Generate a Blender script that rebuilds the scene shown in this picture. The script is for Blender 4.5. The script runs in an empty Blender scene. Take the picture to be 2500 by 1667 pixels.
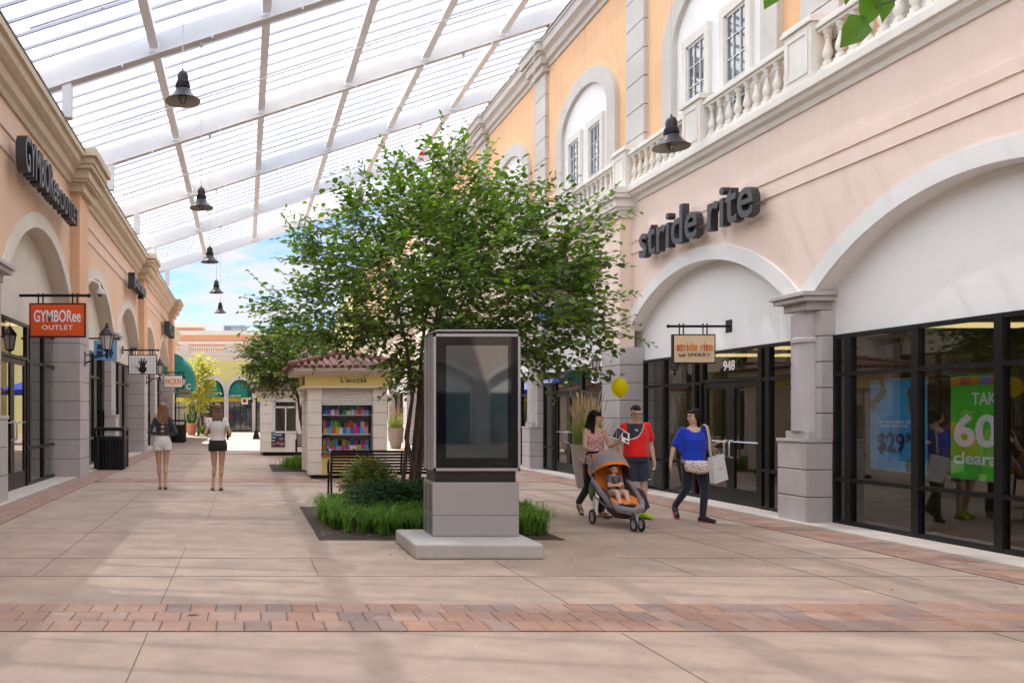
import bpy, bmesh, math, random
from mathutils import Vector, Matrix, Euler
import numpy as np
R = math.radians
rnd = random.Random(7)
sc = bpy.context.scene
col = sc.collection

# ------------------------------------------------------------------ camera
cam_d = bpy.data.cameras.new('camera'); cam = bpy.data.objects.new('camera', cam_d); col.objects.link(cam)
cam.location = (0, 0, 1.58); cam.rotation_euler = (R(90), 0, 0)
cam_d.sensor_width = 36; cam_d.lens = 29.85; cam_d.shift_x = 0.261; cam_d.shift_y = 0.0706
cam_d.clip_end = 900; cam_d.clip_start = 0.05
sc.camera = cam

# ------------------------------------------------------------------ light
SUN_EL, SUN_AZ = R(57), R(-27)      # azimuth from +Y, negative = towards -X
SD = Vector((math.sin(SUN_AZ) * math.cos(SUN_EL), math.cos(SUN_AZ) * math.cos(SUN_EL), math.sin(SUN_EL)))
w = bpy.data.worlds.new('World'); sc.world = w; w.use_nodes = True
nt = w.node_tree; nt.nodes.clear()
o_ = nt.nodes.new('ShaderNodeOutputWorld'); bg = nt.nodes.new('ShaderNodeBackground')
sky = nt.nodes.new('ShaderNodeTexSky'); sky.sky_type = 'NISHITA'; sky.sun_disc = False
sky.sun_elevation = SUN_EL; sky.sun_rotation = SUN_AZ; sky.air_density = 1.0; sky.dust_density = 0.6; sky.ozone_density = 1.0
tc = nt.nodes.new('ShaderNodeTexCoord'); mp = nt.nodes.new('ShaderNodeMapping'); mp.inputs['Scale'].default_value = (1.0, 1.0, 3.4)
mp.inputs['Location'].default_value = (0.35, 0.1, 0.2)
nz = nt.nodes.new('ShaderNodeTexNoise'); nz.inputs['Scale'].default_value = 6.5; nz.inputs['Detail'].default_value = 9; nz.inputs['Roughness'].default_value = 0.56
rp = nt.nodes.new('ShaderNodeValToRGB'); rp.color_ramp.elements[0].position = 0.44; rp.color_ramp.elements[1].position = 0.56
mx = nt.nodes.new('ShaderNodeMix'); mx.data_type = 'RGBA'
mx.inputs[7].default_value = (4.6, 4.7, 4.9, 1)
L = nt.links.new
L(tc.outputs['Generated'], mp.inputs[0]); L(mp.outputs[0], nz.inputs['Vector']); L(nz.outputs[0], rp.inputs[0])
L(rp.outputs[0], mx.inputs[0]); vmx = nt.nodes.new('ShaderNodeVectorMath'); vmx.operation = 'MULTIPLY'; vmx.inputs[1].default_value = (.64, .75, .95); L(sky.outputs[0], vmx.inputs[0]); L(vmx.outputs[0], mx.inputs[6]); L(mx.outputs[2], bg.inputs[0]); L(bg.outputs[0], o_.inputs[0])
bg.inputs[1].default_value = 0.08
sun_d = bpy.data.lights.new('sun', 'SUN'); sun = bpy.data.objects.new('sun', sun_d); col.objects.link(sun)
sun_d.energy = 4.6; sun_d.angle = R(0.53); sun_d.color = (1.0, 0.955, 0.9)
sun.rotation_euler = (-SD).to_track_quat('-Z', 'Y').to_euler()
sc.view_settings.view_transform = 'Standard'; sc.view_settings.look = 'None'; sc.view_settings.gamma = 1
sc.view_settings.exposure = 1.32
sc.cycles.use_denoising = True
try: sc.cycles.denoiser = 'OPENIMAGEDENOISE'
except Exception: pass
sc.cycles.max_bounces = 10; sc.cycles.diffuse_bounces = 5; sc.cycles.glossy_bounces = 4
sc.cycles.transmission_bounces = 6; sc.cycles.transparent_max_bounces = 16
sc.cycles.sample_clamp_indirect = 6; sc.cycles.caustics_reflective = False; sc.cycles.caustics_refractive = False

# ------------------------------------------------------------------ materials
def lin(c): return tuple(((v / 255) / 12.92 if v <= 10 else (((v / 255) + 0.055) / 1.055) ** 2.4) for v in c)
MATS = {}
def M(name, c=(.5, .5, .5), rough=.6, metal=0., bump=0., bs=60., var=0., vs=2.5, spec=.5, streak=0., trans=0., coat=0., attr=None, emit=None, sheen=0.):
    if name in MATS: return MATS[name]
    m = bpy.data.materials.new(name); m.use_nodes = True; MATS[name] = m
    n = m.node_tree; b = n.nodes['Principled BSDF']; lk = n.links.new
    b.inputs['Base Color'].default_value = (*c, 1); b.inputs['Roughness'].default_value = rough
    b.inputs['Metallic'].default_value = metal; b.inputs['Specular IOR Level'].default_value = spec
    b.inputs['Coat Weight'].default_value = coat
    if sheen: b.inputs['Sheen Weight'].default_value = sheen
    if emit: b.inputs['Emission Color'].default_value = (*emit[:3], 1); b.inputs['Emission Strength'].default_value = emit[3]
    t = n.nodes.new('ShaderNodeTexCoord')
    src = None
    if attr:
        a = n.nodes.new('ShaderNodeAttribute'); a.attribute_name = attr; src = a.outputs['Color']
    if var or streak:
        z = n.nodes.new('ShaderNodeTexNoise'); z.inputs['Scale'].default_value = vs; z.inputs['Detail'].default_value = 7; z.inputs['Roughness'].default_value = .62
        lk(t.outputs['Object'], z.inputs['Vector'])
        r = n.nodes.new('ShaderNodeMapRange'); r.inputs['From Min'].default_value = .3; r.inputs['From Max'].default_value = .7
        r.inputs['To Min'].default_value = 1 - var; r.inputs['To Max'].default_value = 1 + var * .6
        lk(z.outputs[0], r.inputs['Value'])
        v = r.outputs[0]
        if streak:
            mp2 = n.nodes.new('ShaderNodeMapping'); mp2.inputs['Scale'].default_value = (5, 5, .35); lk(t.outputs['Object'], mp2.inputs[0])
            z2 = n.nodes.new('ShaderNodeTexNoise'); z2.inputs['Scale'].default_value = 1.6; z2.inputs['Detail'].default_value = 5; lk(mp2.outputs[0], z2.inputs['Vector'])
            r2 = n.nodes.new('ShaderNodeMapRange'); r2.inputs['From Min'].default_value = .45; r2.inputs['From Max'].default_value = .8
            r2.inputs['To Min'].default_value = 1; r2.inputs['To Max'].default_value = 1 - streak; lk(z2.outputs[0], r2.inputs['Value'])
            mm = n.nodes.new('ShaderNodeMath'); mm.operation = 'MULTIPLY'; lk(v, mm.inputs[0]); lk(r2.outputs[0], mm.inputs[1]); v = mm.outputs[0]
        vm = n.nodes.new('ShaderNodeVectorMath'); vm.operation = 'SCALE'
        if src is None: vm.inputs[0].default_value = c
        else: lk(src, vm.inputs[0])
        lk(v, vm.inputs['Scale']); src = vm.outputs[0]
    if src is not None: lk(src, b.inputs['Base Color'])
    if bump:
        z = n.nodes.new('ShaderNodeTexNoise'); z.inputs['Scale'].default_value = bs; z.inputs['Detail'].default_value = 5
        lk(t.outputs['Object'], z.inputs['Vector'])
        bm_ = n.nodes.new('ShaderNodeBump'); bm_.inputs['Strength'].default_value = bump; bm_.inputs['Distance'].default_value = .01
        lk(z.outputs[0], bm_.inputs['Height']); lk(bm_.outputs[0], b.inputs['Normal'])
    if trans:
        tr = n.nodes.new('ShaderNodeBsdfTranslucent'); ms = n.nodes.new('ShaderNodeMixShader'); ms.inputs[0].default_value = trans
        if src is not None:
            vm2 = n.nodes.new('ShaderNodeVectorMath'); vm2.operation = 'MULTIPLY'; vm2.inputs[1].default_value = (1.5, 1.6, .7)
            lk(src, vm2.inputs[0]); lk(vm2.outputs[0], tr.inputs[0])
        else: tr.inputs[0].default_value = (*c, 1)
        lk(b.outputs[0], ms.inputs[1]); lk(tr.outputs[0], ms.inputs[2]); lk(ms.outputs[0], n.nodes['Material Output'].inputs[0])
    return m
def glass(name, tint, refl=.05, ior=1.5, rough=.0, gcol=(1, 1, 1)):
    m = bpy.data.materials.new(name); m.use_nodes = True; MATS[name] = m
    n = m.node_tree; n.nodes.clear(); lk = n.links.new
    o = n.nodes.new('ShaderNodeOutputMaterial'); tr = n.nodes.new('ShaderNodeBsdfTransparent'); tr.inputs[0].default_value = (*tint, 1)
    g = n.nodes.new('ShaderNodeBsdfGlossy'); g.inputs['Roughness'].default_value = rough; g.inputs[0].default_value = (*gcol, 1)
    lw = n.nodes.new('ShaderNodeLayerWeight'); lw.inputs[0].default_value = .5; f = n.nodes.new('ShaderNodeMath'); f.operation = 'POWER'; f.inputs[1].default_value = 4.2; lk(lw.outputs['Facing'], f.inputs[0])
    a = n.nodes.new('ShaderNodeMath'); a.operation = 'ADD'; a.use_clamp = True; a.inputs[1].default_value = refl
    ms = n.nodes.new('ShaderNodeMixShader')
    lk(f.outputs[0], a.inputs[0]); lk(a.outputs[0], ms.inputs[0]); lk(tr.outputs[0], ms.inputs[1]); lk(g.outputs[0], ms.inputs[2]); lk(ms.outputs[0], o.inputs[0])
    return m
def panel_mat():
    m = bpy.data.materials.new('roof_polycarbonate'); m.use_nodes = True
    n = m.node_tree; n.nodes.clear(); lk = n.links.new
    o = n.nodes.new('ShaderNodeOutputMaterial'); tr = n.nodes.new('ShaderNodeBsdfTransparent'); tr.inputs[0].default_value = (.90, .93, .98, 1)
    tl = n.nodes.new('ShaderNodeBsdfTranslucent'); tl.inputs[0].default_value = (.80, .82, .85, 1)
    ms = n.nodes.new('ShaderNodeMixShader')
    t = n.nodes.new('ShaderNodeTexCoord'); z = n.nodes.new('ShaderNodeTexNoise'); z.inputs['Scale'].default_value = .45; z.inputs['Detail'].default_value = 6
    r = n.nodes.new('ShaderNodeMapRange'); r.inputs['From Min'].default_value = .3; r.inputs['From Max'].default_value = .7; r.inputs['To Min'].default_value = .86; r.inputs['To Max'].default_value = .93
    lk(t.outputs['Object'], z.inputs['Vector']); lk(z.outputs[0], r.inputs[0]); lk(r.outputs[0], ms.inputs[0])
    z2 = n.nodes.new('ShaderNodeTexNoise'); z2.inputs['Scale'].default_value = .22; z2.inputs['Detail'].default_value = 7; cr = n.nodes.new('ShaderNodeValToRGB')
    cr.color_ramp.elements[0].position = .38; cr.color_ramp.elements[0].color = (.62, .70, .84, 1); cr.color_ramp.elements[1].position = .60; cr.color_ramp.elements[1].color = (.90, .90, .91, 1)  # blue and white blotches put the cloudy sky behind into the sheet colour
    lk(t.outputs['Object'], z2.inputs['Vector']); lk(z2.outputs[0], cr.inputs[0]); lk(cr.outputs[0], tl.inputs[0])
    lk(tr.outputs[0], ms.inputs[1]); lk(tl.outputs[0], ms.inputs[2]); lk(ms.outputs[0], o.inputs[0])
    return m
PINK = M('pink_stucco', (.84, .672, .565), .85, bump=.35, bs=120, var=.035, vs=.7, streak=.04)
PEACH = M('peach_stucco', (.74, .51, .35), .85, bump=.25, bs=160, var=.06, vs=.7, streak=.07)
PEACH2 = M('deep_peach_stucco', (.72, .44, .27), .85, bump=.25, bs=160, var=.06, vs=.8, streak=.08)
ORANGE = M('orange_stucco', (.87, .53, .29), .85, bump=.2, bs=160, var=.05, vs=.8, streak=.07)
WHITE = M('white_render', (.87, .86, .835), .8, bump=.25, bs=120, var=.045, vs=.5)
CREAM = M('cream_render', (.68, .63, .54), .8, bump=.15, bs=160, var=.05, vs=.8, streak=.06)
TAN = M('tan_cornice', (.60, .50, .36), .8, bump=.15, bs=150, var=.07, vs=1.2, streak=.10)
OFFW = M('offwhite_moulding', (.78, .745, .67), .7, bump=.12, bs=150, var=.05, vs=1.5, streak=.06)
QUOIN = M('quoin_stone', (.60, .57, .52), .8, bump=.2, bs=140, var=.06, vs=1.3, streak=.05)
STONE = M('mauve_stone', (.50, .46, .445), .8, bump=.3, bs=120, var=.10, vs=1.6, streak=.06)
GROOVE = M('groove_dark_gap', (.10, .09, .085), .9)  # dark core visible in the joints between stone blocks
DARKM = M('black_aluminium', (.007, .0075, .008), .38, metal=0.0, spec=.35, var=.1)
BLACK = M('black_paint', (.007, .007, .008), .42, spec=.35)
LAMPM = M('lamp_bronze', (.030, .025, .028), .38, metal=.5)
LAMPIN = M('lamp_inside', (.42, .38, .34), .6)
STEEL = M('brushed_steel', (.62, .62, .62), .28, metal=1)
CANB = M('canopy_beam_paint', (.86, .89, .93), .5, var=.04, vs=1.2)  # same white paint, lightened and cooled to counter warm bounced light
CANW = M('canopy_paint', (.60, .60, .60), .5, var=.04, vs=1.2)
WPAINT = M('white_steel', (.88, .88, .87), .45, var=.03)
GLASS = glass('store_glass', (.60, .64, .63), .12, 1.5)
UGLASS = glass('upper_glass', (.12, .14, .16), .35, 1.6)
CLEAR = glass('clear_glass', (.85, .88, .87), .04, 1.4)
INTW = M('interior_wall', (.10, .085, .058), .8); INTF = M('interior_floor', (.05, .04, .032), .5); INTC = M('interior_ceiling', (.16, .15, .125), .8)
STRIP = M('ceiling_light_strip', (1, .85, .5), .5, emit=(1., .74, .34, .55))
PANEL = panel_mat()
SOIL = M('soil', (.075, .050, .036), .95, bump=1, bs=30, var=.55, vs=26)
# ------------------------------------------------------------------ helpers
OFF = {}
def tag(o, label=None, cat=None, group=None, kind=None):
    if label: o['label'] = label
    if cat: o['category'] = cat
    if group: o['group'] = group
    if kind: o['kind'] = kind
    return o
def thing(name, label, cat, loc=(0, 0, 0), group=None):
    o = bpy.data.objects.new(name, None); col.objects.link(o); o.location = loc; o.empty_display_size = .1
    OFF[o] = Vector(loc); return tag(o, label, cat, group)
def kids(o): return [c for c in o.children]
def copy_tree(o, parent=None):
    c = o.copy(); col.objects.link(c)
    if parent is not None: c.parent = parent
    for ch in list(o.children): copy_tree(ch, c)
    return c
class MB:
    def __init__(s): s.v = []; s.f = []; s.c = []; s.m = []
    def add(s, vs, fs, c=None, m=0):
        n = len(s.v); s.v += [tuple(v) for v in vs]; s.f += [tuple(i + n for i in f) for f in fs]
        s.c += [c] * len(fs); s.m += [m] * len(fs); return s
    def box(s, x0, x1, y0, y1, z0, z1, c=None, m=0):
        if x0 > x1: x0, x1 = x1, x0
        if y0 > y1: y0, y1 = y1, y0
        if z0 > z1: z0, z1 = z1, z0
        v = [(x0, y0, z0), (x1, y0, z0), (x1, y1, z0), (x0, y1, z0), (x0, y0, z1), (x1, y0, z1), (x1, y1, z1), (x0, y1, z1)]
        return s.add(v, [(0, 3, 2, 1), (4, 5, 6, 7), (0, 1, 5, 4), (1, 2, 6, 5), (2, 3, 7, 6), (3, 0, 4, 7)], c, m)
    def xbox(s, mat4, sx, sy, sz, c=None, m=0):
        v = [mat4 @ Vector((a * sx / 2, b * sy / 2, d * sz / 2)) for d in (-1, 1) for a, b in ((-1, -1), (1, -1), (1, 1), (-1, 1))]
        return s.add(v, [(0, 3, 2, 1), (4, 5, 6, 7), (0, 1, 5, 4), (1, 2, 6, 5), (2, 3, 7, 6), (3, 0, 4, 7)], c, m)
    def prism(s, pts, axis, a0, a1, m=0):      # pts in the plane normal to axis ('x': (y,z), 'y': (x,z), 'z': (x,y))
        def P(p, a): return (a, p[0], p[1]) if axis == 'x' else ((p[0], a, p[1]) if axis == 'y' else (p[0], p[1], a))
        n = len(pts); v = [P(p, a0) for p in pts] + [P(p, a1) for p in pts]
        f = [(i, (i + 1) % n, n + (i + 1) % n, n + i) for i in range(n)] + [tuple(range(n - 1, -1, -1)), tuple(range(n, 2 * n))]
        return s.add(v, f, None, m)
    def tube(s, path, r, seg=8, cap=True, c=None, m=0, flat=1.):
        path = [Vector(p) for p in path]; n = len(path); rs = r if isinstance(r, (list, tuple)) else [r] * n
        vs = []; up = None
        for i, p in enumerate(path):
            d = (path[min(i + 1, n - 1)] - path[max(i - 1, 0)])
            d = d.normalized() if d.length > 1e-9 else Vector((0, 0, 1))
            if up is None: up = Vector((0, 0, 1)) if abs(d.z) < .9 else Vector((0, 1, 0))
            x = d.cross(up)
            if x.length < 1e-6: x = d.orthogonal()
            x.normalize(); y = x.cross(d).normalized(); up = y
            for k in range(seg):
                a = 2 * math.pi * k / seg; vs.append(p + x * (math.cos(a) * rs[i]) + y * (math.sin(a) * rs[i] * flat))
        fs = [(i * seg + k, i * seg + (k + 1) % seg, (i + 1) * seg + (k + 1) % seg, (i + 1) * seg + k) for i in range(n - 1) for k in range(seg)]
        if cap: fs += [tuple(range(seg - 1, -1, -1)), tuple(range((n - 1) * seg, n * seg))]
        return s.add(vs, fs, c, m)
    def lathe(s, prof, c=(0, 0, 0), seg=16, cap=True, m=0, rot=0):
        vs = []; fs = []; n = len(prof)
        for r, z in prof:
            for k in range(seg):
                a = 2 * math.pi * k / seg + rot; vs.append((c[0] + r * math.cos(a), c[1] + r * math.sin(a), c[2] + z))
        for i in range(n - 1):
            for k in range(seg): fs.append((i * seg + k, i * seg + (k + 1) % seg, (i + 1) * seg + (k + 1) % seg, (i + 1) * seg + k))
        if cap: fs += [tuple(range(seg - 1, -1, -1)), tuple(range((n - 1) * seg, n * seg))]
        return s.add(vs, fs, None, m)
    def ell(s, c, r, rot=None, seg=14, ring=10, m=0):
        c = Vector(c); vs = []; fs = []
        if not isinstance(r, (tuple, list)): r = (r, r, r)
        for i in range(1, ring):
            t = math.pi * i / ring
            for k in range(seg):
                a = 2 * math.pi * k / seg
                p = Vector((r[0] * math.sin(t) * math.cos(a), r[1] * math.sin(t) * math.sin(a), r[2] * math.cos(t)))
                if rot is not None: p = rot @ p
                vs.append(c + p)
        q = Vector((0, 0, r[2])); q2 = -q
        if rot is not None: q = rot @ q; q2 = rot @ q2
        vs += [c + q, c + q2]; T = len(vs) - 2; B = T + 1
        for i in range(ring - 2):
            for k in range(seg): fs.append((i * seg + k, (i + 1) * seg + k, (i + 1) * seg + (k + 1) % seg, i * seg + (k + 1) % seg))
        for k in range(seg): fs.append((T, k, (k + 1) % seg)); fs.append((B, (ring - 2) * seg + (k + 1) % seg, (ring - 2) * seg + k))
        return s.add(vs, fs, None, m)
    def cap(s, p0, p1, r0, r1, seg=12):         # tapered capsule
        p0 = Vector(p0); p1 = Vector(p1); d = (p1 - p0); l = max(d.length, 1e-6); d.normalize()
        path = []; rs = []
        for t in (1.0, .92, .7, .38): path.append(p0 - d * r0 * t); rs.append(max(r0 * math.sqrt(max(0, 1 - t * t)), r0 * .02))
        path.append(p0); rs.append(r0); path.append(p1); rs.append(r1)
        for t in (.38, .7, .92, 1.0): path.append(p1 + d * r1 * t); rs.append(max(r1 * math.sqrt(max(0, 1 - t * t)), r1 * .02))
        return s.tube(path, rs, seg)
    def loft(s, rings, seg=20, m=0):             # rings (cx,cy,cz,rx,ry)
        vs = []; n = len(rings)
        for cx, cy, cz, rx, ry in rings:
            for k in range(seg):
                a = 2 * math.pi * k / seg; vs.append((cx + rx * math.cos(a), cy + ry * math.sin(a), cz))
        fs = [(i * seg + k, i * seg + (k + 1) % seg, (i + 1) * seg + (k + 1) % seg, (i + 1) * seg + k) for i in range(n - 1) for k in range(seg)]
        fs += [tuple(range(seg - 1, -1, -1)), tuple(range((n - 1) * seg, n * seg))]
        return s.add(vs, fs, None, m)
    def build(s, name, mat, parent=None, smooth=False, bevel=0, angle=35, off=None):
        me = bpy.data.meshes.new(name)
        ov = off if off is not None else (OFF[parent] if parent is not None else Vector((0, 0, 0)))
        me.from_pydata([(v[0] - ov[0], v[1] - ov[1], v[2] - ov[2]) for v in s.v], [], s.f)
        for mm in (mat if isinstance(mat, (list, tuple)) else [mat]): me.materials.append(mm)
        if any(s.m): me.polygons.foreach_set('material_index', s.m)
        if any(c is not None for c in s.c):
            at = me.color_attributes.new('tint', 'FLOAT_COLOR', 'CORNER')
            d = []
            for p, c in zip(me.polygons, s.c):
                c = c or (.5, .5, .5)
                d += [c[0], c[1], c[2], 1.] * p.loop_total
            at.data.foreach_set('color', d)
        bm = bmesh.new(); bm.from_mesh(me); bmesh.ops.recalc_face_normals(bm, faces=bm.faces[:]) if len(bm.faces) < 60000 else None; bm.to_mesh(me); bm.free()
        o = bpy.data.objects.new(name, me); col.objects.link(o)
        if parent is not None: o.parent = parent
        OFF[o] = Vector(ov)
        if smooth:
            me.polygons.foreach_set('use_smooth', [True] * len(me.polygons))
            try: me.set_sharp_from_angle(angle=R(angle))
            except Exception: pass
        if bevel:
            b = o.modifiers.new('b', 'BEVEL'); b.width = bevel; b.segments = 2; b.limit_method = 'ANGLE'; b.angle_limit = R(40)
        return o
def lone(mb, name, mat, label, cat, loc, group=None, **k):        # a thing that is one mesh
    o = mb.build(name, mat, None, off=Vector(loc), **k); o.location = loc; return tag(o, label, cat, group)
def text_polys(body, size=1., bold=.0, depth=.05, spacing=1.):
    cu = bpy.data.curves.new('t', 'FONT'); cu.body = body; cu.size = size; cu.extrude = depth / 2; cu.offset = bold; cu.space_character = spacing; cu.resolution_u = 4
    ob = bpy.data.objects.new('t', cu); col.objects.link(ob)
    dg = bpy.context.evaluated_depsgraph_get(); me = bpy.data.meshes.new_from_object(ob.evaluated_get(dg))
    vs = [v.co.copy() for v in me.vertices]; fs = [tuple(p.vertices) for p in me.polygons]
    bpy.data.objects.remove(ob); bpy.data.curves.remove(cu); bpy.data.meshes.remove(me)
    return vs, fs
def text_map(body, o, u, v, n, width=None, height=None, depth=.05, bold=0., spacing=1., center=True):
    vs, fs = text_polys(body, 1., bold, 1., spacing)
    x0 = min(p.x for p in vs); x1 = max(p.x for p in vs); y0 = min(p.y for p in vs); y1 = max(p.y for p in vs)
    sx = (width / (x1 - x0)) if width else height / (y1 - y0); sy = (height / (y1 - y0)) if height else sx
    o = Vector(o); u = Vector(u); v = Vector(v); n = Vector(n); W = (x1 - x0) * sx; H = (y1 - y0) * sy
    out = [o + u * ((p.x - x0) * sx - (W / 2 if center else 0)) + v * ((p.y - y0) * sy - (H / 2 if center else 0)) + n * ((p.z + .5) * depth) for p in vs]
    return out, fs
CAMF = ((1, 0, 0), (0, 0, 1), (0, -1, 0)); LEFTF = ((0, 1, 0), (0, 0, 1), (1, 0, 0)); RIGHTF = ((0, -1, 0), (0, 0, 1), (-1, 0, 0))
def txt(parent, name, body, mat, o, frame, **k):
    vs, fs = text_map(body, o, *frame, **k); return MB().add(vs, fs).build(name, mat, parent)
def letters(parent, body, mat, o, frame, **k):      # one child per letter
    vs, fs = text_map(body, o, *frame, **k)
    par = list(range(len(vs)))
    def find(a):
        while par[a] != a: par[a] = par[par[a]]; a = par[a]
        return a
    for f in fs:
        for i in f[1:]: par[find(i)] = find(f[0])
    u = Vector(frame[0]); isl = {}
    for i, p in enumerate(vs): isl.setdefault(find(i), []).append(i)
    rs = sorted([(min(vs[i].dot(u) for i in g), max(vs[i].dot(u) for i in g), g) for g in isl.values()], key=lambda t: t[0])
    groups = []
    for a, b, g in rs:
        if groups:
            A, B, G = groups[-1]
            if min(b, B) - max(a, A) > .45 * min(b - a, B - A): groups[-1] = (A, max(B, b), G + g); continue
        groups.append((a, b, list(g)))
    for A, B, G in groups:
        st = set(G); mp_ = {i: j for j, i in enumerate(G)}
        MB().add([vs[i] for i in G], [tuple(mp_[i] for i in f) for f in fs if f[0] in st]).build('letter', mat, parent)
def fused(mb, name, mat, parent, voxel=.008, smooth_it=4, paint=None, off=None):   # one continuous skin out of overlapping volumes
    me = bpy.data.meshes.new(name); ov = off if off is not None else OFF[parent]
    me.from_pydata([tuple(Vector(v) - ov) for v in mb.v], [], mb.f)
    ob = bpy.data.objects.new('tmp', me); col.objects.link(ob)
    r = ob.modifiers.new('r', 'REMESH'); r.mode = 'VOXEL'; r.voxel_size = voxel
    if smooth_it: s_ = ob.modifiers.new('s', 'SMOOTH'); s_.iterations = smooth_it; s_.factor = .5
    dg = bpy.context.evaluated_depsgraph_get(); m2 = bpy.data.meshes.new_from_object(ob.evaluated_get(dg))
    bpy.data.objects.remove(ob); bpy.data.meshes.remove(me); m2.name = name
    m2.materials.clear()
    for mm in (mat if isinstance(mat, (list, tuple)) else [mat]): m2.materials.append(mm)
    idx = [0] * len(m2.polygons)
    if paint:
        for i, p in enumerate(m2.polygons): idx[i] = paint(p.center, p.normal)
    m2.polygons.foreach_set('material_index', idx)
    m2.polygons.foreach_set('use_smooth', [True] * len(m2.polygons))
    o = bpy.data.objects.new(name, m2); col.objects.link(o); o.parent = parent; OFF[o] = Vector(ov); return o
# ------------------------------------------------------------------ ground
GROUND = M('beige_concrete', (.40, .298, .230), .75, bump=.35, bs=45, var=.2, vs=2.2, spec=.35)
JOINT = M('joint_dark', (.15, .11, .085), .95)
_n = GROUND.node_tree; _p = _n.nodes['Principled BSDF']; _src = _p.inputs['Base Color'].links[0].from_socket
_t = _n.nodes.new('ShaderNodeTexCoord'); _v = _n.nodes.new('ShaderNodeTexVoronoi'); _v.inputs['Scale'].default_value = 1.5; _r = _n.nodes.new('ShaderNodeMapRange'); _r.inputs['From Min'].default_value = .012; _r.inputs['From Max'].default_value = .03; _r.inputs['To Min'].default_value = .62; _r.inputs['To Max'].default_value = 1
_z = _n.nodes.new('ShaderNodeTexNoise'); _z.inputs['Scale'].default_value = .28; _z.inputs['Detail'].default_value = 9; _z.inputs['Roughness'].default_value = .7; _z.inputs['Distortion'].default_value = 1.2; _q = _n.nodes.new('ShaderNodeMapRange'); _q.inputs['From Min'].default_value = .35; _q.inputs['From Max'].default_value = .65; _q.inputs['To Min'].default_value = .89; _q.inputs['To Max'].default_value = 1.06
_m = _n.nodes.new('ShaderNodeMath'); _m.operation = 'MULTIPLY'; _w = _n.nodes.new('ShaderNodeVectorMath'); _w.operation = 'SCALE'; _k = _n.links.new
_k(_t.outputs['Object'], _v.inputs['Vector']); _k(_t.outputs['Object'], _z.inputs['Vector']); _k(_v.outputs['Distance'], _r.inputs[0]); _k(_z.outputs[0], _q.inputs[0]); _k(_r.outputs[0], _m.inputs[0]); _k(_q.outputs[0], _m.inputs[1]); _k(_src, _w.inputs[0]); _k(_m.outputs[0], _w.inputs['Scale']); _k(_w.outputs[0], _p.inputs['Base Color'])
g = MB(); g.add([(-260, -40, 0), (300, -40, 0), (300, 700, 0), (-260, 700, 0)], [(0, 1, 2, 3)]); tag(g.build('ground', GROUND), kind='structure')
j = MB()
def jx(x, y0, y1, wd=.007): j.box(x - wd / 2, x + wd / 2, y0, y1, -.003, .003)
def jy(y, x0, x1, wd=.006): j.box(x0, x1, y - wd / 2, y + wd / 2, -.003, .003)
for x in (-2.06, -.70, 2.72, 5.4): jx(x, -3, 6.13)
for a, b in ((7.06, 19.6), (20.75, 33.2), (34, 47)):
    jx(-2.06, a + (1.2 if a < 8 else 0), b); jx(5.6, a, b)
    if a > 8: jx(-.7, a, b); jx(4.42, a, b)
jx(-.70, 7.06, 10.0); jx(-.56, 12.5, 17); jx(.72, 8.3, 9.3); jx(4.42, 8.3, 9.3); jx(6.4, 8.0, 12.6); jx(2.69, 7.06, 9.2)
for y in (8.27, 9.3, 11.3, 15.4, 17.6): jy(y, -3.4, .9); jy(y, 4.1, 7.15)
jy(8.27, .9, 4.1)
for y in (1.2, 3.4, 23.4, 26, 29, 36, 39, 42): jy(y, -3.4, 7.1)
tag(j.build('paving_joints', JOINT), kind='structure')
cm = MB(); cm.box(7.85, 8.5, -8, 60, -.01, .035); cm.box(-4.95, -4.12, -8, 60, -.01, .035)
tag(cm.build('kerb', M('pale_kerb', (.60, .52, .45), .8, bump=.2, var=.1, vs=2)), kind='structure')
BRICK = M('paver_clay', (.4, .3, .25), .8, bump=.5, bs=55, var=.14, vs=9, attr='tint')
PC = [(.34, .195, .135), (.36, .215, .155), (.325, .185, .13), (.37, .235, .175), (.27, .19, .155), (.30, .20, .165), (.35, .195, .125), (.37, .24, .185)]
def pave(mb, x0, x1, y0, y1, bw, bl, along='x', z=.012):
    # courses run along `along`
    rows = max(1, round(((y1 - y0) if along == 'x' else (x1 - x0)) / bl)); step = ((y1 - y0) if along == 'x' else (x1 - x0)) / rows
    for r_ in range(rows):
        lo, hi = (x0, x1) if along == 'x' else (y0, y1); p = lo + rnd.uniform(-.5, .5) * bw
        while p < hi:
            q = p + bw * rnd.choice((1, 1, 1, .97, 1.04)); a, b = max(p, lo), min(q, hi); p = q
            if b - a < .04: continue
            u0, u1 = a + .004, b - .004
            t0 = ((y0 if along == 'x' else x0) + r_ * step) + .004; t1 = t0 + step - .008
            i = .012; zz = z + rnd.uniform(-.0015, .0015)
            xx = (u0, u1, t0, t1) if along == 'x' else (t0, t1, u0, u1)
            X0, X1, Y0, Y1 = xx
            v = [(X0, Y0, -.004), (X1, Y0, -.004), (X1, Y1, -.004), (X0, Y1, -.004), (X0, Y0, zz - .006), (X1, Y0, zz - .006), (X1, Y1, zz - .006), (X0, Y1, zz - .006),
                 (X0 + i, Y0 + i, zz), (X1 - i, Y0 + i, zz), (X1 - i, Y1 - i, zz), (X0 + i, Y1 - i, zz)]
            f = [(0, 1, 5, 4), (1, 2, 6, 5), (2, 3, 7, 6), (3, 0, 4, 7), (4, 5, 9, 8), (5, 6, 10, 9), (6, 7, 11, 10), (7, 4, 8, 11), (8, 9, 10, 11)]
            cx = (X0 + X1) / 2
            base = rnd.choice(PC if cx > -.2 or rnd.random() < .35 else [PC[1], PC[3], PC[7], PC[1], PC[3]])
            k = rnd.uniform(.90, 1.08); mb.add(v, f, tuple(c * k for c in base))
mort = MB()
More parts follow.
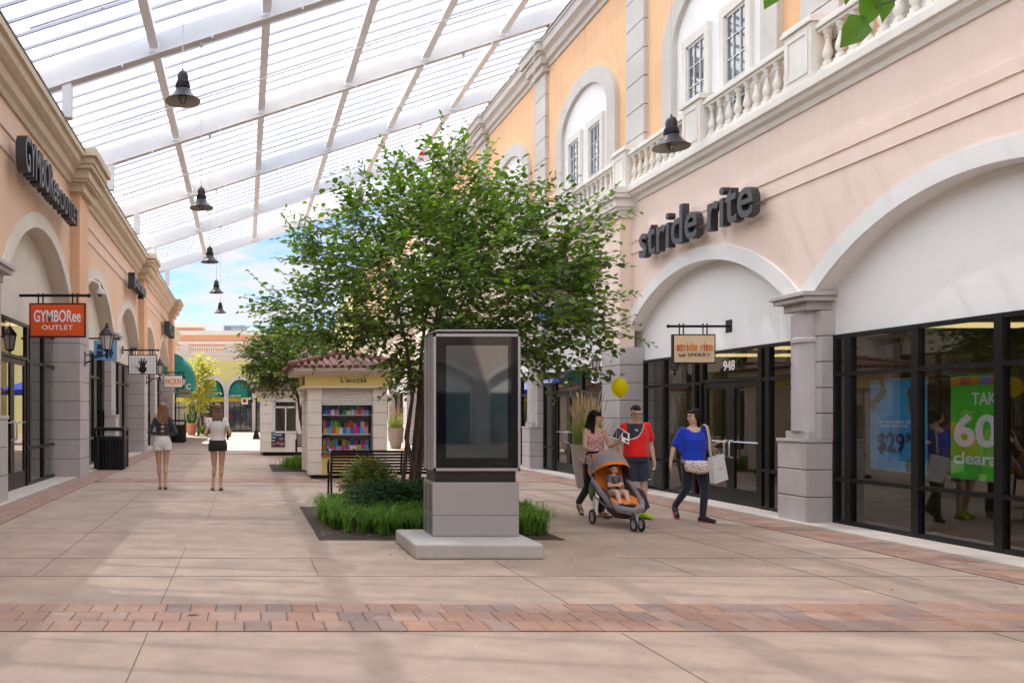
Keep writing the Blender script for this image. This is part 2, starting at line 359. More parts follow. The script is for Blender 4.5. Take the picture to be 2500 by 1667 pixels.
pb = MB(); pave(pb, -3.48, 7.18, 6.16, 7.03, .204, .29); pave(pb, -3.48, 7.18, 19.65, 20.7, .204, .26); pave(pb, -3.48, 7.18, 33.2, 34.0, .25, .27)
pave(pb, 7.2, 7.83, -2, 42, .204, .21, 'y'); pave(pb, -4.10, -3.5, -2, 42, .204, .20, 'y')
tag(pb.build('brick_paving', BRICK), kind='structure')
for a in ((-3.48, 7.18, 6.16, 7.03), (-3.48, 7.18, 19.65, 20.7), (-3.48, 7.18, 33.2, 34.0), (7.19, 7.84, -2, 42), (-4.11, -3.49, -2, 42)): mort.box(a[0], a[1], a[2], a[3], -.003, .0045)
tag(mort.build('paving_mortar', M('mortar', (.10, .07, .055), .95)), kind='structure')
def soil_patch(x0, x1, y0, y1, h, name):
    mb = MB(); nx, ny = 26, 26; vs = []
    for a in range(nx + 1):
        for b in range(ny + 1):
            e = min(a, nx - a, b, ny - b) / 5; e = min(1, e)
            vs.append((x0 + (x1 - x0) * a / nx, y0 + (y1 - y0) * b / ny, .005 + e * (h + rnd.uniform(-.012, .012))))
    fs = [(a * (ny + 1) + b, (a + 1) * (ny + 1) + b, (a + 1) * (ny + 1) + b + 1, a * (ny + 1) + b + 1) for a in range(nx) for b in range(ny)]
    mb.add(vs, fs); tag(mb.build(name, SOIL, smooth=True), kind='structure')
soil_patch(.93, 4.02, 10.62, 14.45, .05, 'planting_bed'); soil_patch(.75, 3.6, 23.1, 26.6, .04, 'planting_bed')

# ------------------------------------------------------------------ facade tools
class Fac:
    def __init__(s, xw, sg): s.xw = xw; s.sg = sg
    def X(s, o): return s.xw + s.sg * o
    def bx(s, mb, o0, o1, y0, y1, z0, z1, **k): mb.box(s.X(o0), s.X(o1), y0, y1, z0, z1, **k)
    def prof(s, mb, pts, y0, y1): mb.prism([(s.X(o), z) for o, z in pts], 'y', y0, y1)
def arc(yc, a, zs, r):
    Rr = (a * a + r * r) / (2 * r); cz = zs + r - Rr
    return Rr, cz
def arched_wall(F, mb, y0, y1, yc, a, zs, r, ztop, deep, o=0., ns=28):
    Rr, cz = arc(yc, a, zs, r); X0, X1 = F.X(o), F.X(o - deep)
    ys = [y0] + [yc - a + 2 * a * i / ns for i in range(ns + 1)] + [y1]
    zi = [None] + [cz + math.sqrt(max(0, Rr * Rr - (y - yc) ** 2)) for y in ys[1:-1]] + [None]
    for i in range(1, ns + 1):
        mb.add([(X0, ys[i], zi[i]), (X0, ys[i + 1], zi[i + 1]), (X0, ys[i + 1], ztop), (X0, ys[i], ztop)], [(0, 1, 2, 3)])
        mb.add([(X0, ys[i], zi[i]), (X0, ys[i + 1], zi[i + 1]), (X1, ys[i + 1], zi[i + 1]), (X1, ys[i], zi[i])], [(0, 3, 2, 1)], None, 1)
def arch_trim(F, mb, yc, a, P, zs, r, wd, o0, o1, ns=36):
    Rr, cz = arc(yc, a, zs, r); Ro = Rr + wd; h = P / 2
    ys = [yc - h + 2 * h * i / ns for i in range(ns + 1)]
    def zi(y): return cz + math.sqrt(max(0, Rr * Rr - (y - yc) ** 2)) if abs(y - yc) <= a else zs
    def zo(y): return max(cz + math.sqrt(max(0, Ro * Ro - (y - yc) ** 2)), zs + .02)
    Xa, Xb = F.X(o0), F.X(o1)
    for i in range(ns):
        y, y2 = ys[i], ys[i + 1]
        v = [(Xb, y, zi(y)), (Xb, y2, zi(y2)), (Xb, y2, zo(y2)), (Xb, y, zo(y)), (Xa, y, zi(y)), (Xa, y2, zi(y2)), (Xa, y2, zo(y2)), (Xa, y, zo(y))]
        mb.add(v, [(0, 1, 2, 3), (3, 2, 6, 7), (0, 4, 5, 1)])
def blocks(F, mb, gr, o0, o1, y0, y1, z0, z1, step, gap=.013, inset=.012):
    n = max(1, round((z1 - z0) / step)); st = (z1 - z0) / n
    for i in range(n): F.bx(mb, o0, o1, y0, y1, z0 + i * st + (gap / 2 if i else 0), z0 + (i + 1) * st - gap / 2)
    F.bx(gr, o0, o1 - inset, y0 + inset, y1 - inset, z0 + .01, z1 - .01)
def column(F, root, yc, s, ob, z0=0.):
    """stone pedestal, round half-sunk shaft and capital; ob = offset of the shaft's centre"""
    w = .32 * s
    p = MB(); gr = MB()
    blocks(F, p, gr, -.30, .15 * s + ob, yc - w, yc + w, z0, 1.17 * s, .39 * s)
    F.bx(p, -.30, .165 * s + ob, yc - w - .015, yc + w + .015, 1.17 * s, 1.22 * s)
    F.bx(p, -.30, .05 * s + ob + .02, yc - .26 * s, yc + .26 * s, 1.22 * s, 1.33 * s)
    cp = p.build('column_pedestal', STONE, root, bevel=.008); gr.build('joint_core', GROOVE, cp)
    c = MB(); ca = (F.X(ob - .12 * s), yc, 0)
    c.lathe([(.235 * s, 1.33 * s), (.235 * s, 1.36 * s), (.222 * s, 1.40 * s), (.208 * s, 2.60 * s), (.238 * s, 2.62 * s), (.238 * s, 2.67 * s), (.202 * s, 2.69 * s), (.198 * s, 3.07 * s)], ca, 28)
    c.build('column', STONE, root, smooth=True)
    k = MB(); F.bx(k, -.30, .10 * s + ob, yc - .26 * s, yc + .26 * s, 3.07 * s, 3.19 * s)
    F.bx(k, -.30, .20 * s + ob, yc - .36 * s, yc + .36 * s, 3.19 * s, 3.26 * s); F.bx(k, -.30, .24 * s + ob, yc - .40 * s, yc + .40 * s, 3.26 * s, 3.325 * s)
    k.build('capital', STONE, root, bevel=.01)
    b = MB(); gr = MB(); blocks(F, b, gr, -.30, -.06, yc - .34 * s, yc + .34 * s, 1.22 * s, 3.06 * s, .39 * s)
    q = b.build('wall_pier', STONE, root, bevel=.006); gr.build('joint_core', GROOVE, q)
def window_unit(F, root, o, y0, y1, zs, name='window', fw=.05, glassm=None, deep=.09, addn=None):
    """one framed light: zs = levels of the horizontal bars"""
    m = MB(); xa, xb = o - deep / 2, o + deep / 2
    F.bx(m, xa, xb, y0, y0 + fw, zs[0], zs[-1]); F.bx(m, xa, xb, y1 - fw, y1, zs[0], zs[-1])
    for i, z in enumerate(zs):
        a = z if i == 0 else z - fw / 2; b = z + fw if i == 0 else (z + fw / 2 if i < len(zs) - 1 else z)
        if i == len(zs) - 1: a = z - fw
        F.bx(m, xa + .003, xb - .003, y0 + fw, y1 - fw, a, b)
    f = m.build(name, DARKM, root)
    p = MB(); x = F.X(o); p.add([(x, y0 + fw, zs[0] + fw), (x, y1 - fw, zs[0] + fw), (x, y1 - fw, zs[-1] - fw), (x, y0 + fw, zs[-1] - fw)], [(0, 1, 2, 3)])
    p.build('pane', glassm or GLASS, f); return f
def door_unit(F, root, o, y0, y1, zt, handle_y, s=1.):
    m = MB(); st = .11 * s; F.bx(m, o - .025, o + .025, y0, y0 + st, .03, zt); F.bx(m, o - .025, o + .025, y1 - st, y1, .03, zt)
    F.bx(m, o - .024, o + .024, y0 + st, y1 - st, .03, .30 * s); F.bx(m, o - .024, o + .024, y0 + st, y1 - st, zt - .10, zt)
    d = m.build('door', DARKM, root)
    x = F.X(o); MB().add([(x, y0 + st, .30 * s), (x, y1 - st, .30 * s), (x, y1 - st, zt - .1), (x, y0 + st, zt - .1)], [(0, 1, 2, 3)]).build('pane', GLASS, d)
    h = MB(); xo = F.X(o + .09); xi = F.X(o + .02); r_ = .014 * s; z0, z1 = .83 * s, 1.12 * s
    h.tube([(xi, handle_y, z0), (xo - F.sg * .02, handle_y, z0), (xo, handle_y, z0 + .03), (xo, handle_y, z1 - .03), (xo - F.sg * .02, handle_y, z1), (xi, handle_y, z1)], r_, 8)
    h.tube([(F.X(o + .03), y0 + .06, z1 - .02), (F.X(o + .03), y1 - .06, z1 - .02)], .011 * s, 6)
    h.build('handle', STEEL, d, smooth=True); return d
def storefront(F, root, y0, y1, zt, s, og, mull, doors=None):
    """mull: list of mullion positions y0..y1; doors (a,b) pair of leaves"""
    zs = [.035, .66 * s, 2.14 * s, zt]
    ys = sorted(set([y0, y1] + mull))
    for a, b in zip(ys[:-1], ys[1:]):
        if doors and a >= doors[0] - .01 and b <= doors[1] + .01:
            window_unit(F, root, og, a, b, [2.14 * s + .003, zt], fw=.05 * s); continue
        window_unit(F, root, og, a, b, zs, fw=.055 * s)
    if doors:
        m = (doors[0] + doors[1]) / 2
        door_unit(F, root, og - .01, doors[0] + .02, m - .003, 2.13 * s, m - .08 * s, s); door_unit(F, root, og - .01, m + .003, doors[1] - .02, 2.13 * s, m + .08 * s, s)
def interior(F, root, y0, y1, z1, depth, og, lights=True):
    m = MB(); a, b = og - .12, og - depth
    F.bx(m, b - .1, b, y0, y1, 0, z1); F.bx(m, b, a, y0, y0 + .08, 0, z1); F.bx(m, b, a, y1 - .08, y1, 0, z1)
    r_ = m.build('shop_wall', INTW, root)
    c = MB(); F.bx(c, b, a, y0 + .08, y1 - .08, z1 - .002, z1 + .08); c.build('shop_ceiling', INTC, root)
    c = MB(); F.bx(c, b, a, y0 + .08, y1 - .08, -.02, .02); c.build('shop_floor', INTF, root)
    if lights:
        for k in range(3):
            yy = y0 + (y1 - y0) * (k + .5) / 3
            for d in (1.3, 3.1): l = MB(); F.bx(l, og - d - .8, og - d + .7, yy - .15, yy + .15, z1 - .05, z1 - .01); l.build('ceiling_light', STRIP, root)
def seg_piers(F, root, yc, hw, op, zstone, ztop, s, mat_up, back=-.45):
    p = MB(); gr = MB(); blocks(F, p, gr, back, op, yc - hw, yc + hw, 0, zstone, .385 * s)
    q = p.build('stone_pier', STONE, root, bevel=.008); gr.build('joint_core', GROOVE, q)
    u = MB(); F.bx(u, -.05, op - .012, yc - hw + .012, yc + hw - .012, zstone, ztop); u.build('pilaster', mat_up, root)

# ------------------------------------------------------------------ right building
FR = Fac(8.15, -1); P = 5.87
SUP = [12.43 + P * k for k in range(-3, 9)]
rb = thing('shop_building', 'two storey pink and orange arcade building with white balustrade on the right of the lane', 'building', (8.4, 20, 0))
aw = MB(); tr = MB(); tym = MB(); A_ = 2.6
for k in range(len(SUP) - 1):
    a, b = SUP[k], SUP[k + 1]; yc = (a + b) / 2
    arched_wall(FR, aw, a, b, yc, A_, 3.33, .98, 6.1, .30)
    for yy in ((a, a + P / 2 - A_), (b - P / 2 + A_, b)): FR.bx(aw, -.30, 0, yy[0], yy[1], 3.33, 6.1)
    arch_trim(FR, tr, yc, A_, P, 3.33, .98, .25, -.02, .035)
    Rr, cz = arc(yc, A_ + .05, 3.33, .98)
    n = 20; ys = [yc - A_ - .0 + 2 * A_ * i / n for i in range(n + 1)]
    for y, y2 in zip(ys[:-1], ys[1:]):
        z = lambda q: cz + math.sqrt(max(0, Rr * Rr - (q - yc) ** 2)) + .05
        x = FR.X(-.262)
        tym.add([(x, y, 2.70), (x, y2, 2.70), (x, y2, z(y2)), (x, y, z(y))], [(0, 1, 2, 3)])
        tym.add([(x, y, 2.70), (x, y2, 2.70), (FR.X(-.45), y2, 2.70), (FR.X(-.45), y, 2.70)], [(0, 3, 2, 1)])
    FR.bx(tym, -.45, -.264, a + .05, yc - A_, 2.70, 3.4); FR.bx(tym, -.45, -.264, yc + A_, b - .05, 2.70, 3.4); tym.build('arch_infill', WHITE, rb); tym = MB()
aw.build('wall', [PINK, WHITE], rb); tr.build('arch_trim', M('trim_white', (.80, .785, .75), .8, bump=.25, bs=120, var=.05, vs=.8), rb, smooth=True, angle=30)
st = MB(); FR.bx(st, -.01, .022, -5, SUP[-1], 5.17, 5.33); FR.bx(st, -.01, .022, -5, SUP[-1], 4.93, 5.09); st.build('string_course', PINK, rb)
for k, y in enumerate(SUP):
    if (k - 3) % 2: seg_piers(FR, rb, y, .45, .27, 2.98, 5.72, 1., PINK)
    else: column(FR, rb, y, 1., 0.0)
# storefronts (bay between support k and k+1)
for k in range(len(SUP) - 1):
    a, b = SUP[k] + .33, SUP[k + 1] - .33; og = -.27
    if (k - 3) % 2: a += .1
    else: b -= .1
    if k == 3: storefront(FR, rb, a, b, 2.70, 1, og, [13.62, 13.82, 15.58, 15.85, 17.0], (13.82, 15.58))
    elif k == 4: storefront(FR, rb, a, b, 2.70, 1, og, [20.0, 21.15, 22.95, 23.15], (21.15, 22.95))
    elif k in (6, 8): m = (a + b) / 2; storefront(FR, rb, a, b, 2.70, 1, og, [m - 1.1, m - .9, m + .9, m + 1.1], (m - .9, m + .9))
    elif k == 2: storefront(FR, rb, a, b, 2.70, 1, og, [8.26, 9.44, 10.62, 11.80])
    else: storefront(FR, rb, a, b, 2.70, 1, og, [a + (b - a) * i / 4 for i in (1, 2, 3)])
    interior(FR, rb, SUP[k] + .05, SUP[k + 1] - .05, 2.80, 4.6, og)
bk = MB(); FR.bx(bk, -8, 0, -5.7, -5.25, 0, 11.8); FR.bx(bk, -8, -.45, -5.2, SUP[-1], 3.1, 6.25); FR.bx(bk, -8, -5.2, -5.2, SUP[-1], 0, 3.1); bk.build('building_mass', PINK, rb)
# ledge
led = MB(); LP = [(-.35, 5.98), (.03, 5.98), (.06, 6.06), (.13, 6.10), (.16, 6.16), (.20, 6.18), (.20, 6.30), (-.35, 6.30)]
FR.prof(led, LP, -5, SUP[-1])
for k, y in enumerate(SUP):
    if (k - 3) % 2:
        for i, (o, z0, z1) in enumerate(((.31, 5.70, 5.84), (.37, 5.84, 5.90), (.41, 5.90, 6.08), (.47, 6.08, 6.17), (.49, 6.17, 6.303))):
            FR.bx(led, -.1, o, y - .45 - (o - .27), y + .45 + (o - .27), z0, z1)
led.build('ledge', OFFW, rb, bevel=.006)
# balustrade
bal = MB(); PD = [12.3 + 2.935 * k for k in range(-4, 14)]
for a, b in zip(PD[:-1], PD[1:]):
    FR.bx(bal, -.09, .09, a + .3, b - .3, 6.30, 6.38); FR.bx(bal, -.07, .07, a + .3, b - .3, 6.38, 6.42)
    FR.bx(bal, -.06, .06, a + .3, b - .3, 6.95, 7.0); FR.bx(bal, -.10, .10, a + .3, b - .3, 7.0, 7.06); FR.bx(bal, -.075, .075, a + .3, b - .3, 7.06, 7.10)
bo = bal.build('balustrade', OFFW, rb, bevel=.006)
for y in PD:
    p = MB(); FR.bx(p, -.15, .15, y - .30, y + .30, 6.30, 7.12); FR.bx(p, -.19, .19, y - .34, y + .34, 7.12, 7.17); FR.bx(p, -.17, .17, y - .32, y + .32, 7.17, 7.22)
    FR.bx(p, .15, .165, y - .24, y - .19, 6.42, 7.04); FR.bx(p, .15, .165, y + .19, y + .24, 6.42, 7.04); FR.bx(p, .15, .165, y - .19, y + .19, 6.99, 7.04); FR.bx(p, .15, .165, y - .19, y + .19, 6.42, 6.47)
    if 5 < y < 50: p.build('pedestal', OFFW, bo, bevel=.006)
BPF = [(.035, 0), (.035, .03), (.062, .035), (.062, .085), (.035, .10), (.045, .12), (.066, .17), (.062, .22), (.042, .29), (.028, .35), (.026, .40), (.045, .425), (.03, .45), (.055, .485), (.058, .53)]
def bal_mb(x, y, z, seg=12):
    m = MB(); m.lathe(BPF, (x, y, z), seg); m.box(x - .062, x + .062, y - .062, y + .062, z - .0, z + .035); return m
b0 = None; far = MB()
for a, b in zip(PD[:-1], PD[1:]):
    if a < 6 or a > 50: continue
    n = 9
    for i in range(n):
        y = a + .3 + (b - a - .6) * (i + .5) / n
        if a < 36:
            if b0 is None: b0 = bal_mb(8.15, y, 6.42).build('baluster', OFFW, bo, smooth=True); y00 = y
            else:
                c = b0.copy(); col.objects.link(c); c.parent = bo; c.location = (0, y - y00, 0)
        else: far.lathe(BPF, (8.15, y, 6.42), 8)
if far.v: tag(far.build('far_balusters', OFFW, bo, smooth=True), kind='stuff')
# upper storey
FU = Fac(8.5, -1); CU = FU
upw = MB(); FU.bx(upw, -7, 0, -5, 62, 6.25, 11.35); upw.build('upper_wall', ORANGE, rb)
sm = MB()
for k in range(len(SUP) - 1):
    ym = (SUP[k] + SUP[k + 1]) / 2 - .05
    for dy in (0.0,): FU.bx(sm, 0, .002, ym - .004, ym + .004, 10.0, 11.3)
sm.build('wall_seam', M('seam', (.55, .34, .18), .9), rb)
cor = MB(); CP = [(-.2, 11.22), (.05, 11.22), (.07, 11.32), (.16, 11.36), (.18, 11.50), (.22, 11.54), (.30, 11.60), (.30, 11.80), (.34, 11.82), (.34, 11.88), (-.2, 11.88)]
FU.prof(cor, CP, -5, 62)
for k, y in enumerate(SUP):
    for o, z0, z1 in ((.20, 11.12, 11.30), (.30, 11.30, 11.52), (.36, 11.52, 11.60), (.44, 11.60, 11.82), (.48, 11.82, 11.90)):
        FU.bx(cor, -.1, o, y - .42 - (o - .10), y + .42 + (o - .10), z0, z1)
cor.build('cornice', QUOIN, rb, bevel=.008)
cf = MB(); FU.bx(cf, -.2, .36, -5, 62, 11.885, 11.90); cf.build('cornice_flashing', M('dark_flashing', (.06, .055, .05), .5), rb)
for y in SUP:
    p = MB(); gr = MB(); blocks(FU, p, gr, -.05, .10, y - .42, y + .42, 6.3, 11.12, .62, gap=.016)
    q = p.build('quoin_pilaster', QUOIN, rb, bevel=.006); gr.build('joint_core', GROOVE, q)
for k in range(len(SUP) - 1):
    yc = (SUP[k] + SUP[k + 1]) / 2 - .12
    if yc > 45: continue
    # arched surround
    s = MB(); a1, a2 = 1.85, 1.42; z1, r1, r2 = 8.75, 1.28, .92; n = 28
    def pts(a, r): return [(yc - a, 6.3)] + [(yc - a * math.cos(math.pi * i / n), z1 + r * math.sin(math.pi * i / n)) for i in range(n + 1)] + [(yc + a, 6.3)]
    po, pi_ = pts(a1, r1), pts(a2, r2)
    for (p0, p1, q0, q1) in zip(po[:-1], po[1:], pi_[:-1], pi_[1:]):
        xf, xb = FU.X(.11), FU.X(-.02)
        v = [(xf, *p0), (xf, *p1), (xf, *q1), (xf, *q0), (xb, *p0), (xb, *p1), (xb, *q1), (xb, *q0)]
        s.add(v, [(0, 1, 2, 3), (0, 4, 5, 1), (3, 2, 6, 7)])
    s.build('window_surround', QUOIN, rb, smooth=True, angle=30)
    t = MB(); c0 = [(FU.X(.012), y, z) for y, z in pi_]; t.add(c0, [tuple(range(len(c0)))]); t.build('cream_infill', WHITE, rb)
    for wy in (yc + .64, yc - .64):
        f = MB(); wa, wb = wy - .32, wy + .32
        for (aa, bb, zz0, zz1) in ((wa - .14, wa, 6.5, 8.55), (wb, wb + .14, 6.5, 8.55), (wa - .14, wb + .14, 8.55, 8.72)): FU.bx(f, .0, .09, aa, bb, zz0, zz1)
        f.build('window_moulding', OFFW, rb, bevel=.006)
        wf = MB(); FU.bx(wf, .014, .055, wa, wa + .035, 6.6, 8.55); FU.bx(wf, .014, .055, wb - .035, wb, 6.6, 8.55); FU.bx(wf, .014, .055, wa, wb, 8.51, 8.549)
        for i in (1, 2): yy = wa + (wb - wa) * i / 3; FU.bx(wf, .018, .045, yy - .009, yy + .009, 6.6, 8.52)
        for i in range(0, 6): zz = 6.62 + .378 * i; FU.bx(wf, .019, .044, wa + .01, wb - .01, zz - .009, zz + .009)
        w_ = wf.build('window', M('window_white', (.75, .75, .74), .4), rb)
        g_ = MB(); FU.bx(g_, .0135, .022, wa + .01, wb - .01, 6.6, 8.54); g_.build('pane', M('window_dark_glass', (.05, .065, .085), .04, spec=1., coat=1), w_)
# far cream wing of the right building
fw_ = MB(); FU.bx(fw_, -7, .6, 62, 74, 0, 10.5); fw_.build('far_wing', M('yellow_stucco', (.70, .62, .26), .85, bump=.2, var=.05), rb)

# ------------------------------------------------------------------ left building
FL = Fac(-4.3, 1); Q = 6.72; SL = [21.49 + Q * k for k in range(-4, 5)]
lb = thing('shop_building', 'peach arcade building with tan stepped cornice on the left of the lane', 'building', (-4.6, 20, 0))
aw = MB(); tr = MB(); tym = MB(); A2 = 2.75
for k in range(len(SL) - 1):
    a, b = SL[k], SL[k + 1]; yc = (a + b) / 2
    arched_wall(FL, aw, a, b, yc, A2, 4.25, 1.22, 7.4, .40)
    for yy in ((a, a + Q / 2 - A2), (b - Q / 2 + A2, b)): FL.bx(aw, -.40, 0, yy[0], yy[1], 4.25, 7.4)
    arch_trim(FL, tr, yc, A2, Q, 4.25, 1.22, .31, -.02, .035)
    Rr, cz = arc(yc, A2 + .05, 4.25, 1.22); n = 20; ys = [yc - A2 + 2 * A2 * i / n for i in range(n + 1)]
    for y, y2 in zip(ys[:-1], ys[1:]):
        z = lambda q: cz + math.sqrt(max(0, Rr * Rr - (q - yc) ** 2)) + .05
        x = FL.X(-.37); tym.add([(x, y, 3.5), (x, y2, 3.5), (x, y2, z(y2)), (x, y, z(y))], [(0, 1, 2, 3)])
        tym.add([(x, y, 3.5), (x, y2, 3.5), (FL.X(-.6), y2, 3.5), (FL.X(-.6), y, 3.5)], [(0, 1, 2, 3)])
    FL.bx(tym, -.6, -.372, a + .05, yc - A2, 3.5, 4.4); FL.bx(tym, -.6, -.372, yc + A2, b - .05, 3.5, 4.4); tym.build('arch_infill', CREAM, lb); tym = MB()
aw.build('wall', [PEACH, CREAM], lb); tr.build('arch_trim', CREAM, lb, smooth=True, angle=30)
st = MB(); FL.bx(st, -.01, .028, -5.4, SL[-1], 6.66, 6.86); FL.bx(st, -.01, .028, -5.4, SL[-1], 6.28, 6.48); st.build('string_course', M('pale_peach', (.72, .53, .43), .85, bump=.2, bs=150, var=.05), lb)
for k, y in enumerate(SL):
    if k % 2: column(FL, lb, y, 1.27, -.12)
    else: seg_piers(FL, lb, y, .6, .25, 3.79, 7.3, 1.27, PEACH2, back=-.5)
for k in range(len(SL) - 1):
    a, b = SL[k] + .45, SL[k + 1] - .45; og = -.42
    if k % 2: a -= .1; b -= .05
    else: b += .1; a += .05
    if k == 3: storefront(FL, lb, a, b, 3.5, 1.27, og, [16.1, 18.3, 18.55, 19.8], (16.1, 18.3))
    elif k == 1: storefront(FL, lb, a, b, 3.5, 1.27, og, [a + 1.8, a + 4.0], (a + 1.8, a + 4.0))
    else: storefront(FL, lb, a, b, 3.5, 1.27, og, [a + (b - a) * i / 4 for i in (1, 2, 3)])
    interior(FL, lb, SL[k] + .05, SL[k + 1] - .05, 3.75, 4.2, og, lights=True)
bk = MB(); FL.bx(bk, -9, 0, -5.8, -5.45, 0, 7.9); FL.bx(bk, -9, -.60, -5.4, SL[-1] + .6, 3.9, 7.45); FL.bx(bk, -9, -4.9, -5.4, SL[-1] + .6, 0, 3.9); bk.build('building_mass', PEACH, lb)
cor = MB(); CPL = [(-.5, 7.18), (.05, 7.18), (.09, 7.28), (.17, 7.34), (.20, 7.50), (.26, 7.53), (.35, 7.60), (.37, 7.74), (.44, 7.76), (.44, 7.90), (.40, 7.92), (-.5, 7.92)]
FL.prof(cor, CPL, -5.4, SL[-1] + .6)
for k, y in enumerate(SL):
    if k % 2 == 0:
        for o, z0, z1 in ((.36, 7.02, 7.24), (.48, 7.24, 7.30), (.52, 7.30, 7.52), (.62, 7.52, 7.62), (.66, 7.62, 7.78), (.74, 7.78, 7.97)):
            FL.bx(cor, -.3, o, y - .6 - (o - .25), y + .6 + (o - .25), z0, z1)
cor.build('cornice', TAN, lb, bevel=.008)
cf = MB(); FL.bx(cf, -.5, .455, -5.4, SL[-1] + .6, 7.905, 7.94); cf.build('cornice_flashing', M('dark_flashing'), lb)
# cream end building farther along
eb = thing('annex_building', 'cream low building with pale cornice beyond the end of the peach arcade', 'building', (-5, 56, 0))
m = MB(); m.box(-14, -4.85, 49.1, 60, 0, 6.6); m.build('wall', M('cream_wall', (.74, .66, .50), .85, bump=.2, var=.05), eb)
m = MB(); FE = Fac(-4.85, 1); FE.prof(m, [(-.3, 6.5), (.05, 6.5), (.15, 6.62), (.3, 6.9), (.42, 7.0), (.42, 7.15), (-.3, 7.15)], 49.1, 60.2); m.build('cornice', OFFW, eb)
for a in (50, 52.6, 55.2, 57.6): window_unit(FE, eb, .02, a, a + 1.7, [.1, .8, 2.5, 3.1], fw=.07, glassm=M('window_dark_glass'))

# ------------------------------------------------------------------ far building
fb = thing('far_building', 'distant yellow green building with arches and white balustrade closing the lane', 'building', (3, 77, 0))
YG = M('lime_stucco', (.72, .70, .30), .85, bump=.2, var=.05, vs=.6); LAV = M('pale_lilac_trim', (.66, .63, .66), .8, var=.04)
W0 = 77.; pil = [-9.26 + 2.53 * i for i in range(17)]
m = MB(); t = MB(); b = MB(); dk = MB(); yb = MB(); teal = MB()
for i in range(len(pil) - 1):
    a, c = pil[i], pil[i + 1]; xc = (a + c) / 2; hw = 1.05; n = 18
    xs = [xc - hw + 2 * hw * q / n for q in range(n + 1)]; zf = lambda x, h=hw, rr=1.25: 3.45 + rr * math.sqrt(max(0, 1 - ((x - xc) / h) ** 2))
    for x, x2 in zip(xs[:-1], xs[1:]):
        m.add([(x, W0, zf(x)), (x2, W0, zf(x2)), (x2, W0, 6.5), (x, W0, 6.5)], [(0, 1, 2, 3)])
        m.add([(x, W0, zf(x)), (x2, W0, zf(x2)), (x2, W0 + .4, zf(x2)), (x, W0 + .4, zf(x))], [(0, 1, 2, 3)])
    h2 = 1.265; xs = [xc - h2 + 2 * h2 * q / 24 for q in range(25)]
    zi = lambda x: (3.45 + 1.25 * math.sqrt(max(0, 1 - ((x - xc) / hw) ** 2))) if abs(x - xc) < hw else 3.45
    zo = lambda x: 3.45 + 1.62 * math.sqrt(max(0, 1 - ((x - xc) / 1.40) ** 2))
    for x, x2 in zip(xs[:-1], xs[1:]): t.add([(x, W0 - .06, zi(x)), (x2, W0 - .06, zi(x2)), (x2, W0 - .06, zo(x2)), (x, W0 - .06, zo(x))], [(0, 1, 2, 3)])
    m.box(a, a + .22, W0, W0 + .4, 3.45, 6.5); m.box(c - .22, c, W0, W0 + .4, 3.45, 6.5)
    teal.box(xc - hw, xc + hw, W0 + .35, W0 + .4, 3.05, 4.75); yb.box(xc - hw, xc + hw, W0 + .3, W0 + .38, 2.68, 3.08)
    dk.box(xc - hw, xc + hw, W0 + .38, W0 + .45, 0, 2.68); 
for x in pil: t.box(x - .2, x + .2, W0 - .1, W0 + .4, 0, 3.45)
m.build('wall', YG, fb); t.build('arch_trim', LAV, fb); yb.build('sign_band', M('bright_yellow_band', (.75, .62, .08), .7), fb); teal.build('arch_panel', M('dark_teal', (.01, .14, .13), .7), fb)
dk.build('shopfront_glass', M('window_dark_glass'), fb)
fr = MB()
for i in range(len(pil) - 1):
    a, c = pil[i] + .2, pil[i + 1] - .2
    for x in (a, (a * 3 + c) / 4, (a + c) / 2, (a + 3 * c) / 4, c): fr.box(x - .035, x + .035, W0 + .3, W0 + .379, 0, 2.68)
    fr.box(a, c, W0 + .31, W0 + .378, 2.1, 2.2); fr.box(a, c, W0 + .31, W0 + .378, 0, .12)
fr.build('shopfront_frame', DARKM, fb)
led = MB(); led.prism([(W0 - .02, 6.35), (W0 - .15, 6.5), (W0 - .25, 6.75), (W0 - .4, 6.85), (W0 - .4, 7.0), (W0 + .5, 7.0), (W0 + .5, 6.35)], 'x', -10, 31)
led.box(-10, 31, W0 + .45, 86, 0, 6.9); led.build('ledge', M('pale_ledge', (.74, .72, .68), .8), fb)
bl = MB()
for k in range(10):
    x0 = -9.5 + 4.05 * k; bl.box(x0 - .35, x0 + .35, W0 - .25, W0 + .15, 7.0, 7.85); bl.box(x0 + .35, x0 + 3.7, W0 - .15, W0 + .05, 7.0, 7.08); bl.box(x0 + .35, x0 + 3.7, W0 - .15, W0 + .05, 7.58, 7.7)
    for q in range(16): xx = x0 + .35 + 3.35 * (q + .5) / 16; bl.lathe([(.035, 7.08), (.06, 7.2), (.025, 7.4), (.05, 7.58)], (xx, W0 - .05, 0), 6)
bl.build('balustrade', M('pale_ledge'), fb)
ub = MB(); ub.box(-12, 31, 79.5, 88, 6.9, 9.2); ub.build('upper_wall', M('salmon_stucco', (.72, .36, .22), .85, var=.05), fb)
uc = MB(); uc.box(-12.1, 31.1, 79.4, 88, 8.1, 8.35); uc.box(-12.1, 31.1, 79.3, 88, 8.95, 9.35); uc.build('upper_cornice', OFFW, fb)
tb = thing('tower_block', 'low square salmon parapet block rising behind the left roofline', 'building', (-4.6, 84, 0))
m = MB(); m.box(-7.8, -4.3, 83, 87, 9.0, 10.0); m.build('wall', M('salmon_stucco'), tb)
m = MB(); m.box(-8, -4.0, 82.8, 87.2, 9.35, 9.5); m.box(-8.1, -3.9, 82.7, 87.3, 9.98, 10.15); m.box(-8.2, -3.7, 82.6, 87.4, 10.15, 10.4); m.build('cornice', OFFW, tb)
hv = MB(); hv.box(-2.1, .2, 84, 86, 9.2, 10.35); ac = thing('rooftop_unit', 'grey metal ventilation unit on the roof of the distant building', 'ventilation unit', (-1, 85, 9.2))
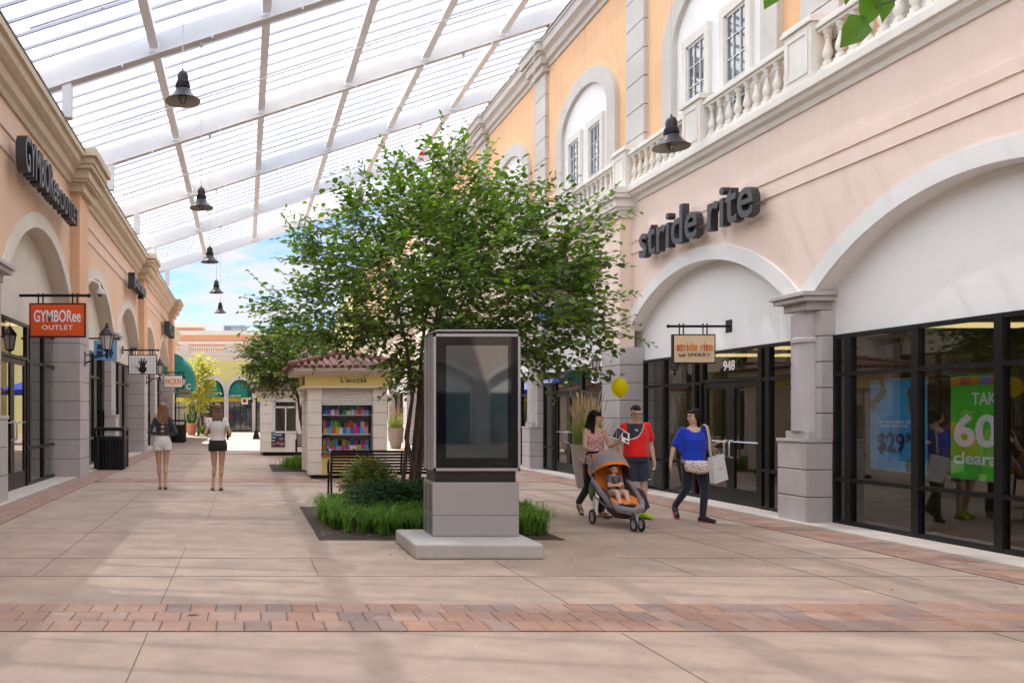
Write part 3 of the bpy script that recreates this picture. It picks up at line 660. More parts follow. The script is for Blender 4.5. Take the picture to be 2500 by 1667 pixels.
hv.build('casing', M('grey_metal', (.36, .39, .44), .5, var=.08, vs=2), ac)
hv = MB(); 
for q in range(7): hv.box(-2.0, -1.35, 83.97, 84.0, 9.4 + q * .12, 9.45 + q * .12)
hv.box(-1.2, .1, 83.975, 84, 10.1, 10.14); hv.box(-.3, -.27, 83.97, 84, 9.3, 10.3); hv.build('louvre', M('dark_louvre', (.06, .08, .12), .5), ac)
# building behind the viewpoint, seen only as a reflection in the screen and the shop windows
rr_ = thing('rear_building', 'pink arcaded building behind the viewpoint mirrored in the kiosk screen', 'building', (6, -25, 0)); m = MB(); t = MB(); tm_ = MB(); dk = MB(); pr = MB(); W1 = -25.
for i in range(7):
    a = 12.4 + 5.87 * (i - 5); xc = a + 2.935; Rr, cz = arc(xc, 2.6, 3.33, .98); n = 24
    xs = [xc - 2.6 + 5.2 * q / n for q in range(n + 1)]; zf = lambda x: cz + math.sqrt(max(0, Rr * Rr - (x - xc) ** 2))
    for x, x2 in zip(xs[:-1], xs[1:]): m.add([(x, W1, zf(x)), (x2, W1, zf(x2)), (x2, W1, 8), (x, W1, 8)], [(0, 1, 2, 3)]); t.add([(x, W1 + .04, zf(x)), (x2, W1 + .04, zf(x2)), (x2, W1 + .04, zf(x2) + .28), (x, W1 + .04, zf(x) + .28)], [(0, 1, 2, 3)])
    m.box(a, a + .33, W1 - .3, W1, 3.33, 8); m.box(a + 5.54, a + 5.87, W1 - .3, W1, 3.33, 8); tm_.box(a + .1, a + 5.77, W1 - .36, W1 - .30, 2.7, 4.5); pr.box(a - .4, a + .4, W1 - .3, W1 + .2, 0, 3.33); dk.box(a + .4, a + 5.4, W1 - .40, W1 - .36, 0, 2.7)
m.box(-17, 24, W1 - 6, W1 - .4, 4.5, 8); m.build('wall', PINK, rr_); t.build('arch_trim', WHITE, rr_); tm_.build('arch_infill', WHITE, rr_); pr.build('stone_pier', STONE, rr_); dk.build('shopfront_glass', M('window_dark_glass'), rr_)
def awning(root, xc, y, z0, wd, dp, h, mat, name='cover', axis='y'):
    mb = MB(); nu, nv = 16, 8; vs = []
    for i in range(nu + 1):
        for k in range(nv + 1):
            th = math.pi * i / nu; ph = math.pi / 2 * k / nv
            sc_ = 1 + .035 * math.cos(th * nu) 
            x = -math.cos(th) * wd * math.cos(ph) * sc_; d = math.sin(th) * dp * math.cos(ph) * sc_; z = h * math.sin(ph)
            vs.append((xc + x, y - d, z0 + z) if axis == 'y' else (y + d, xc + x, z0 + z))
    fs = [(i * (nv + 1) + k, (i + 1) * (nv + 1) + k, (i + 1) * (nv + 1) + k + 1, i * (nv + 1) + k + 1) for i in range(nu) for k in range(nv)]
    mb.add(vs, fs); lo = []
    for i in range(nu + 1):
        th = math.pi * i / nu; p = (xc - math.cos(th) * wd, y - math.sin(th) * dp) if axis == 'y' else (y + math.sin(th) * dp, xc - math.cos(th) * wd)
        lo += [(p[0], p[1], z0), (p[0], p[1], z0 - .28)]
    mb.add(lo, [(2 * i, 2 * i + 2, 2 * i + 3, 2 * i + 1) for i in range(nu)])
    return mb.build(name, mat, root, smooth=True, angle=60)
TEAL = M('teal_canvas', (.01, .24, .20), .75, var=.06, trans=.15)
for n_, (xc, ww, lab) in enumerate(((-.55, .82, 'teal dome awning with white lettering over the distant glass door'), (-2.93, .85, 'teal dome awning in the arch behind the yellow leaved tree'))):
    aw_ = thing('dome_awning', lab, 'awning', (xc, W0, 3.2), 'teal awnings on the distant building')
    awning(aw_, xc, W0 - .02, 3.35, ww, .9, 1.05, TEAL)
    if n_ == 0: txt(aw_, 'lettering', 'LUNA MAX', M('sign_white', (.85, .85, .85), .6), (xc - .3, W0 - 1.0, 3.2), CAMF, width=1.0, depth=.02, bold=.01)
aw_ = thing('dome_awning', 'large dark teal dome awning projecting from the left shops past the surf sign', 'awning', (-4.8, 52.5, 3.3))
awning(aw_, 52.5, -4.8, 3.3, 2.1, 1.75, 2.1, TEAL, axis='x'); txt(aw_, 'lettering', 'C', M('sign_white'), (-3.35, 50.55, 3.2), CAMF, height=.32, depth=.02, bold=.02)
bs = thing('blade_sign', 'small white hanging sign with red mark at the distant glass door', 'sign', (-.05, 76.8, 2.7))
m = MB(); m.box(-.32, .28, 76.75, 76.8, 2.45, 3.03); m.build('board', M('sign_white'), bs); m = MB(); m.box(-.17, .15, 76.74, 76.75, 2.6, 2.8); m.ell((.0, 76.745, 2.82), (.16, .006, .1)); m.build('red_mark', M('sign_red', (.35, .03, .04), .6), bs)
# ------------------------------------------------------------------ glazed canopy
SLP = .32
def zc(x): return 8.61 + SLP * (x + 3.8)
TY = [18.2 + 5.86 * k for k in range(-8, 5)]
XL, XR = -6.2, 9.6
cn = thing('canopy_roof', 'white steel and translucent panel canopy sloping over the whole lane', 'canopy', (2, 18, 8))
ang = math.atan(SLP)
def slab(mb, x0, x1, y0, y1, dz0, dz1):
    v = [(x0, y0, zc(x0) + dz0), (x1, y0, zc(x1) + dz0), (x1, y1, zc(x1) + dz0), (x0, y1, zc(x0) + dz0), (x0, y0, zc(x0) + dz1), (x1, y0, zc(x1) + dz1), (x1, y1, zc(x1) + dz1), (x0, y1, zc(x0) + dz1)]
    mb.add(v, [(0, 3, 2, 1), (4, 5, 6, 7), (0, 1, 5, 4), (1, 2, 6, 5), (2, 3, 7, 6), (3, 0, 4, 7)])
for y in TY:
    m = MB(); slab(m, XL, XR, y - .13, y + .13, 0, .46); m.build('rafter', CANW, cn, bevel=.01)
    m = MB(); m.box(-3.9, -3.7, y - .1, y + .1, 7.9, zc(-3.8) + .02); m.build('post', CANW, cn)
    m = MB(); m.box(8.6, 8.8, y - .1, y + .1, 11.85, zc(8.6) + .02); m.build('post', CANW, cn)
for x in (-1.93, .47, 2.93, 5.1, 7.3):
    m = MB(); dz = .17
    for a, b in zip(TY[:-1], TY[1:]):
        m.box(x - .065, x + .065, a + .13, b - .13, zc(x) + dz, zc(x) + .45); m.box(x - .095, x + .095, a + .13, b - .13, zc(x) + dz - .025, zc(x) + dz)
        for yy, d in ((a + .13, 1), (b - .13, -1)): m.box(x - .11, x + .11, yy, yy + d * .02, zc(x) + .06, zc(x) + dz + .1)
    m.build('beam', CANB, cn)
fix = MB()
PURL = M('purlin_grey', (.40, .40, .44), .5)
for a, b in zip(TY[:-1], TY[1:]):
    for k in range(1, 10):
        y = a + (b - a) * k / 10
        m = MB(); slab(m, XL, XR, y - .024, y + .024, .44, .50)
        if a > 5: m.build('purlin', PURL, cn)
        else: fix.add(m.v, m.f)
tag(fix.build('rear_purlins', PURL, cn), kind='stuff')
ys = MB()
for a, b in zip(TY[:-1], TY[1:]):       # wavy sheet between rafters
    n = 1
    ys.add([(XL, a, zc(XL) + .512), (XR, a, zc(XR) + .512), (XR, b, zc(XR) + .512), (XL, b, zc(XL) + .512)], [(0, 1, 2, 3)])
ys.build('roof_panel', PANEL, cn)
m = MB(); slab(m, XL, XR, TY[-1] + .13, TY[-1] + .22, .1, .56); m.build('edge_fascia', CANW, cn)
m = MB(); m.box(XL - .05, XL, TY[0], TY[-1] + .1, zc(XL) + .1, zc(XL) + .55); m.build('edge_fascia', CANW, cn)
pp = MB()
for a, b in zip(TY[:-1], TY[1:]):
    for fr_, dz in ((.52, -.02), (.97, -.06)):
        y = a + (b - a) * fr_ + (.03 if fr_ > .9 else 0)
        y = y if fr_ < .9 else b - .30
        pp.tube([(-3.9, y, zc(-3.9) + dz), (9.0, y, zc(9.0) + dz)], .021, 6)
        for i in range(7):
            x = -3.2 + i * 1.9; pp.tube([(x, y, zc(x) + dz), (x, y, zc(x) + .45)], .006, 4, cap=False); pp.box(x + .6, x + .64, y - .02, y + .02, zc(x + .6) + dz - .06, zc(x + .6) + dz)
pp.build('sprinkler_pipe', CANW, cn)

# pendant lamps
def pendant(x, y, z, label, zt):
    r = thing('pendant_lamp', label, 'lamp', (x, y, z), 'pendant lamps hung from the canopy')
    s = MB(); s.lathe([(.255, 0), (.258, .012), (.20, .055), (.14, .115), (.098, .19), (.094, .2)], (x, y, z), 32, cap=False)
    s.lathe([(.094, .2), (.11, .205), (.11, .225), (.096, .23), (.106, .24), (.106, .258), (.09, .262), (.098, .272), (.095, .285), (.082, .292), (.082, .37), (.07, .41), (.045, .44), (.015, .45), (.015, .48)], (x, y, z), 28)
    s.build('shade', LAMPM, r, smooth=True)
    i = MB(); i.lathe([(.252, .004), (.196, .05), (.135, .11), (.09, .185), (.001, .19)], (x, y, z), 32, cap=False); i.build('shade_lining', LAMPIN, r, smooth=True)
    b = MB(); b.lathe([(.045, .14), (.045, .05), (.035, .0), (.012, -.03)], (x, y, z), 14); b.build('bulb_glass', M('bulb_glass', (.55, .55, .52), .15, spec=.8), r, smooth=True)
    c = MB()
    for k in range(8):
        a = 2 * math.pi * k / 8; c.tube([(x + .052 * math.cos(a), y + .052 * math.sin(a), z + .14), (x + .052 * math.cos(a), y + .052 * math.sin(a), z + .03), (x + .02 * math.cos(a), y + .02 * math.sin(a), z - .035)], .004, 4)
    for zz in (.11, .07, .03): c.lathe([(.05, zz), (.057, zz), (.057, zz + .006), (.05, zz + .006)], (x, y, z), 16, cap=False)
    c.build('cage', LAMPM, r)
    k = MB(); k.tube([(x, y, z + .48), (x, y, zt)], .009, 6); k.build('suspension_cable', CANW, r)
    k = MB(); k.lathe([(.03, -.1), (.05, -.06), (.05, -.02), (.09, 0)], (x, y, zt), 14); k.tube([(x - .03, y, zt - .13), (x, y, zt - .1), (x + .02, y, zt - .17)], .008, 5); k.build('ceiling_mount', CANW, r)
zs_ = [6.11, 5.98, 5.87, 5.84, 5.83]; order = ['nearest large', 'second', 'third', 'fourth', 'farthest smallest']
for k in range(5):
    y = 18.2 + 5.86 * (k - 1); x = [-.90, -.93, -.99, -1.0, -1.03][k]
    pendant(x, y, zs_[k], f'black bell pendant lamp, {order[k]} of the row above the left half of the lane', zc(x))
for k in range(4):
    y = 18.2 + 5.86 * (k - 1); lab = ['black bell pendant lamp in front of the white balustrade above the shoe shop', 'black bell pendant lamp hidden in the top of the big tree', 'black bell pendant lamp behind the right side of the big tree', 'black bell pendant lamp far behind the big tree'][k]
    pendant(6.2, y, 5.44, lab, zc(6.2))
# ------------------------------------------------------------------ wall signs
SIGNK = M('sign_letter_dark', (.035, .034, .038), .45, spec=.5)
ws = thing('wall_sign', 'dark grey raised lower case letters reading stride rite on the pink wall', 'sign', (7.95, 15.2, 4.67))
letters(ws, 'stride rite', SIGNK, (8.02, 17.0, 4.67), RIGHTF, width=3.8, height=.70, depth=.13, bold=.012, center=False)
ws = thing('wall_sign', 'dark raised capital letters spelling a baby clothes outlet high on the peach wall', 'sign', (-4, 17.4, 5.98))
letters(ws, 'GYMBORee', SIGNK, (-4.12, 15.25, 5.98), LEFTF, width=2.75, height=.66, depth=.19, bold=.012, center=False)
letters(ws, 'OUTLET', SIGNK, (-4.12, 18.1, 5.98), LEFTF, width=2.0, height=.42, depth=.19, bold=.012, center=False)
ws = thing('wall_sign', 'small black raised letters on the peach wall just before the second cornice break', 'sign', (-4, 30, 5.9))
letters(ws, 'journeys', SIGNK, (-4.15, 30.1, 6.02), LEFTF, width=3.6, height=.6, depth=.24, bold=.03, center=False)
ws = thing('wall_sign', 'far black raised letters high on the left peach wall beside the third cornice break', 'sign', (-4, 44, 5.9))
letters(ws, 'PACSUN', SIGNK, (-4.15, 43.6, 5.7), LEFTF, width=3.0, height=.65, depth=.3, bold=.03, center=False)
ws = thing('wall_sign', 'dark raised letters on the pink wall half hidden behind the big tree', 'sign', (8, 21, 4.6))
letters(ws, 'sketchers', SIGNK, (8.02, 23.4, 4.75), RIGHTF, width=4.0, height=.72, depth=.2, bold=.025, center=False)
ws = thing('wall_sign', 'blue lettering low on the pink wall showing through the leaves of the big tree', 'sign', (8, 21, 4.2))
letters(ws, 'outlet', M('sign_blue', (.05, .12, .40), .5), (8.04, 23.2, 4.05), RIGHTF, width=2.4, height=.36, depth=.12, bold=.02, center=False)

# ------------------------------------------------------------------ blade signs
def blade(x0, x1, y, z0, z1, label, face, wallx, zbar, s=1., loc_name='blade_sign', frame=True):
    r = thing(loc_name, label, 'sign', ((x0 + x1) / 2, y, z0), 'hanging shop signs')
    m = MB(); fr = .022 * s if frame else .004
    m.box(x0, x1, y - .035, y + .035, z0, z1); m.build('sign_frame', BLACK, r, bevel=.004)
    m = MB(); m.box(x0 + fr, x1 - fr, y - .042, y + .042, z0 + fr, z1 - fr); b = m.build('sign_face', face, r)
    m = MB(); far = x0 - .06 if wallx > x1 else x1 + .06
    m.tube([(wallx, y, zbar), (far, y, zbar)], .022 * s, 8); m.ell((far, y, zbar), .032 * s)
    xs = [x0 + .13 * s, x0 + .20 * s, x1 - .20 * s, x1 - .13 * s]
    for x in xs: m.tube([(x, y, z1 - .005), (x, y, zbar + .05)], .012 * s, 6)
    d = -1 if wallx > x1 else 1
    m.box(wallx - .012, wallx + .012, y - .10 * s, y + .10 * s, zbar - .11 * s, zbar + .11 * s)
    for a in (-1, 1):
        for c in (-1, 1): m.ell((wallx + d * .014, y + a * .07 * s, zbar + c * .08 * s), .012 * s, seg=8, ring=6)
    m.build('bracket', BLACK, r); return r, b
CREAMF = M('sign_cream', (.80, .60, .38), .6); OR = M('sign_orange', (.78, .085, .003), .55); SW = M('sign_white', (.85, .85, .85), .6)
r, b = blade(7.42, 8.16, 14.75, 2.45, 2.96, 'cream hanging shop sign with multicoloured name above a second dark name, over the glass doors', CREAMF, 8.42, 3.10)
cols = [('s', (.7, .06, .08)), ('t', (.8, .12, .03)), ('r', (.45, .5, .05)), ('i', (.8, .08, .2)), ('d', (.8, .25, .02)), ('e', (.85, .2, .02)), ('r', (.45, .55, .08)), ('i', (.75, .1, .1)), ('t', (.75, .06, .05)), ('e', (.85, .25, .02))]
vs, fs = text_map('stride rite', (7.79, 14.70, 2.745), *CAMF, width=.62, height=.145, depth=.006, bold=.012)
mt = MB(); xs = [7.48 + .62 * t for t in (.0, .085, .18, .255, .32, .45, .60, .685, .735, .81, .88, 1.01)]
lm = [M('sl_%d' % i, c, .6) for i, (_, c) in enumerate(cols)]
def which(x):
    t = (x - 7.48) / .62; ed = [.10, .20, .275, .34, .48, .62, .72, .79, .865]
    for i, e in enumerate(ed):
        if t < e: return i
    return 9
mt.v = [tuple(v) for v in vs]; mt.f = [tuple(f) for f in fs]; mt.c = [None] * len(fs); mt.m = [which(sum(vs[i].x for i in f) / len(f)) for f in fs]
mt.build('lettering', lm, r)
txt(r, 'lettering', 'SPERRY', M('sign_brown', (.08, .05, .035), .6), (7.87, 14.705, 2.60), CAMF, width=.40, height=.06, depth=.006, bold=.004)
txt(r, 'lettering', 'keds', M('sign_brown'), (7.575, 14.705, 2.60), CAMF, width=.11, height=.062, depth=.006, bold=.004)
r, b = blade(-4.46, -3.29, 17.6, 3.16, 3.87, 'orange hanging shop sign with white capital lettering at the far left', OR, -4.72, 4.03, 1.4)
txt(r, 'lettering', 'GYMBORee', SW, (-3.875, 17.555, 3.60), CAMF, width=.97, height=.25, depth=.008, bold=.016)
txt(r, 'lettering', 'OUTLET', SW, (-3.875, 17.555, 3.365), CAMF, width=.64, height=.10, depth=.008, bold=.012, spacing=1.1)
BLU = M('sign_pale_blue', (.16, .40, .66), .55)
r, b = blade(-4.08, -3.47, 23.0, 3.03, 3.56, 'pale blue hanging restroom sign behind the left lantern', BLU, -4.3, 3.62, 1.0, frame=False)
NB = M('sign_navy', (.01, .03, .12), .6); m = MB(); y = 22.95
m.lathe([(.045, 0), (.045, .012)], (0, 0, 0), 4) if False else None
m.box(-3.66, -3.58, y - .004, y, 3.20, 3.40); m.box(-3.645, -3.595, y - .004, y, 3.09, 3.2); m.ell((-3.62, y, 3.45), (.035, .004, .04)); m.prism([(-3.70, 3.18), (-3.54, 3.18), (-3.62, 3.42)], 'y', y - .005, y)
m.build('pictogram', NB, r)
m = MB(); m.box(-3.99, -3.86, y - .004, y, 3.32, 3.46); m.box(-4.01, -3.84, y - .004, y, 3.14, 3.28); m.build('pictogram', NB, r)
txt(r, 'lettering', 'Family', NB, (-3.93, y, 3.08), CAMF, width=.16, depth=.004)
GRID = SW
r, b = blade(-4.38, -3.31, 32.0, 3.06, 3.80, 'white hanging sign with a black open hand print over a grid', GRID, -4.6, 3.98, 1.3)
m = MB(); y = 31.955
for i in range(1, 9): xx = -4.36 + 1.03 * i / 9; m.box(xx - .005, xx + .005, y - .002, y, 3.09, 3.77)
for i in range(1, 6): zz = 3.09 + .68 * i / 6; m.box(-4.35, -3.34, y - .0025, y, zz - .005, zz + .005)
m.build('grid_lines', M('grid_grey', (.3, .3, .3), .6), r)
m = MB(); cx, cz_ = -3.84, 3.26
m.ell((cx, y, cz_), (.15, .006, .13)); m.ell((cx, y, cz_ - .08), (.11, .006, .08))
for a, l, w_ in ((-24, .36, .032), (-8, .42, .034), (8, .42, .034), (24, .36, .032)):
    d = Vector((math.sin(R(a)), 0, math.cos(R(a)))); p = Vector((cx, y, cz_)); m.tube([p + d * .08, p + d * l * .7, p + d * l], [w_, w_, w_ * .6], 8, flat=.12)
m.tube([(cx - .1, y, cz_ - .02), (cx - .22, y, cz_ + .08), (cx - .28, y, cz_ + .13)], [.04, .034, .02], 8, flat=.12)
m.build('hand_print', BLACK, r)
r, b = blade(-4.39, -3.35, 46.0, 3.0, 3.66, 'white hanging sign with orange surf shop lettering in front of the teal awning', SW, -4.6, 3.82, 1.3, frame=True)
txt(r, 'lettering', 'PACSUN', M('sign_amber', (.85, .28, .01), .6), (-3.87, 45.955, 3.33), CAMF, width=.85, height=.32, depth=.006, bold=.03)
r, b = blade(-4.2, -3.35, 53.5, 2.62, 3.16, 'small pale grey hanging sign with thin dark lettering under the teal awning', M('sign_greyish', (.55, .52, .49), .6), -4.8, 3.25, 1.)
txt(r, 'lettering', 'ICING', M('sign_brown'), (-3.78, 53.45, 2.88), CAMF, width=.62, height=.16, depth=.006, bold=.01)
# street numbers and window lettering
for t_, x, y, z, h, lab in (('948', 8.33, 14.6, 2.41, .15, 'white street number 948 on the glass over the shoe shop doors'), ('864', 8.33, 22.05, 2.41, .13, 'white street number 864 on the glass over the doors behind the tree')):
    r = thing('door_number', lab, 'number', (x, y, z)); txt(r, 'lettering', t_, SW, (x, y, z), RIGHTF, height=h * 1.15, depth=.006, bold=.012)
# dark blue awning edge and oval logo in the neighbouring shop
r = thing('window_logo', 'white oval swirl logo on the glass above the doors left of the stone pier', 'logo', (8.36, 20.2, 2.45))
m = MB()
for a, b_, t0, t1 in ((.34, .13, 20, 330), (.22, .07, -40, 250)):
    m.tube([(8.36, 20.2 + a * math.cos(R(t)), 2.45 + b_ * math.sin(R(t))) for t in range(t0, t1, 15)], .018, 5)
m.build('swirl', SW, r)
r = thing('flat_awning', 'short royal blue fascia with white lettering over the shop doors behind the tree', 'awning', (8.1, 22.6, 2.4))
m = MB(); m.box(8.2, 8.40, 22.2, 23.5, 2.40, 2.52); m.build('fascia', M('royal_blue', (.01, .05, .42), .6), r); txt(r, 'lettering', 'GL.Z', SW, (8.19, 22.9, 2.46), RIGHTF, width=.7, height=.08, depth=.01, bold=.02)
# window posters
def poster(y0, y1, z0, z1, x, label, face, build_):
    r = thing('window_poster', label, 'poster', (x, (y0 + y1) / 2, z0)); m = MB(); m.box(x, x + .006, y0, y1, z0, z1); m.build('sheet', face, r)
    m = MB(); m.box(x - .006, x + .010, y0 - .01, y1 + .01, z1, z1 + .02); m.box(x - .006, x + .010, y0 - .01, y1 + .01, z0 - .02, z0); m.build('rail', STEEL, r); build_(r)
PB = M('poster_blue', (.07, .42, .82), .6, var=.15, vs=3); PG = M('poster_green', (.10, .66, .02), .6, var=.12, vs=2); PW = M('poster_white', (.9, .9, .9), .6); PN = M('poster_navy', (.02, .03, .12), .6)
def shoe(mb, x, y, z, a, s=1.):
    c, s_ = math.cos(R(a)), math.sin(R(a))
    for d, w_, h in ((-.08, .05, .055), (0, .045, .05), (.08, .05, .06)): mb.ell((x, y + d * c * s, z + d * s_ * s), (.004, w_ * s, h * s))
def pbl(r):
    txt(r, 'lettering', '$29', PN, (8.642, 11.36, 1.18), RIGHTF, width=.48, height=.29, depth=.003, bold=.02); txt(r, 'lettering', '99', PN, (8.642, 11.02, 1.27), RIGHTF, width=.16, height=.13, depth=.003, bold=.02)
    txt(r, 'lettering', 'for most infant sizes', PW, (8.642, 11.26, 1.48), RIGHTF, width=.62, depth=.002); txt(r, 'lettering', 'every day price', PW, (8.642, 11.3, 1.42), RIGHTF, width=.46, depth=.002)
    m = MB(); shoe(m, 8.645, 11.60, 1.78, -40, 1.3); shoe(m, 8.645, 11.0, 1.74, 80, 1.3); shoe(m, 8.645, 10.98, .98, -50, 1.3); shoe(m, 8.645, 11.5, 1.94, 70, .9); m.build('printed_shoes', M('shoe_olive', (.10, .14, .06), .7, var=.5, vs=30), r)
    m = MB()
    for q in range(9): m.ell((8.644, 10.85 + rnd.random() * .85, .9 + rnd.random() * 1.1), (.003, .02, .02), seg=6, ring=4)
    m.build('printed_dots', M('dots', (.5, .1, .3), .7), r)
poster(10.76, 11.74, .83, 2.03, 8.65, 'blue hanging window poster with a price in dark numerals and printed shoes', PB, pbl)
def pgr(r):
    txt(r, 'lettering', 'TAK', PW, (8.688, 9.975, 1.76), RIGHTF, width=.34, height=.145, depth=.003, bold=.012)
    txt(r, 'lettering', '60', PW, (8.688, 10.09, 1.38), RIGHTF, width=.62, height=.40, depth=.003, bold=.03)
    txt(r, 'lettering', 'cleara', PW, (8.688, 10.10, 1.05), RIGHTF, width=.60, height=.15, depth=.003, bold=.022)
    m = MB(); cs = [(.8, .3, .02), (.7, .1, .08), (.8, .25, .02), (.25, .2, .7), (.75, .1, .1)]
    for i, c in enumerate(cs): y = 10.44 - i * .138; mm = MB(); mm.box(8.684, 8.69, y - .138, y, 1.93, 2.02); mm.build('colour_band', M('pc%d' % i, c, .6), r)
poster(9.74, 10.45, .80, 2.04, 8.69, 'bright green hanging window poster with large white clearance lettering', PG, pgr)
poster(7.0, 8.0, .9, 2.1, 8.9, 'pale turquoise window poster near the right edge of the picture', M('poster_aqua', (.25, .55, .55), .6, var=.2, vs=3), lambda r: None)

# ------------------------------------------------------------------ lanterns
LG = M('lantern_glass', (.62, .57, .54), .25, spec=.6)
def lantern(wx, y, zb, sg, s, label):
    """bracket plate at wall x = wx, lantern hangs out towards sg"""
    cx = wx + sg * .50 * s; r = thing('wall_lantern', label, 'lantern', (wx, y, zb), 'lanterns on the stone piers')
    m = MB(); m.box(wx - .015, wx + .015, y - .05 * s, y + .05 * s, zb - .22 * s, zb + .12 * s)
    m.tube([(wx, y, zb - .14 * s), (wx + sg * .12 * s, y, zb - .10 * s), (wx + sg * .25 * s, y, zb + .0 * s), (wx + sg * .42 * s, y, zb + .03 * s), (cx, y, zb + .06 * s)], .018 * s, 8)
    m.tube([(wx, y, zb + .06 * s), (wx + sg * .16 * s, y, zb + .02 * s), (wx + sg * .3 * s, y, zb + .02 * s)], .013 * s, 6)
    m.build('bracket', BLACK, r, smooth=True)
    b = MB(); z0 = zb + .16 * s
    b.lathe([(.03 * s, -.16 * s), (.02 * s, -.20 * s), (.05 * s, -.12 * s), (.025 * s, -.08 * s), (.03 * s, -.04 * s), (.09 * s, -.01 * s), (.10 * s, 0)], (cx, y, z0), 12)
    bt, tp, h = .095 * s, .155 * s, .33 * s
    for k in range(6):
        a = math.pi / 3 * k + .3; b.tube([(cx + bt * math.cos(a), y + bt * math.sin(a), z0), (cx + tp * math.cos(a), y + tp * math.sin(a), z0 + h)], .010 * s, 5)
    for rr, zz in ((bt, 0), (tp, h)):
        pp = [(cx + rr * math.cos(math.pi / 3 * k + .3), y + rr * math.sin(math.pi / 3 * k + .3), z0 + zz) for k in range(7)]; b.tube(pp, .012 * s, 5)
    b.lathe([(.19 * s, h), (.18 * s, h + .02 * s), (.09 * s, h + .13 * s), (.05 * s, h + .16 * s), (.055 * s, h + .19 * s), (.02 * s, h + .21 * s), (.03 * s, h + .24 * s), (.004 * s, h + .30 * s)], (cx, y, z0), 6, rot=.3)
    b.build('lantern_cage', BLACK, r)
    g_ = MB(); g_.lathe([(.085 * s, .01 * s), (.143 * s, h - .005 * s)], (cx, y, z0), 6, rot=.3); g_.build('lantern_glass', LG, r)
lantern(-4.05, 21.5, 3.02, 1, 1.12, 'black glazed lantern on the nearest left pier in front of the restroom sign')
lantern(-4.05, 34.9, 3.02, 1, 1.12, 'black glazed lantern on the second left pier beside the hand print sign')
lantern(-4.05, 48.3, 3.02, 1, 1.12, 'far black glazed lantern beside the orange lettered surf sign')
lantern(7.88, 18.3, 2.42, -1, .62, 'black glazed lantern on the right stone pier behind the leaves and above the balloon')
lantern(7.88, 30.04, 2.42, -1, .62, 'black glazed lantern on the farther right pier hidden behind the tree')
r = thing('security_camera', 'white dome security camera on a curved arm on the left wall', 'security camera', (-4.3, 23.2, 5.1))
m = MB(); m.tube([(-4.3, 23.2, 5.2), (-4.15, 23.2, 5.22), (-3.98, 23.2, 5.14), (-3.95, 23.2, 4.98)], .03, 8); m.build('arm', WPAINT, r, smooth=True)
m = MB(); m.lathe([(.04, .16), (.09, .14), (.13, .05), (.135, 0)], (-3.95, 23.2, 4.84), 16); m.build('housing', M('camera_grey', (.55, .55, .56), .4), r, smooth=True)
m = MB(); m.ell((-3.95, 23.2, 4.83), (.085, .085, .075)); m.build('dome', M('window_dark_glass'), r, smooth=True)

# ------------------------------------------------------------------ litter bins
def bin_(x, y, s, label):
    r = thing('litter_bin', label, 'litter bin', (x, y, 0), 'black slatted litter bins'); h = 1.12 * s; w_ = .38 * s
    m = MB()
    for k in range(9):
        t = -w_ + .03 + (2 * w_ - .06) * k / 8
        for (a, b_) in ((t, -w_), (t, w_)): m.box(x + a - .022 * s, x + a + .022 * s, y + b_ - .008, y + b_ + .008, .07, h - .26 * s); m.box(x + b_ - .008, x + b_ + .008, y + a - .022 * s, y + a + .022 * s, .07, h - .26 * s)
    m.build('slatted_sides', BLACK, r)
    m = MB(); m.lathe([(w_ * 1.28, 0), (w_ * 1.34, .07)], (x, y, 0), 4, rot=math.pi / 4)
    for zz in (h - .27 * s, h - .07 * s): m.box(x - w_ - .02, x + w_ + .02, y - w_ - .02, y + w_ + .02, zz, zz + .045)
    for a in (-1, 1):
        for b_ in (-1, 1): m.box(x + a * w_ - .03, x + a * w_ + .03, y + b_ * w_ - .03, y + b_ * w_ + .03, .05, h)
    m.box(x - w_, x + w_, y - w_, y + w_, h - .03, h + .02); m.build('bin_frame', BLACK, r, bevel=.005)
    m = MB(); m.lathe([(w_ * .88, .08), (w_ * .92, h - .30 * s)], (x, y, 0), 20); m.build('liner', M('liner_black', (.008, .008, .009), .6), r)
bin_(-3.80, 24.2, 1.05, 'black slatted square litter bin nearest, in front of the left stone pier')
bin_(-3.7, 47.0, 1.1, 'far black litter bin behind the two walking girls')

# ------------------------------------------------------------------ benches
def bench(x0, x1, y, label, s=1.):
    r = thing('park_bench', label, 'bench', ((x0 + x1) / 2, y, 0), 'black slatted metal benches')
    m = MB()
    for k in range(8):
        t = k / 7; z = .46 + .40 * t; yy = y + .02 - .09 * t; m.box(x0, x1, yy - .008, yy + .008, z - .019, z + .019)
    m.box(x0, x1, y - .09, y - .06, .845, .885); m.build('backrest', BLACK, r)
    m = MB()
    for k in range(7): yy = y + .08 + .065 * k; m.box(x0, x1, yy - .022, yy + .022, .425, .44)
    m.build('seat', BLACK, r)
    n = 4
    for i in range(n):
        x = x0 + (x1 - x0) * i / (n - 1)
        m = MB(); m.box(x - .012, x + .012, y - .02, y + .52, .40, .425); m.tube([(x, y + .03, .40), (x, y - .08, .88)], .018, 6); m.build('support', BLACK, r)
    for x in (x0 - .01, x1 + .01):
        m = MB(); m.tube([(x, y - .10, .0), (x, y - .04, .42), (x, y - .06, .66), (x, y + .05, .70), (x, y + .45, .66), (x, y + .50, .55), (x, y + .48, .3), (x, y + .52, 0)], .021, 8)
        m.ell((x, y - .10, .01), (.035, .035, .012)); m.ell((x, y + .52, .01), (.035, .035, .012)); m.build('arm_leg', BLACK, r, smooth=True)
bench(1.66, 3.66, 16.25, 'black slatted metal bench seen from behind beside the planting bed and the accessories kiosk')
bench(1.82, 3.2, 29.6, 'smaller black slatted bench between the two kiosks')

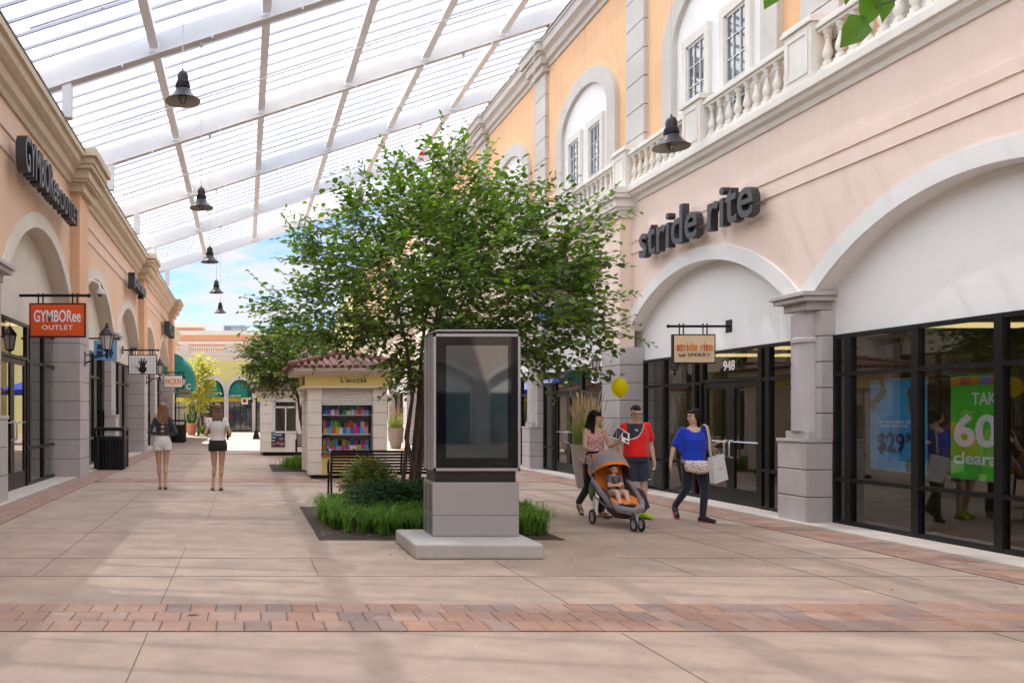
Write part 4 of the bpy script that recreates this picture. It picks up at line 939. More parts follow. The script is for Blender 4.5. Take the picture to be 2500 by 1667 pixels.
# ------------------------------------------------------------------ digital display kiosk
kx0, kx1, ky0, ky1 = 2.165, 3.16, 9.78, 10.28
ALU = M('satin_aluminium', (.42, .405, .41), .38, metal=.55, var=.03, vs=1.5); DK = M('kiosk_black', (.014, .012, .013), .35)
kp = thing('plinth', 'low pale grey stone block under the tall silver kiosk', 'plinth', (2.6, 9.8, 0))
m = MB(); m.box(1.85, 3.25, 9.22, 10.42, 0, .166); m.build('slab', M('pale_concrete', (.47, .44, .40), .8, bump=.3, bs=90, var=.12, vs=2.2, streak=.1), kp, bevel=.022)
kd = thing('display_kiosk', 'tall silver digital display kiosk with a dark blank screen', 'digital kiosk', (2.66, 10, .166))
m = MB(); m.box(kx0, kx1, ky0, ky1, .17, .405); m.build('base_panel', ALU, kd, bevel=.004)
m = MB(); m.box(kx0, kx1, ky0, ky1, .412, .79); m.build('base_panel', ALU, kd, bevel=.004)
m = MB(); m.box(kx0 + .005, kx1 - .005, ky0 + .005, ky1 - .005, .40, .415); m.build('base_joint', DK, kd)
m = MB()
for a, b_ in ((.06, .20), (.28, .42)): m.box(kx0 - .004, kx0, ky0 + a, ky0 + b_, .44, .76); m.box(kx0 - .004, kx0, ky0 + a, ky0 + b_, .19, .39)
m.build('vent_panel', M('vent_grey', (.20, .20, .205), .5, metal=.4), kd)
m = MB(); m.box(kx0 + .03, kx1 - .03, ky0 + .03, ky1 - .03, .79, .935); m.build('recess', DK, kd)
ux0, ux1, uz0, uz1 = kx0 + .005, kx1 + .01, .925, 2.50; fy = ky0 - .02
m = MB(); m.box(ux0, ux1, fy + .02, ky1, uz0, uz1)
for a, b_, c_, d_ in ((ux0, ux1, uz0, uz0 + .032), (ux0, ux1, uz1 - .032, uz1), (ux0, ux0 + .028, uz0, uz1), (ux1 - .028, ux1, uz0, uz1)): m.box(a, b_, fy, fy + .03, c_, d_)
m.build('housing', ALU, kd)
m = MB()
for y_ in (ky0 + .14, ky0 + .30): m.box(ux0 - .003, ux0, y_ - .006, y_ + .006, uz0, uz1)
m.build('side_seam', M('seam_grey', (.16, .16, .165), .5, metal=.3), kd)
m = MB(); m.box(ux0 + .028, ux1 - .028, fy + .004, fy + .021, uz0 + .032, uz1 - .032); m.build('cover_glass', M('screen_black', (.003, .004, .006), .03, spec=.35), kd)
m = MB(); m.box(ux0 + .145, ux1 - .145, fy - .0005, fy + .012, uz0 + .15, uz1 - .135); m.build('screen', M('screen_grey', (.010, .026, .029), .03, spec=.9, coat=.4), kd)
m = MB(); m.box(ux0 + .06, ux1 - .04, ky0 + .02, ky1 - .02, uz1, uz1 + .03); m.build('top_gap', DK, kd)
m = MB(); m.box(ux0 + .03, ux1 - .02, ky0 - .0, ky1 - .0, uz1 + .03, uz1 + .048); m.build('top_plate', ALU, kd, bevel=.004)

# ------------------------------------------------------------------ sales kiosks
KC = M('kiosk_cream', (.84, .77, .67), .7, bump=.15, bs=120, var=.05, vs=2, streak=.05); KY = M('kiosk_yellow', (.82, .64, .22), .7, bump=.15, bs=120, var=.05); TILE = M('terracotta_tile', (.17, .065, .05), .7, bump=.3, bs=40, var=.25, vs=6)
def tiled_roof(parent, x0, x1, y0, y1, z, h):
    m = MB(); cx, cy = (x0 + x1) / 2, (y0 + y1) / 2; hw = .25
    ridge = ((x0 + hw * 2.2), (x1 - hw * 2.2))
    r0, r1 = (x0 + (y1 - y0) / 2, cy, z + h), (x1 - (y1 - y0) / 2, cy, z + h)
    if r0[0] > r1[0]: r0 = (cx - .05, cy, z + h); r1 = (cx + .05, cy, z + h)
    c = [(x0, y0, z), (x1, y0, z), (x1, y1, z), (x0, y1, z)]
    m.add(c + [r0, r1], [(0, 1, 5, 4), (1, 2, 5), (2, 3, 4, 5), (3, 0, 4), (0, 3, 2, 1)])
    def rolls(a, b, ra, rb, step=.17):
        a, b, ra, rb = map(Vector, (a, b, ra, rb)); n = max(2, int((b - a).length / step))
        for i in range(n + 1):
            t = i / n; p = a.lerp(b, t)
            # meet ridge line
            L_ = (b - a); u = L_.normalized(); d = (ra + rb) / 2 - (a + b) / 2; d = d - u * d.dot(u)
            s0 = (ra - a).dot(u); s1 = (rb - a).dot(u); q = t * L_.length
            f = 1 if s0 <= q <= s1 else (q / s0 if q < s0 else (L_.length - q) / (L_.length - s1))
            if f < .06: continue
            e = p + d * f; k = 5; path = [p.lerp(e, j / k) + Vector((0, 0, .02)) for j in range(k + 1)]
            m.tube(path, .055, 8, flat=.8)
            m.ell(p + Vector((0, 0, .015)), (.066, .066, .05), seg=8, ring=6)
    rolls(c[0], c[1], r0, r1); rolls(c[3], c[0], r0, r0); rolls(c[1], c[2], r1, r1)
    for a, b in ((c[0], r0), (c[1], r1), (c[2], r1), (c[3], r0), (r0, r1)):
        a, b = Vector(a), Vector(b); n = max(3, int((b - a).length / .28))
        for i in range(n): p0 = a.lerp(b, i / n); p1 = a.lerp(b, (i + 1.12) / n); m.tube([p0 + Vector((0, 0, .05)), p1 + Vector((0, 0, .05))], [.095, .075], 10)
        m.ell(a + Vector((0, 0, .05)), .1, seg=10, ring=8)
    m.build('tiled_roof', TILE, parent, smooth=True, angle=50)
def pillar(parent, x0, x1, y0, y1, z0, z1, n):
    m = MB(); st = (z1 - z0) / n
    for i in range(n): m.box(x0, x1, y0, y1, z0 + i * st + .006, z0 + (i + 1) * st - .006)
    q = m.build('block_pillar', KC, parent, bevel=.008); g_ = MB(); g_.box(x0 + .012, x1 - .012, y0 + .012, y1 - .012, z0 + .01, z1 - .01); g_.build('joint_core', M('joint_tan', (.35, .30, .24), .9), q)
Y0 = 20.5; ks = thing('sales_kiosk', 'cream and yellow accessories kiosk with terracotta tiled roof and a window full of bright goods', 'kiosk', (2.47, 21.5, 0))
pillar(ks, 1.52, 1.86, Y0, Y0 + .34, .10, 2.21, 7); pillar(ks, 3.10, 3.44, Y0, Y0 + .34, .10, 2.21, 7); pillar(ks, 3.10, 3.44, 22.3, 22.64, .10, 2.21, 7); pillar(ks, 1.52, 1.86, 22.3, 22.64, .10, 2.21, 7)
m = MB(); m.box(1.62, 3.34, Y0 + .12, 22.55, .0, .10); m.build('dark_plinth', BLACK, ks)
m = MB(); m.box(1.60, 1.66, Y0 + .34, 22.3, .10, 2.21); m.box(3.30, 3.36, Y0 + .34, 22.3, .10, 2.21); m.box(1.66, 3.3, 22.1, 22.2, .10, 2.21); m.build('side_wall', KC, ks)
m = MB(); m.box(1.86, 3.10, Y0 + .06, Y0 + .5, .10, .57); m.build('lower_panel', KY, ks)
m = MB()
for a in (1.95, 2.55): m.box(a, a + .5, Y0 + .05, Y0 + .06, .16, .54); 
m.build('cupboard_door', KY, ks, bevel=.004)
m = MB()
for a in (1.99, 2.59): m.tube([(a, Y0 + .02, .25), (a, Y0 + .02, .42)], .007, 6)
m.build('door_handle', M('brass', (.35, .25, .10), .35, metal=1), ks)
m = MB(); m.box(1.84, 3.12, Y0 - .02, Y0 + .5, .57, .62); m.build('counter', M('counter_wood', (.30, .11, .05), .5, var=.2), ks)
m = MB(); m.box(1.86, 3.10, Y0 + .08, Y0 + .14, 1.79, 2.21)
for i in range(7): m.tube([(1.87, Y0 + .08, 1.81 + i * .058), (3.09, Y0 + .08, 1.81 + i * .058)], .024, 8)
m.build('roller_shutter', M('shutter_white', (.72, .69, .66), .5), ks)
m = MB(); m.box(1.86, 3.10, Y0 + .62, Y0 + .66, .62, 1.79); m.build('display_back', M('display_back', (.35, .33, .35), .7), ks)
m = MB(); 
for z in (.64, 1.07, 1.54): m.box(1.87, 3.09, Y0 + .14, Y0 + .62, z, z + .025)
m.build('display_shelf', M('shelf_white', (.7, .7, .7), .5), ks)
g_ = MB(); g_.add([(1.86, Y0 + .10, .62), (3.10, Y0 + .10, .62), (3.10, Y0 + .10, 1.79), (1.86, Y0 + .10, 1.79)], [(0, 1, 2, 3)]); g_.build('display_glass', CLEAR, ks)
m = MB(); m.box(1.40, 3.56, Y0 - .10, 22.75, 2.21, 2.25); m.box(1.46, 3.50, Y0 - .06, 22.70, 2.25, 2.56); m.build('fascia', KY, ks)
m = MB(); m.box(1.38, 3.58, Y0 - .12, 22.77, 2.205, 2.245); m.box(1.44, 3.52, Y0 - .075, Y0 - .055, 2.50, 2.565)
m.prism([(Y0 - .08, 2.56), (Y0 - .38, 2.62), (Y0 - .38, 2.70), (22.95, 2.70), (22.95, 2.56)], 'x', 1.17, 3.79); m.build('eaves', M('eaves_cream', (.78, .72, .64), .7), ks)
m = MB(); m.box(1.44, 1.458, Y0 + .2, Y0 + .7, 2.32, 2.48); m.build('side_vent', M('dark_flashing'), ks)
tiled_roof(ks, 1.10, 3.86, Y0 - .42, 23.0, 2.70, .36)
txt(ks, 'lettering', "L'access", M('sign_brown'), (2.62, Y0 - .062, 2.40), CAMF, width=.62, height=.13, depth=.008, bold=.012)
# goods, each its own thing
pal = [(.02, .45, .05), (.75, .05, .25), (.05, .2, .75), (.8, .55, .02), (.02, .55, .6), (.85, .85, .85), (.35, .05, .5), (.8, .12, .03), (.02, .02, .03), (.45, .75, .05), (.1, .5, .85), (.8, .3, .5)]
pn = ['green', 'magenta', 'blue', 'amber', 'turquoise', 'white', 'purple', 'red', 'black', 'lime', 'sky blue', 'pink']
shelfn = {1.565: 'top', 1.095: 'middle', .665: 'bottom'}
for z in (1.565, 1.095, .665):
    for rowi, (yy, dz) in enumerate(((Y0 + .38, .0), (Y0 + .22, 0))):
        x = 1.92
        while x < 3.02:
            wd = rnd.uniform(.06, .10); h = rnd.uniform(.13, .18) * (1.75 if rowi == 0 else 1.); i = rnd.randrange(len(pal))
            if z > 1.5: h *= .72
            lean = 0 if rowi == 0 else .02
            zz = z + dz + (.0 if rowi else .02)
            m = MB(); m.add([(x, yy, zz), (x + wd, yy, zz), (x + wd, yy + .02, zz), (x, yy + .02, zz), (x, yy + lean, zz + h), (x + wd, yy + lean, zz + h), (x + wd, yy + lean + .02, zz + h), (x, yy + lean + .02, zz + h)], [(0, 3, 2, 1), (4, 5, 6, 7), (0, 1, 5, 4), (1, 2, 6, 5), (2, 3, 7, 6), (3, 0, 4, 7)])
            m.box(x + wd * .3, x + wd * .7, yy - .004, yy, zz + h * .7, zz + h * .85)
            lone(m, 'phone_case', M('case_' + pn[i].replace(' ', '_'), pal[i], .3), f'{pn[i]} phone case standing in the {"back" if rowi == 0 else "front"} row of the {shelfn[z]} kiosk shelf', 'phone case', (x, yy, zz), f'{pn[i]} phone cases in the {"back" if rowi == 0 else "front"} row of the {shelfn[z]} kiosk shelf')
            x += wd + rnd.uniform(.004, .02)
x = 1.90
while x < 3.0:
    i = rnd.randrange(len(pal)); m = MB(); mt4 = Matrix.Translation((x + .05, Y0 + .2, .70)) @ Euler((R(-55), R(rnd.uniform(-6, 6)), R(25))).to_matrix().to_4x4(); m.xbox(mt4, .045, .012, .12)
    lone(m, 'wallet_case', M('case_' + pn[i].replace(' ', '_')), f'{pn[i]} wallet case lying tilted along the counter edge of the kiosk window', 'wallet case', (x + .05, Y0 + .2, .66), f'{pn[i]} wallet cases tilted along the kiosk counter'); x += .066
# pretzel kiosk
Y1 = 32.; kp2 = thing('food_kiosk', 'cream food kiosk with sliding window and a blue pretzel poster', 'kiosk', (1.8, 33, 0))
pillar(kp2, .58, 1.0, Y1, Y1 + .4, .14, 2.28, 6)
m = MB(); m.box(.62, 4.0, Y1 + .06, 34.6, .14, .86); m.box(.62, 1.10, Y1 + .06, 34.6, .86, 2.3); m.box(1.98, 2.15, Y1 + .06, Y1 + .3, .86, 2.3); m.box(1.10, 1.98, Y1 + .06, Y1 + .3, 2.1, 2.3); m.box(2.8, 4.0, Y1 + .06, 34.6, .86, 2.3); m.box(2.15, 2.8, Y1 + .06, Y1 + .3, 2.1, 2.3); m.box(1.1, 2.8, 34.4, 34.6, .86, 2.3); m.build('wall', KC, kp2)
m = MB(); m.box(.7, 3.9, Y1 + .2, 34.4, 0, .14); m.build('dark_plinth', BLACK, kp2)
m = MB(); m.box(1.10, 2.8, Y1 + .3, 34.4, .86, .9); m.build('counter', STEEL, kp2)
m = MB()
for a, b_, c_, d_ in ((1.10, 1.98, .86, .93), (1.10, 1.98, 2.03, 2.1), (1.10, 1.15, .86, 2.1), (1.93, 1.98, .86, 2.1), (1.52, 1.57, .93, 1.85), (1.10, 1.98, 1.80, 1.86)): m.box(a, b_, Y1 + .03, Y1 + .10, c_, d_)
wf = m.build('window', M('window_white'), kp2); g_ = MB(); g_.add([(1.12, Y1 + .07, .9), (1.96, Y1 + .07, .9), (1.96, Y1 + .07, 2.05), (1.12, Y1 + .07, 2.05)], [(0, 1, 2, 3)]); g_.build('pane', GLASS, wf)
m = MB(); m.box(.48, 4.1, Y1 - .08, 34.7, 2.28, 2.34); m.box(.40, 4.2, Y1 - .16, 34.8, 2.34, 2.46); m.build('eaves', M('eaves_cream'), kp2)
tiled_roof(kp2, .35, 4.25, Y1 - .22, 34.85, 2.46, .4)
r = thing('pretzel_poster', 'small dark blue poster with a white headline and printed food on the far kiosk', 'poster', (1.25, Y1, .35))
m = MB(); m.box(.98, 1.52, Y1 + .035, Y1 + .058, .33, .88); m.build('sheet', PN, r)
for i, t_ in enumerate(('2 Pretzel', 'Dogs', 'for')): txt(r, 'lettering', t_, PW, (1.01, Y1 + .035, .76 - i * .11), CAMF, height=.075, depth=.003, bold=.01, center=False)
m = MB(); m.ell((1.38, Y1 + .034, .64), (.09, .004, .05)); m.ell((1.40, Y1 + .034, .45), (.10, .004, .06)); m.ell((1.1, Y1 + .034, .44), (.06, .004, .05)); m.ell((1.25, Y1 + .034, .48), (.06, .004, .05)); m.build('printed_food', M('food', (.55, .20, .04), .6, var=.4, vs=12), r)
# blue umbrella and its pole with cast base
r = thing('patio_umbrella', 'square royal blue patio umbrella beyond the far kiosk', 'umbrella', (2.0, 46, 0))
m = MB(); c = [(.55, 44.4), (3.6, 44.4), (3.6, 47.6), (.55, 47.6)]; m.add([(x, y, 2.85) for x, y in c] + [(2.07, 46, 3.45)] + [(x, y, 2.62) for x, y in c], [(0, 1, 4), (1, 2, 4), (2, 3, 4), (3, 0, 4), (0, 5, 6, 1), (1, 6, 7, 2), (2, 7, 8, 3), (3, 8, 5, 0)])
m.build('canopy', M('royal_blue'), r); m = MB(); m.tube([(2.07, 46, 0), (2.07, 46, 3.4)], .035, 8); m.lathe([(.3, 0), (.28, .08), (.05, .12)], (2.07, 46, 0), 16); m.build('pole', BLACK, r)
r = thing('street_lamp', 'slim black lamp post with flared base between the girl in white and the far kiosk', 'street lamp', (.72, 53, 0))
m = MB(); m.lathe([(.24, 0), (.22, .06), (.12, .5), (.1, .55)], (.72, 53, 0), 12); m.build('base', BLACK, r); m = MB(); m.tube([(.72, 53, .5), (.72, 53, 2.6)], .055, 8); m.tube([(.72, 53, 2.45), (.5, 53, 2.55), (.35, 53, 2.45)], .03, 6); m.build('pole', BLACK, r)
m = MB(); m.lathe([(.05, 0), (.15, .1), (.17, .2), (.1, .3), (.02, .35)], (.35, 53, 2.2), 10); m.build('lamp_head', BLACK, r)
# balloon
r = thing('balloon', 'yellow party balloon floating above the stroller', 'balloon', (5.52, 12.5, 1.96))
m = MB(); m.lathe([(.001, .145), (.03, .142), (.075, .115), (.105, .07), (.117, .015), (.112, -.03), (.092, -.075), (.06, -.112), (.025, -.135), (.010, -.142), (.016, -.156), (.002, -.156)], (5.52, 12.5, 1.965), 28, cap=False); m.build('envelope', M('balloon_yellow', (.95, .86, .0), .22, spec=.6, trans=.7), r, smooth=True)
m = MB(); m.tube([(5.52, 12.5, 1.81), (5.50, 12.48, 1.6), (5.44, 12.42, 1.35), (5.38, 12.3, 1.12), (5.36, 12.25, .98)], .0012, 4); m.build('string', SW, r)
# shelves and goods inside the shoe shop
for i, (x, y0, y1) in enumerate(((11.0, 12.9, 14.0), (11.4, 14.3, 15.4), (11.6, 15.9, 17.0), (11.6, 7.2, 8.6))):
    lab = ['shelf of shoe boxes seen through the right door leaf', 'shelf of shoe boxes seen through the left door leaf', 'shelf of shoe boxes behind the left window of the shoe shop', 'shelf of shoe boxes at the far right of the big shop window'][i]
    r = thing('shop_shelf', lab, 'shelf', (x, (y0 + y1) / 2, 0)); m = MB()
    for z in (.1, .5, .9, 1.3, 1.7): m.box(x, x + .35, y0, y1, z, z + .03)
    m.box(x, x + .35, y0 - .03, y0, 0, 1.9); m.box(x, x + .35, y1, y1 + .03, 0, 1.9); m.build('rack', M('shelf_wood', (.25, .17, .09), .6), r)
    m = MB()
    for z in (.13, .53, .93, 1.33):
        q = y0 + .03
        while q < y1 - .15:
            w_ = rnd.uniform(.1, .2); m.box(x + .04, x + .3, q, q + w_, z, z + rnd.uniform(.1, .3), c=rnd.choice([(.5, .45, .4), (.5, .1, .05), (.1, .2, .4), (.6, .4, .1), (.1, .1, .1), (.4, .3, .2)])); q += w_ + .02
    m.build('shoe_boxes', M('box_tint', (.4, .3, .2), .6, attr='tint'), r)
# fallen leaves
for i, (x, y, a, lab) in enumerate(((-.40, 6.62, 20, 'dry brown leaf on the left part of the brick band'), (1.62, 9.45, 70, 'dry brown leaf on the concrete left of the plinth'), (1.75, 9.2, 10, 'tiny brown leaf just in front of the plinth corner'), (3.1, 9.12, 40, 'small orange leaf at the front edge of the plinth'), (3.5, 9.1, 90, 'small brown leaf beside the right corner of the plinth'), (5.75, 7.55, 30, 'dry leaf on the bare concrete in the right foreground'), (6.9, 7.6, 75, 'pale leaf near the right edge of the concrete'))):
    s = .055 if i == 0 else .03; c, sn = math.cos(R(a)), math.sin(R(a)); pts = [(-1, 0, 0), (-.3, .42, .12), (.5, .35, .10), (1, 0, .25), (.5, -.35, .2), (-.3, -.42, .05)]
    m = MB(); m.add([(x + s * (p[0] * c - p[1] * sn), y + s * (p[0] * sn + p[1] * c), .016 + s * p[2]) for p in pts], [(0, 1, 2, 3), (0, 3, 4, 5)])
    lone(m, 'fallen_leaf', M('dry_leaf', (.28, .11, .04), .8, var=.3, vs=20), lab, 'leaf', (x, y, .01), 'fallen leaves on the paving')
# ------------------------------------------------------------------ plants
def leaf_mesh(name, mat, P, D, Nn, Ls, Ws, tints, parent):
    """leaves: base points P, direction D, normal N; 6-vertex folded blades"""
    P, D, Nn = map(np.asarray, (P, D, Nn)); n = len(P); Ls = np.asarray(Ls)[:, None]; Ws = np.asarray(Ws)[:, None]
    D = D / np.linalg.norm(D, axis=1)[:, None]; S = np.cross(D, Nn); S /= np.maximum(np.linalg.norm(S, axis=1)[:, None], 1e-6); U = np.cross(S, D)
    pts = np.stack([P, P + D * Ls * .30 + S * Ws * .46 + U * Ws * .14, P + D * Ls * .68 + S * Ws * .40 + U * Ws * .10, P + D * Ls - U * Ls * .08, P + D * Ls * .68 - S * Ws * .40 + U * Ws * .10, P + D * Ls * .30 - S * Ws * .46 + U * Ws * .14], 1)
    off = np.array(OFF[parent] if parent is not None else (0, 0, 0)); v = (pts.reshape(-1, 3) - off)
    me = bpy.data.meshes.new(name); me.vertices.add(n * 6); me.vertices.foreach_set('co', v.astype(np.float32).ravel())
    idx = (np.arange(n)[:, None] * 6 + np.array([0, 1, 2, 3, 0, 3, 4, 5])[None]).ravel(); me.loops.add(n * 8); me.loops.foreach_set('vertex_index', idx.astype(np.int32))
    me.polygons.add(n * 2); me.polygons.foreach_set('loop_start', (np.arange(n * 2) * 4).astype(np.int32)); 
    me.update(calc_edges=True); me.materials.append(mat)
    at = me.color_attributes.new('tint', 'FLOAT_COLOR', 'CORNER'); c = np.ones((n, 8, 4), np.float32); c[:, :, :3] = np.asarray(tints)[:, None, :]; at.data.foreach_set('color', c.ravel())
    o = bpy.data.objects.new(name, me); col.objects.link(o)
    if parent is not None: o.parent = parent
    OFF[o] = Vector(off); return o
LEAF = M('leaf', (.1, .2, .05), .45, spec=.4, attr='tint', trans=.48, var=.0)
BARK = M('bark', (.11, .075, .06), .85, bump=.6, bs=40, var=.3, vs=8)
def tree(name, label, base, center, rad, ntips, nstems, leaf, lw, cols, lpt, seed, spread=.25, r0=.045, sprig=.5, group=None, zmin=None, step=.09, cat='tree'):
    rg = random.Random(seed); root = thing(name, label, cat, base, group); base = Vector(base); C = Vector(center)
    nodes = []; wood = MB()
    tw = []
    def path(a, b, sag, n=5):
        a, b = Vector(a), Vector(b); d = b - a; off = Vector((rg.gauss(0, .1), rg.gauss(0, .1), sag)) * d.length
        return [a + d * t + off * (4 * t * (1 - t)) * .5 for t in [i / n for i in range(n + 1)]]
    for s in range(nstems):
        a = 2 * math.pi * s / nstems + rg.uniform(-.4, .4); bp = base + Vector((math.cos(a), math.sin(a), 0)) * spread * rg.uniform(.3, 1)
        k = rg.uniform(.35, .8); tp = C + Vector((math.cos(a) * rad[0] * k * .7, math.sin(a) * rad[1] * k * .7, rad[2] * rg.uniform(.1, .6)))
        pth = [bp] + [bp.lerp(tp, t) + Vector((math.cos(a), math.sin(a), 0)) * -.22 * math.sin(math.pi * t) * (tp - bp).length * .4 + Vector((rg.gauss(0, .03), rg.gauss(0, .03), 0)) for t in (.15, .3, .45, .6, .75, .88, 1)]
        r_ = r0 * rg.uniform(.75, 1.15); wood.tube(pth, [r_ * (1 - .11 * i) for i in range(len(pth))], 7)
        for i, p in enumerate(pth):
            if i >= 3: nodes.append((p, r_ * (1 - .11 * i)))
    tips = []
    while len(tips) < ntips:
        v = Vector((rg.gauss(0, 1), rg.gauss(0, 1), rg.gauss(0, 1))).normalized() * (rg.random() ** .42)
        p = C + Vector((v.x * rad[0], v.y * rad[1], v.z * rad[2]))
        # lumpy outline
        if 'big' in label: p.x = C.x + (p.x - C.x) * (1.10 - .42 * max(0, (p.z - C.z) / rad[2])); p.z += .12 * abs(p.x - C.x) * (-.6)
        lump = 1 + .16 * math.sin(3.1 * math.atan2(v.y, v.x) + seed) * math.cos(2.3 * v.z * 3 + seed)
        p = C + (p - C) * lump
        if zmin and p.z < zmin + .25 * rg.random(): continue
        if 'big' in label and (p.x > 4.95 and p.z < 2.55 or p.x < 2.35 and p.z < 2.7): continue
        tips.append(p)
    tips.sort(key=lambda p: (p - C - Vector((0, 0, -rad[2] * .6))).length)
    P, D, N_, Ls, Ws, T = [], [], [], [], [], []
    for p in tips:
        bi = min(range(len(nodes)), key=lambda i: (nodes[i][0] - p).length + (.5 if nodes[i][0].z > p.z + .1 else 0)); q, rq = nodes[bi]
        ln = (p - q).length
        pth = path(q, p, rg.uniform(-.05, .16), 4); r1 = max(.004, min(rq * .7, .006 + .010 * ln)); wood.tube(pth, [r1, r1 * .8, r1 * .65, r1 * .5, r1 * .35], 5, cap=False)
        for a in pth[2:]: nodes.append((a, r1 * .6))
        tw.append(pth)
        # leafy sprigs
        for s in range(rg.choice((2, 3, 3))):
            t = rg.uniform(.35, 1); i = min(3, int(t * 4)); st = pth[i].lerp(pth[i + 1], t * 4 - i)
            out = (p - C); out.z *= .55; out = out.normalized() if out.length > .05 else Vector((0, 0, 1))
            d = (out * .9 + Vector((rg.gauss(0, .55), rg.gauss(0, .55), rg.gauss(.18, .35)))).normalized(); L_ = sprig * rg.uniform(.5, 1.25); n = max(3, int(L_ / step))
            e = [st + d * (L_ * u) + Vector((0, 0, -.12 * L_ * u * u)) for u in (0, .5, 1)]; wood.tube(e, [.004, .003, .0016], 3, cap=False)
            side = d.cross(Vector((0, 0, 1)))
            if side.length < .1: side = Vector((1, 0, 0))
            side.normalize()
            k = rg.uniform(.75, 1.2); base_c = rg.choice(cols)
            for j in range(n):
                u = (j + .6) / n; pp = st + d * (L_ * u) + Vector((0, 0, -.12 * L_ * u * u)); sg = 1 if j % 2 else -1
                dd = (d * .55 + side * sg * .8 + Vector((rg.gauss(0, .25), rg.gauss(0, .25), rg.gauss(-.12, .28))))
                P.append(pp); D.append(dd); N_.append((rg.gauss(0, .45), rg.gauss(0, .45), 1)); l = leaf * rg.uniform(.65, 1.2); Ls.append(l); Ws.append(l * lw * rg.uniform(.85, 1.1))
                c = base_c if rg.random() > .12 else rg.choice(cols); kk = k * rg.uniform(.85, 1.15); T.append(tuple(x * kk for x in c))
    if 'big' in label:
        hi = [q for q, _r in nodes if ((q.x - C.x) / rad[0]) ** 2 + ((q.z - C.z) / rad[2]) ** 2 > .62 and q.z > C.z - .2]
        for _ in range(46):
            q = rg.choice([h for h in hi if h.z > 2.9]); o = (q - C); d = Vector((o.x * .30, o.y * .25, .75)).normalized() if rg.random() < .6 else Vector((o.x, o.y * .5, .25)).normalized(); L_ = rg.uniform(.4, .85); wood.tube([q, q + d * L_], [.005, .0015], 3, cap=False)
            side = d.cross(Vector((rg.gauss(0, 1), rg.gauss(0, 1), .1))).normalized(); n = int(L_ / .05)
            for j in range(n):
                sg = 1 if j % 2 else -1; P.append(q + d * L_ * (j + 1) / n); D.append(d * .8 + side * sg * .7); N_.append((rg.gauss(0, .6), -.4, 1)); l = leaf * rg.uniform(.6, 1.); Ls.append(l); Ws.append(l * lw); T.append((.15, .24, .035) if rg.random() < .6 else cols[1])
        for _ in range(14): i = rg.randrange(len(T)); T[i] = (.45, .33, .03)
        for _ in range(6): i = rg.randrange(len(T)); T[i] = (.5, .04, .03)
    wood.build('trunk', BARK, root, smooth=True); leaf_mesh('crown', LEAF, P, D, N_, Ls, Ws, T, root); return root
GR = [(.09, .17, .026), (.12, .22, .03), (.065, .13, .024), (.20, .30, .04), (.11, .19, .03), (.055, .11, .024)]
tree('multi_stem_tree', 'big leafy multi stemmed tree in the planting bed behind the display kiosk', (2.58, 13.3, 0), (3.02, 13.2, 3.55), (2.42, 2.1, 1.85), 1350, 7, .118, .64, GR, 10, 3, spread=.22, r0=.05, sprig=.55, zmin=2.05)
tree('small_tree', 'smaller dark leafy tree beside the accessories kiosk', (1.9, 24.6, 0), (1.25, 24.6, 3.1), (1.28, 1.2, .98), 560, 4, .12, .6, GR, 10, 11, spread=.12, r0=.045, sprig=.5, zmin=2.2)
YL = [(.36, .36, .04), (.44, .42, .07), (.26, .34, .04), (.5, .44, .12)]
tree('young_tree', 'yellow leaved young tree in front of the distant green building', (-3.4, 62, 0), (-3.4, 62, 3.8), (1.25, 1.2, 1.95), 420, 3, .17, .6, YL, 9, 5, spread=.08, r0=.05, sprig=.5, zmin=1.5, step=.1)
# limb of a tree standing just right of the photographer
r = thing('overhanging_tree', 'tree beside the viewpoint with a few large bright leaves hanging into the top right corner', 'tree', (3.6, -1.2, 0))
m = MB(); m.tube([(3.6, -1.2, 0), (3.5, -1.1, 1.2), (3.55, -.8, 2.2), (3.2, -.1, 2.9), (2.6, .9, 3.0), (1.95, 1.7, 2.72), (1.62, 2.0, 2.60)], [.09, .075, .06, .04, .022, .008, .003], 8); m.tube([(1.72, 1.95, 2.62), (1.60, 2.02, 2.58), (1.50, 2.03, 2.55)], [.003, .002, .0015], 5); m.build('trunk', BARK, r, smooth=True)
def at(px, py, Y): return ((px - 562) * Y / 1950, Y, 1.58 + (950 - py) * Y / 1950)
LV = [((1908, 98), (2002, 40)), ((1972, 22), (1990, -50)), ((2030, 10), (2010, -50)), ((1750, 14), (1785, -55)), ((1948, 2), (1930, -50))]
P, D, N_, Ls, Ws, T = [], [], [], [], [], []
rg = random.Random(5)
tips_ = [(1.415, 2.0, 2.455), (1.478, 2.02, 2.51), (1.53, 2.03, 2.53), (1.232, 2.0, 2.545), (1.42, 2.0, 2.555)]
base_ = [(1.475, 2.02, 2.525), (1.49, 2.03, 2.60), (1.515, 2.03, 2.62), (1.26, 2.0, 2.62), (1.41, 2.0, 2.63)]
for a, b_ in zip(base_, tips_):
    d = Vector(b_) - Vector(a); P.append(a); D.append(d); N_.append((.2, -1, .35)); Ls.append(d.length * 1.15); Ws.append(d.length * .75); T.append((.085, .20, .02))
for _ in range(260):
    t = rg.random(); c = Vector((3.55, -.8, 2.9)).lerp(Vector((2.5, 1.0, 3.2)), t) + Vector((rg.gauss(0, .45), rg.gauss(0, .4), rg.gauss(.25, .3)))
    if c.y > .2 and c.z < 1.75 + .62 * c.y: continue
    P.append(c); D.append((rg.gauss(0, 1), rg.gauss(0, 1), rg.gauss(-.2, .5))); N_.append((rg.gauss(0, .4), rg.gauss(0, .4), 1)); Ls.append(.095); Ws.append(.06); T.append((.07, .15, .02))
leaf_mesh('crown', LEAF, P, D, N_, Ls, Ws, T, r)

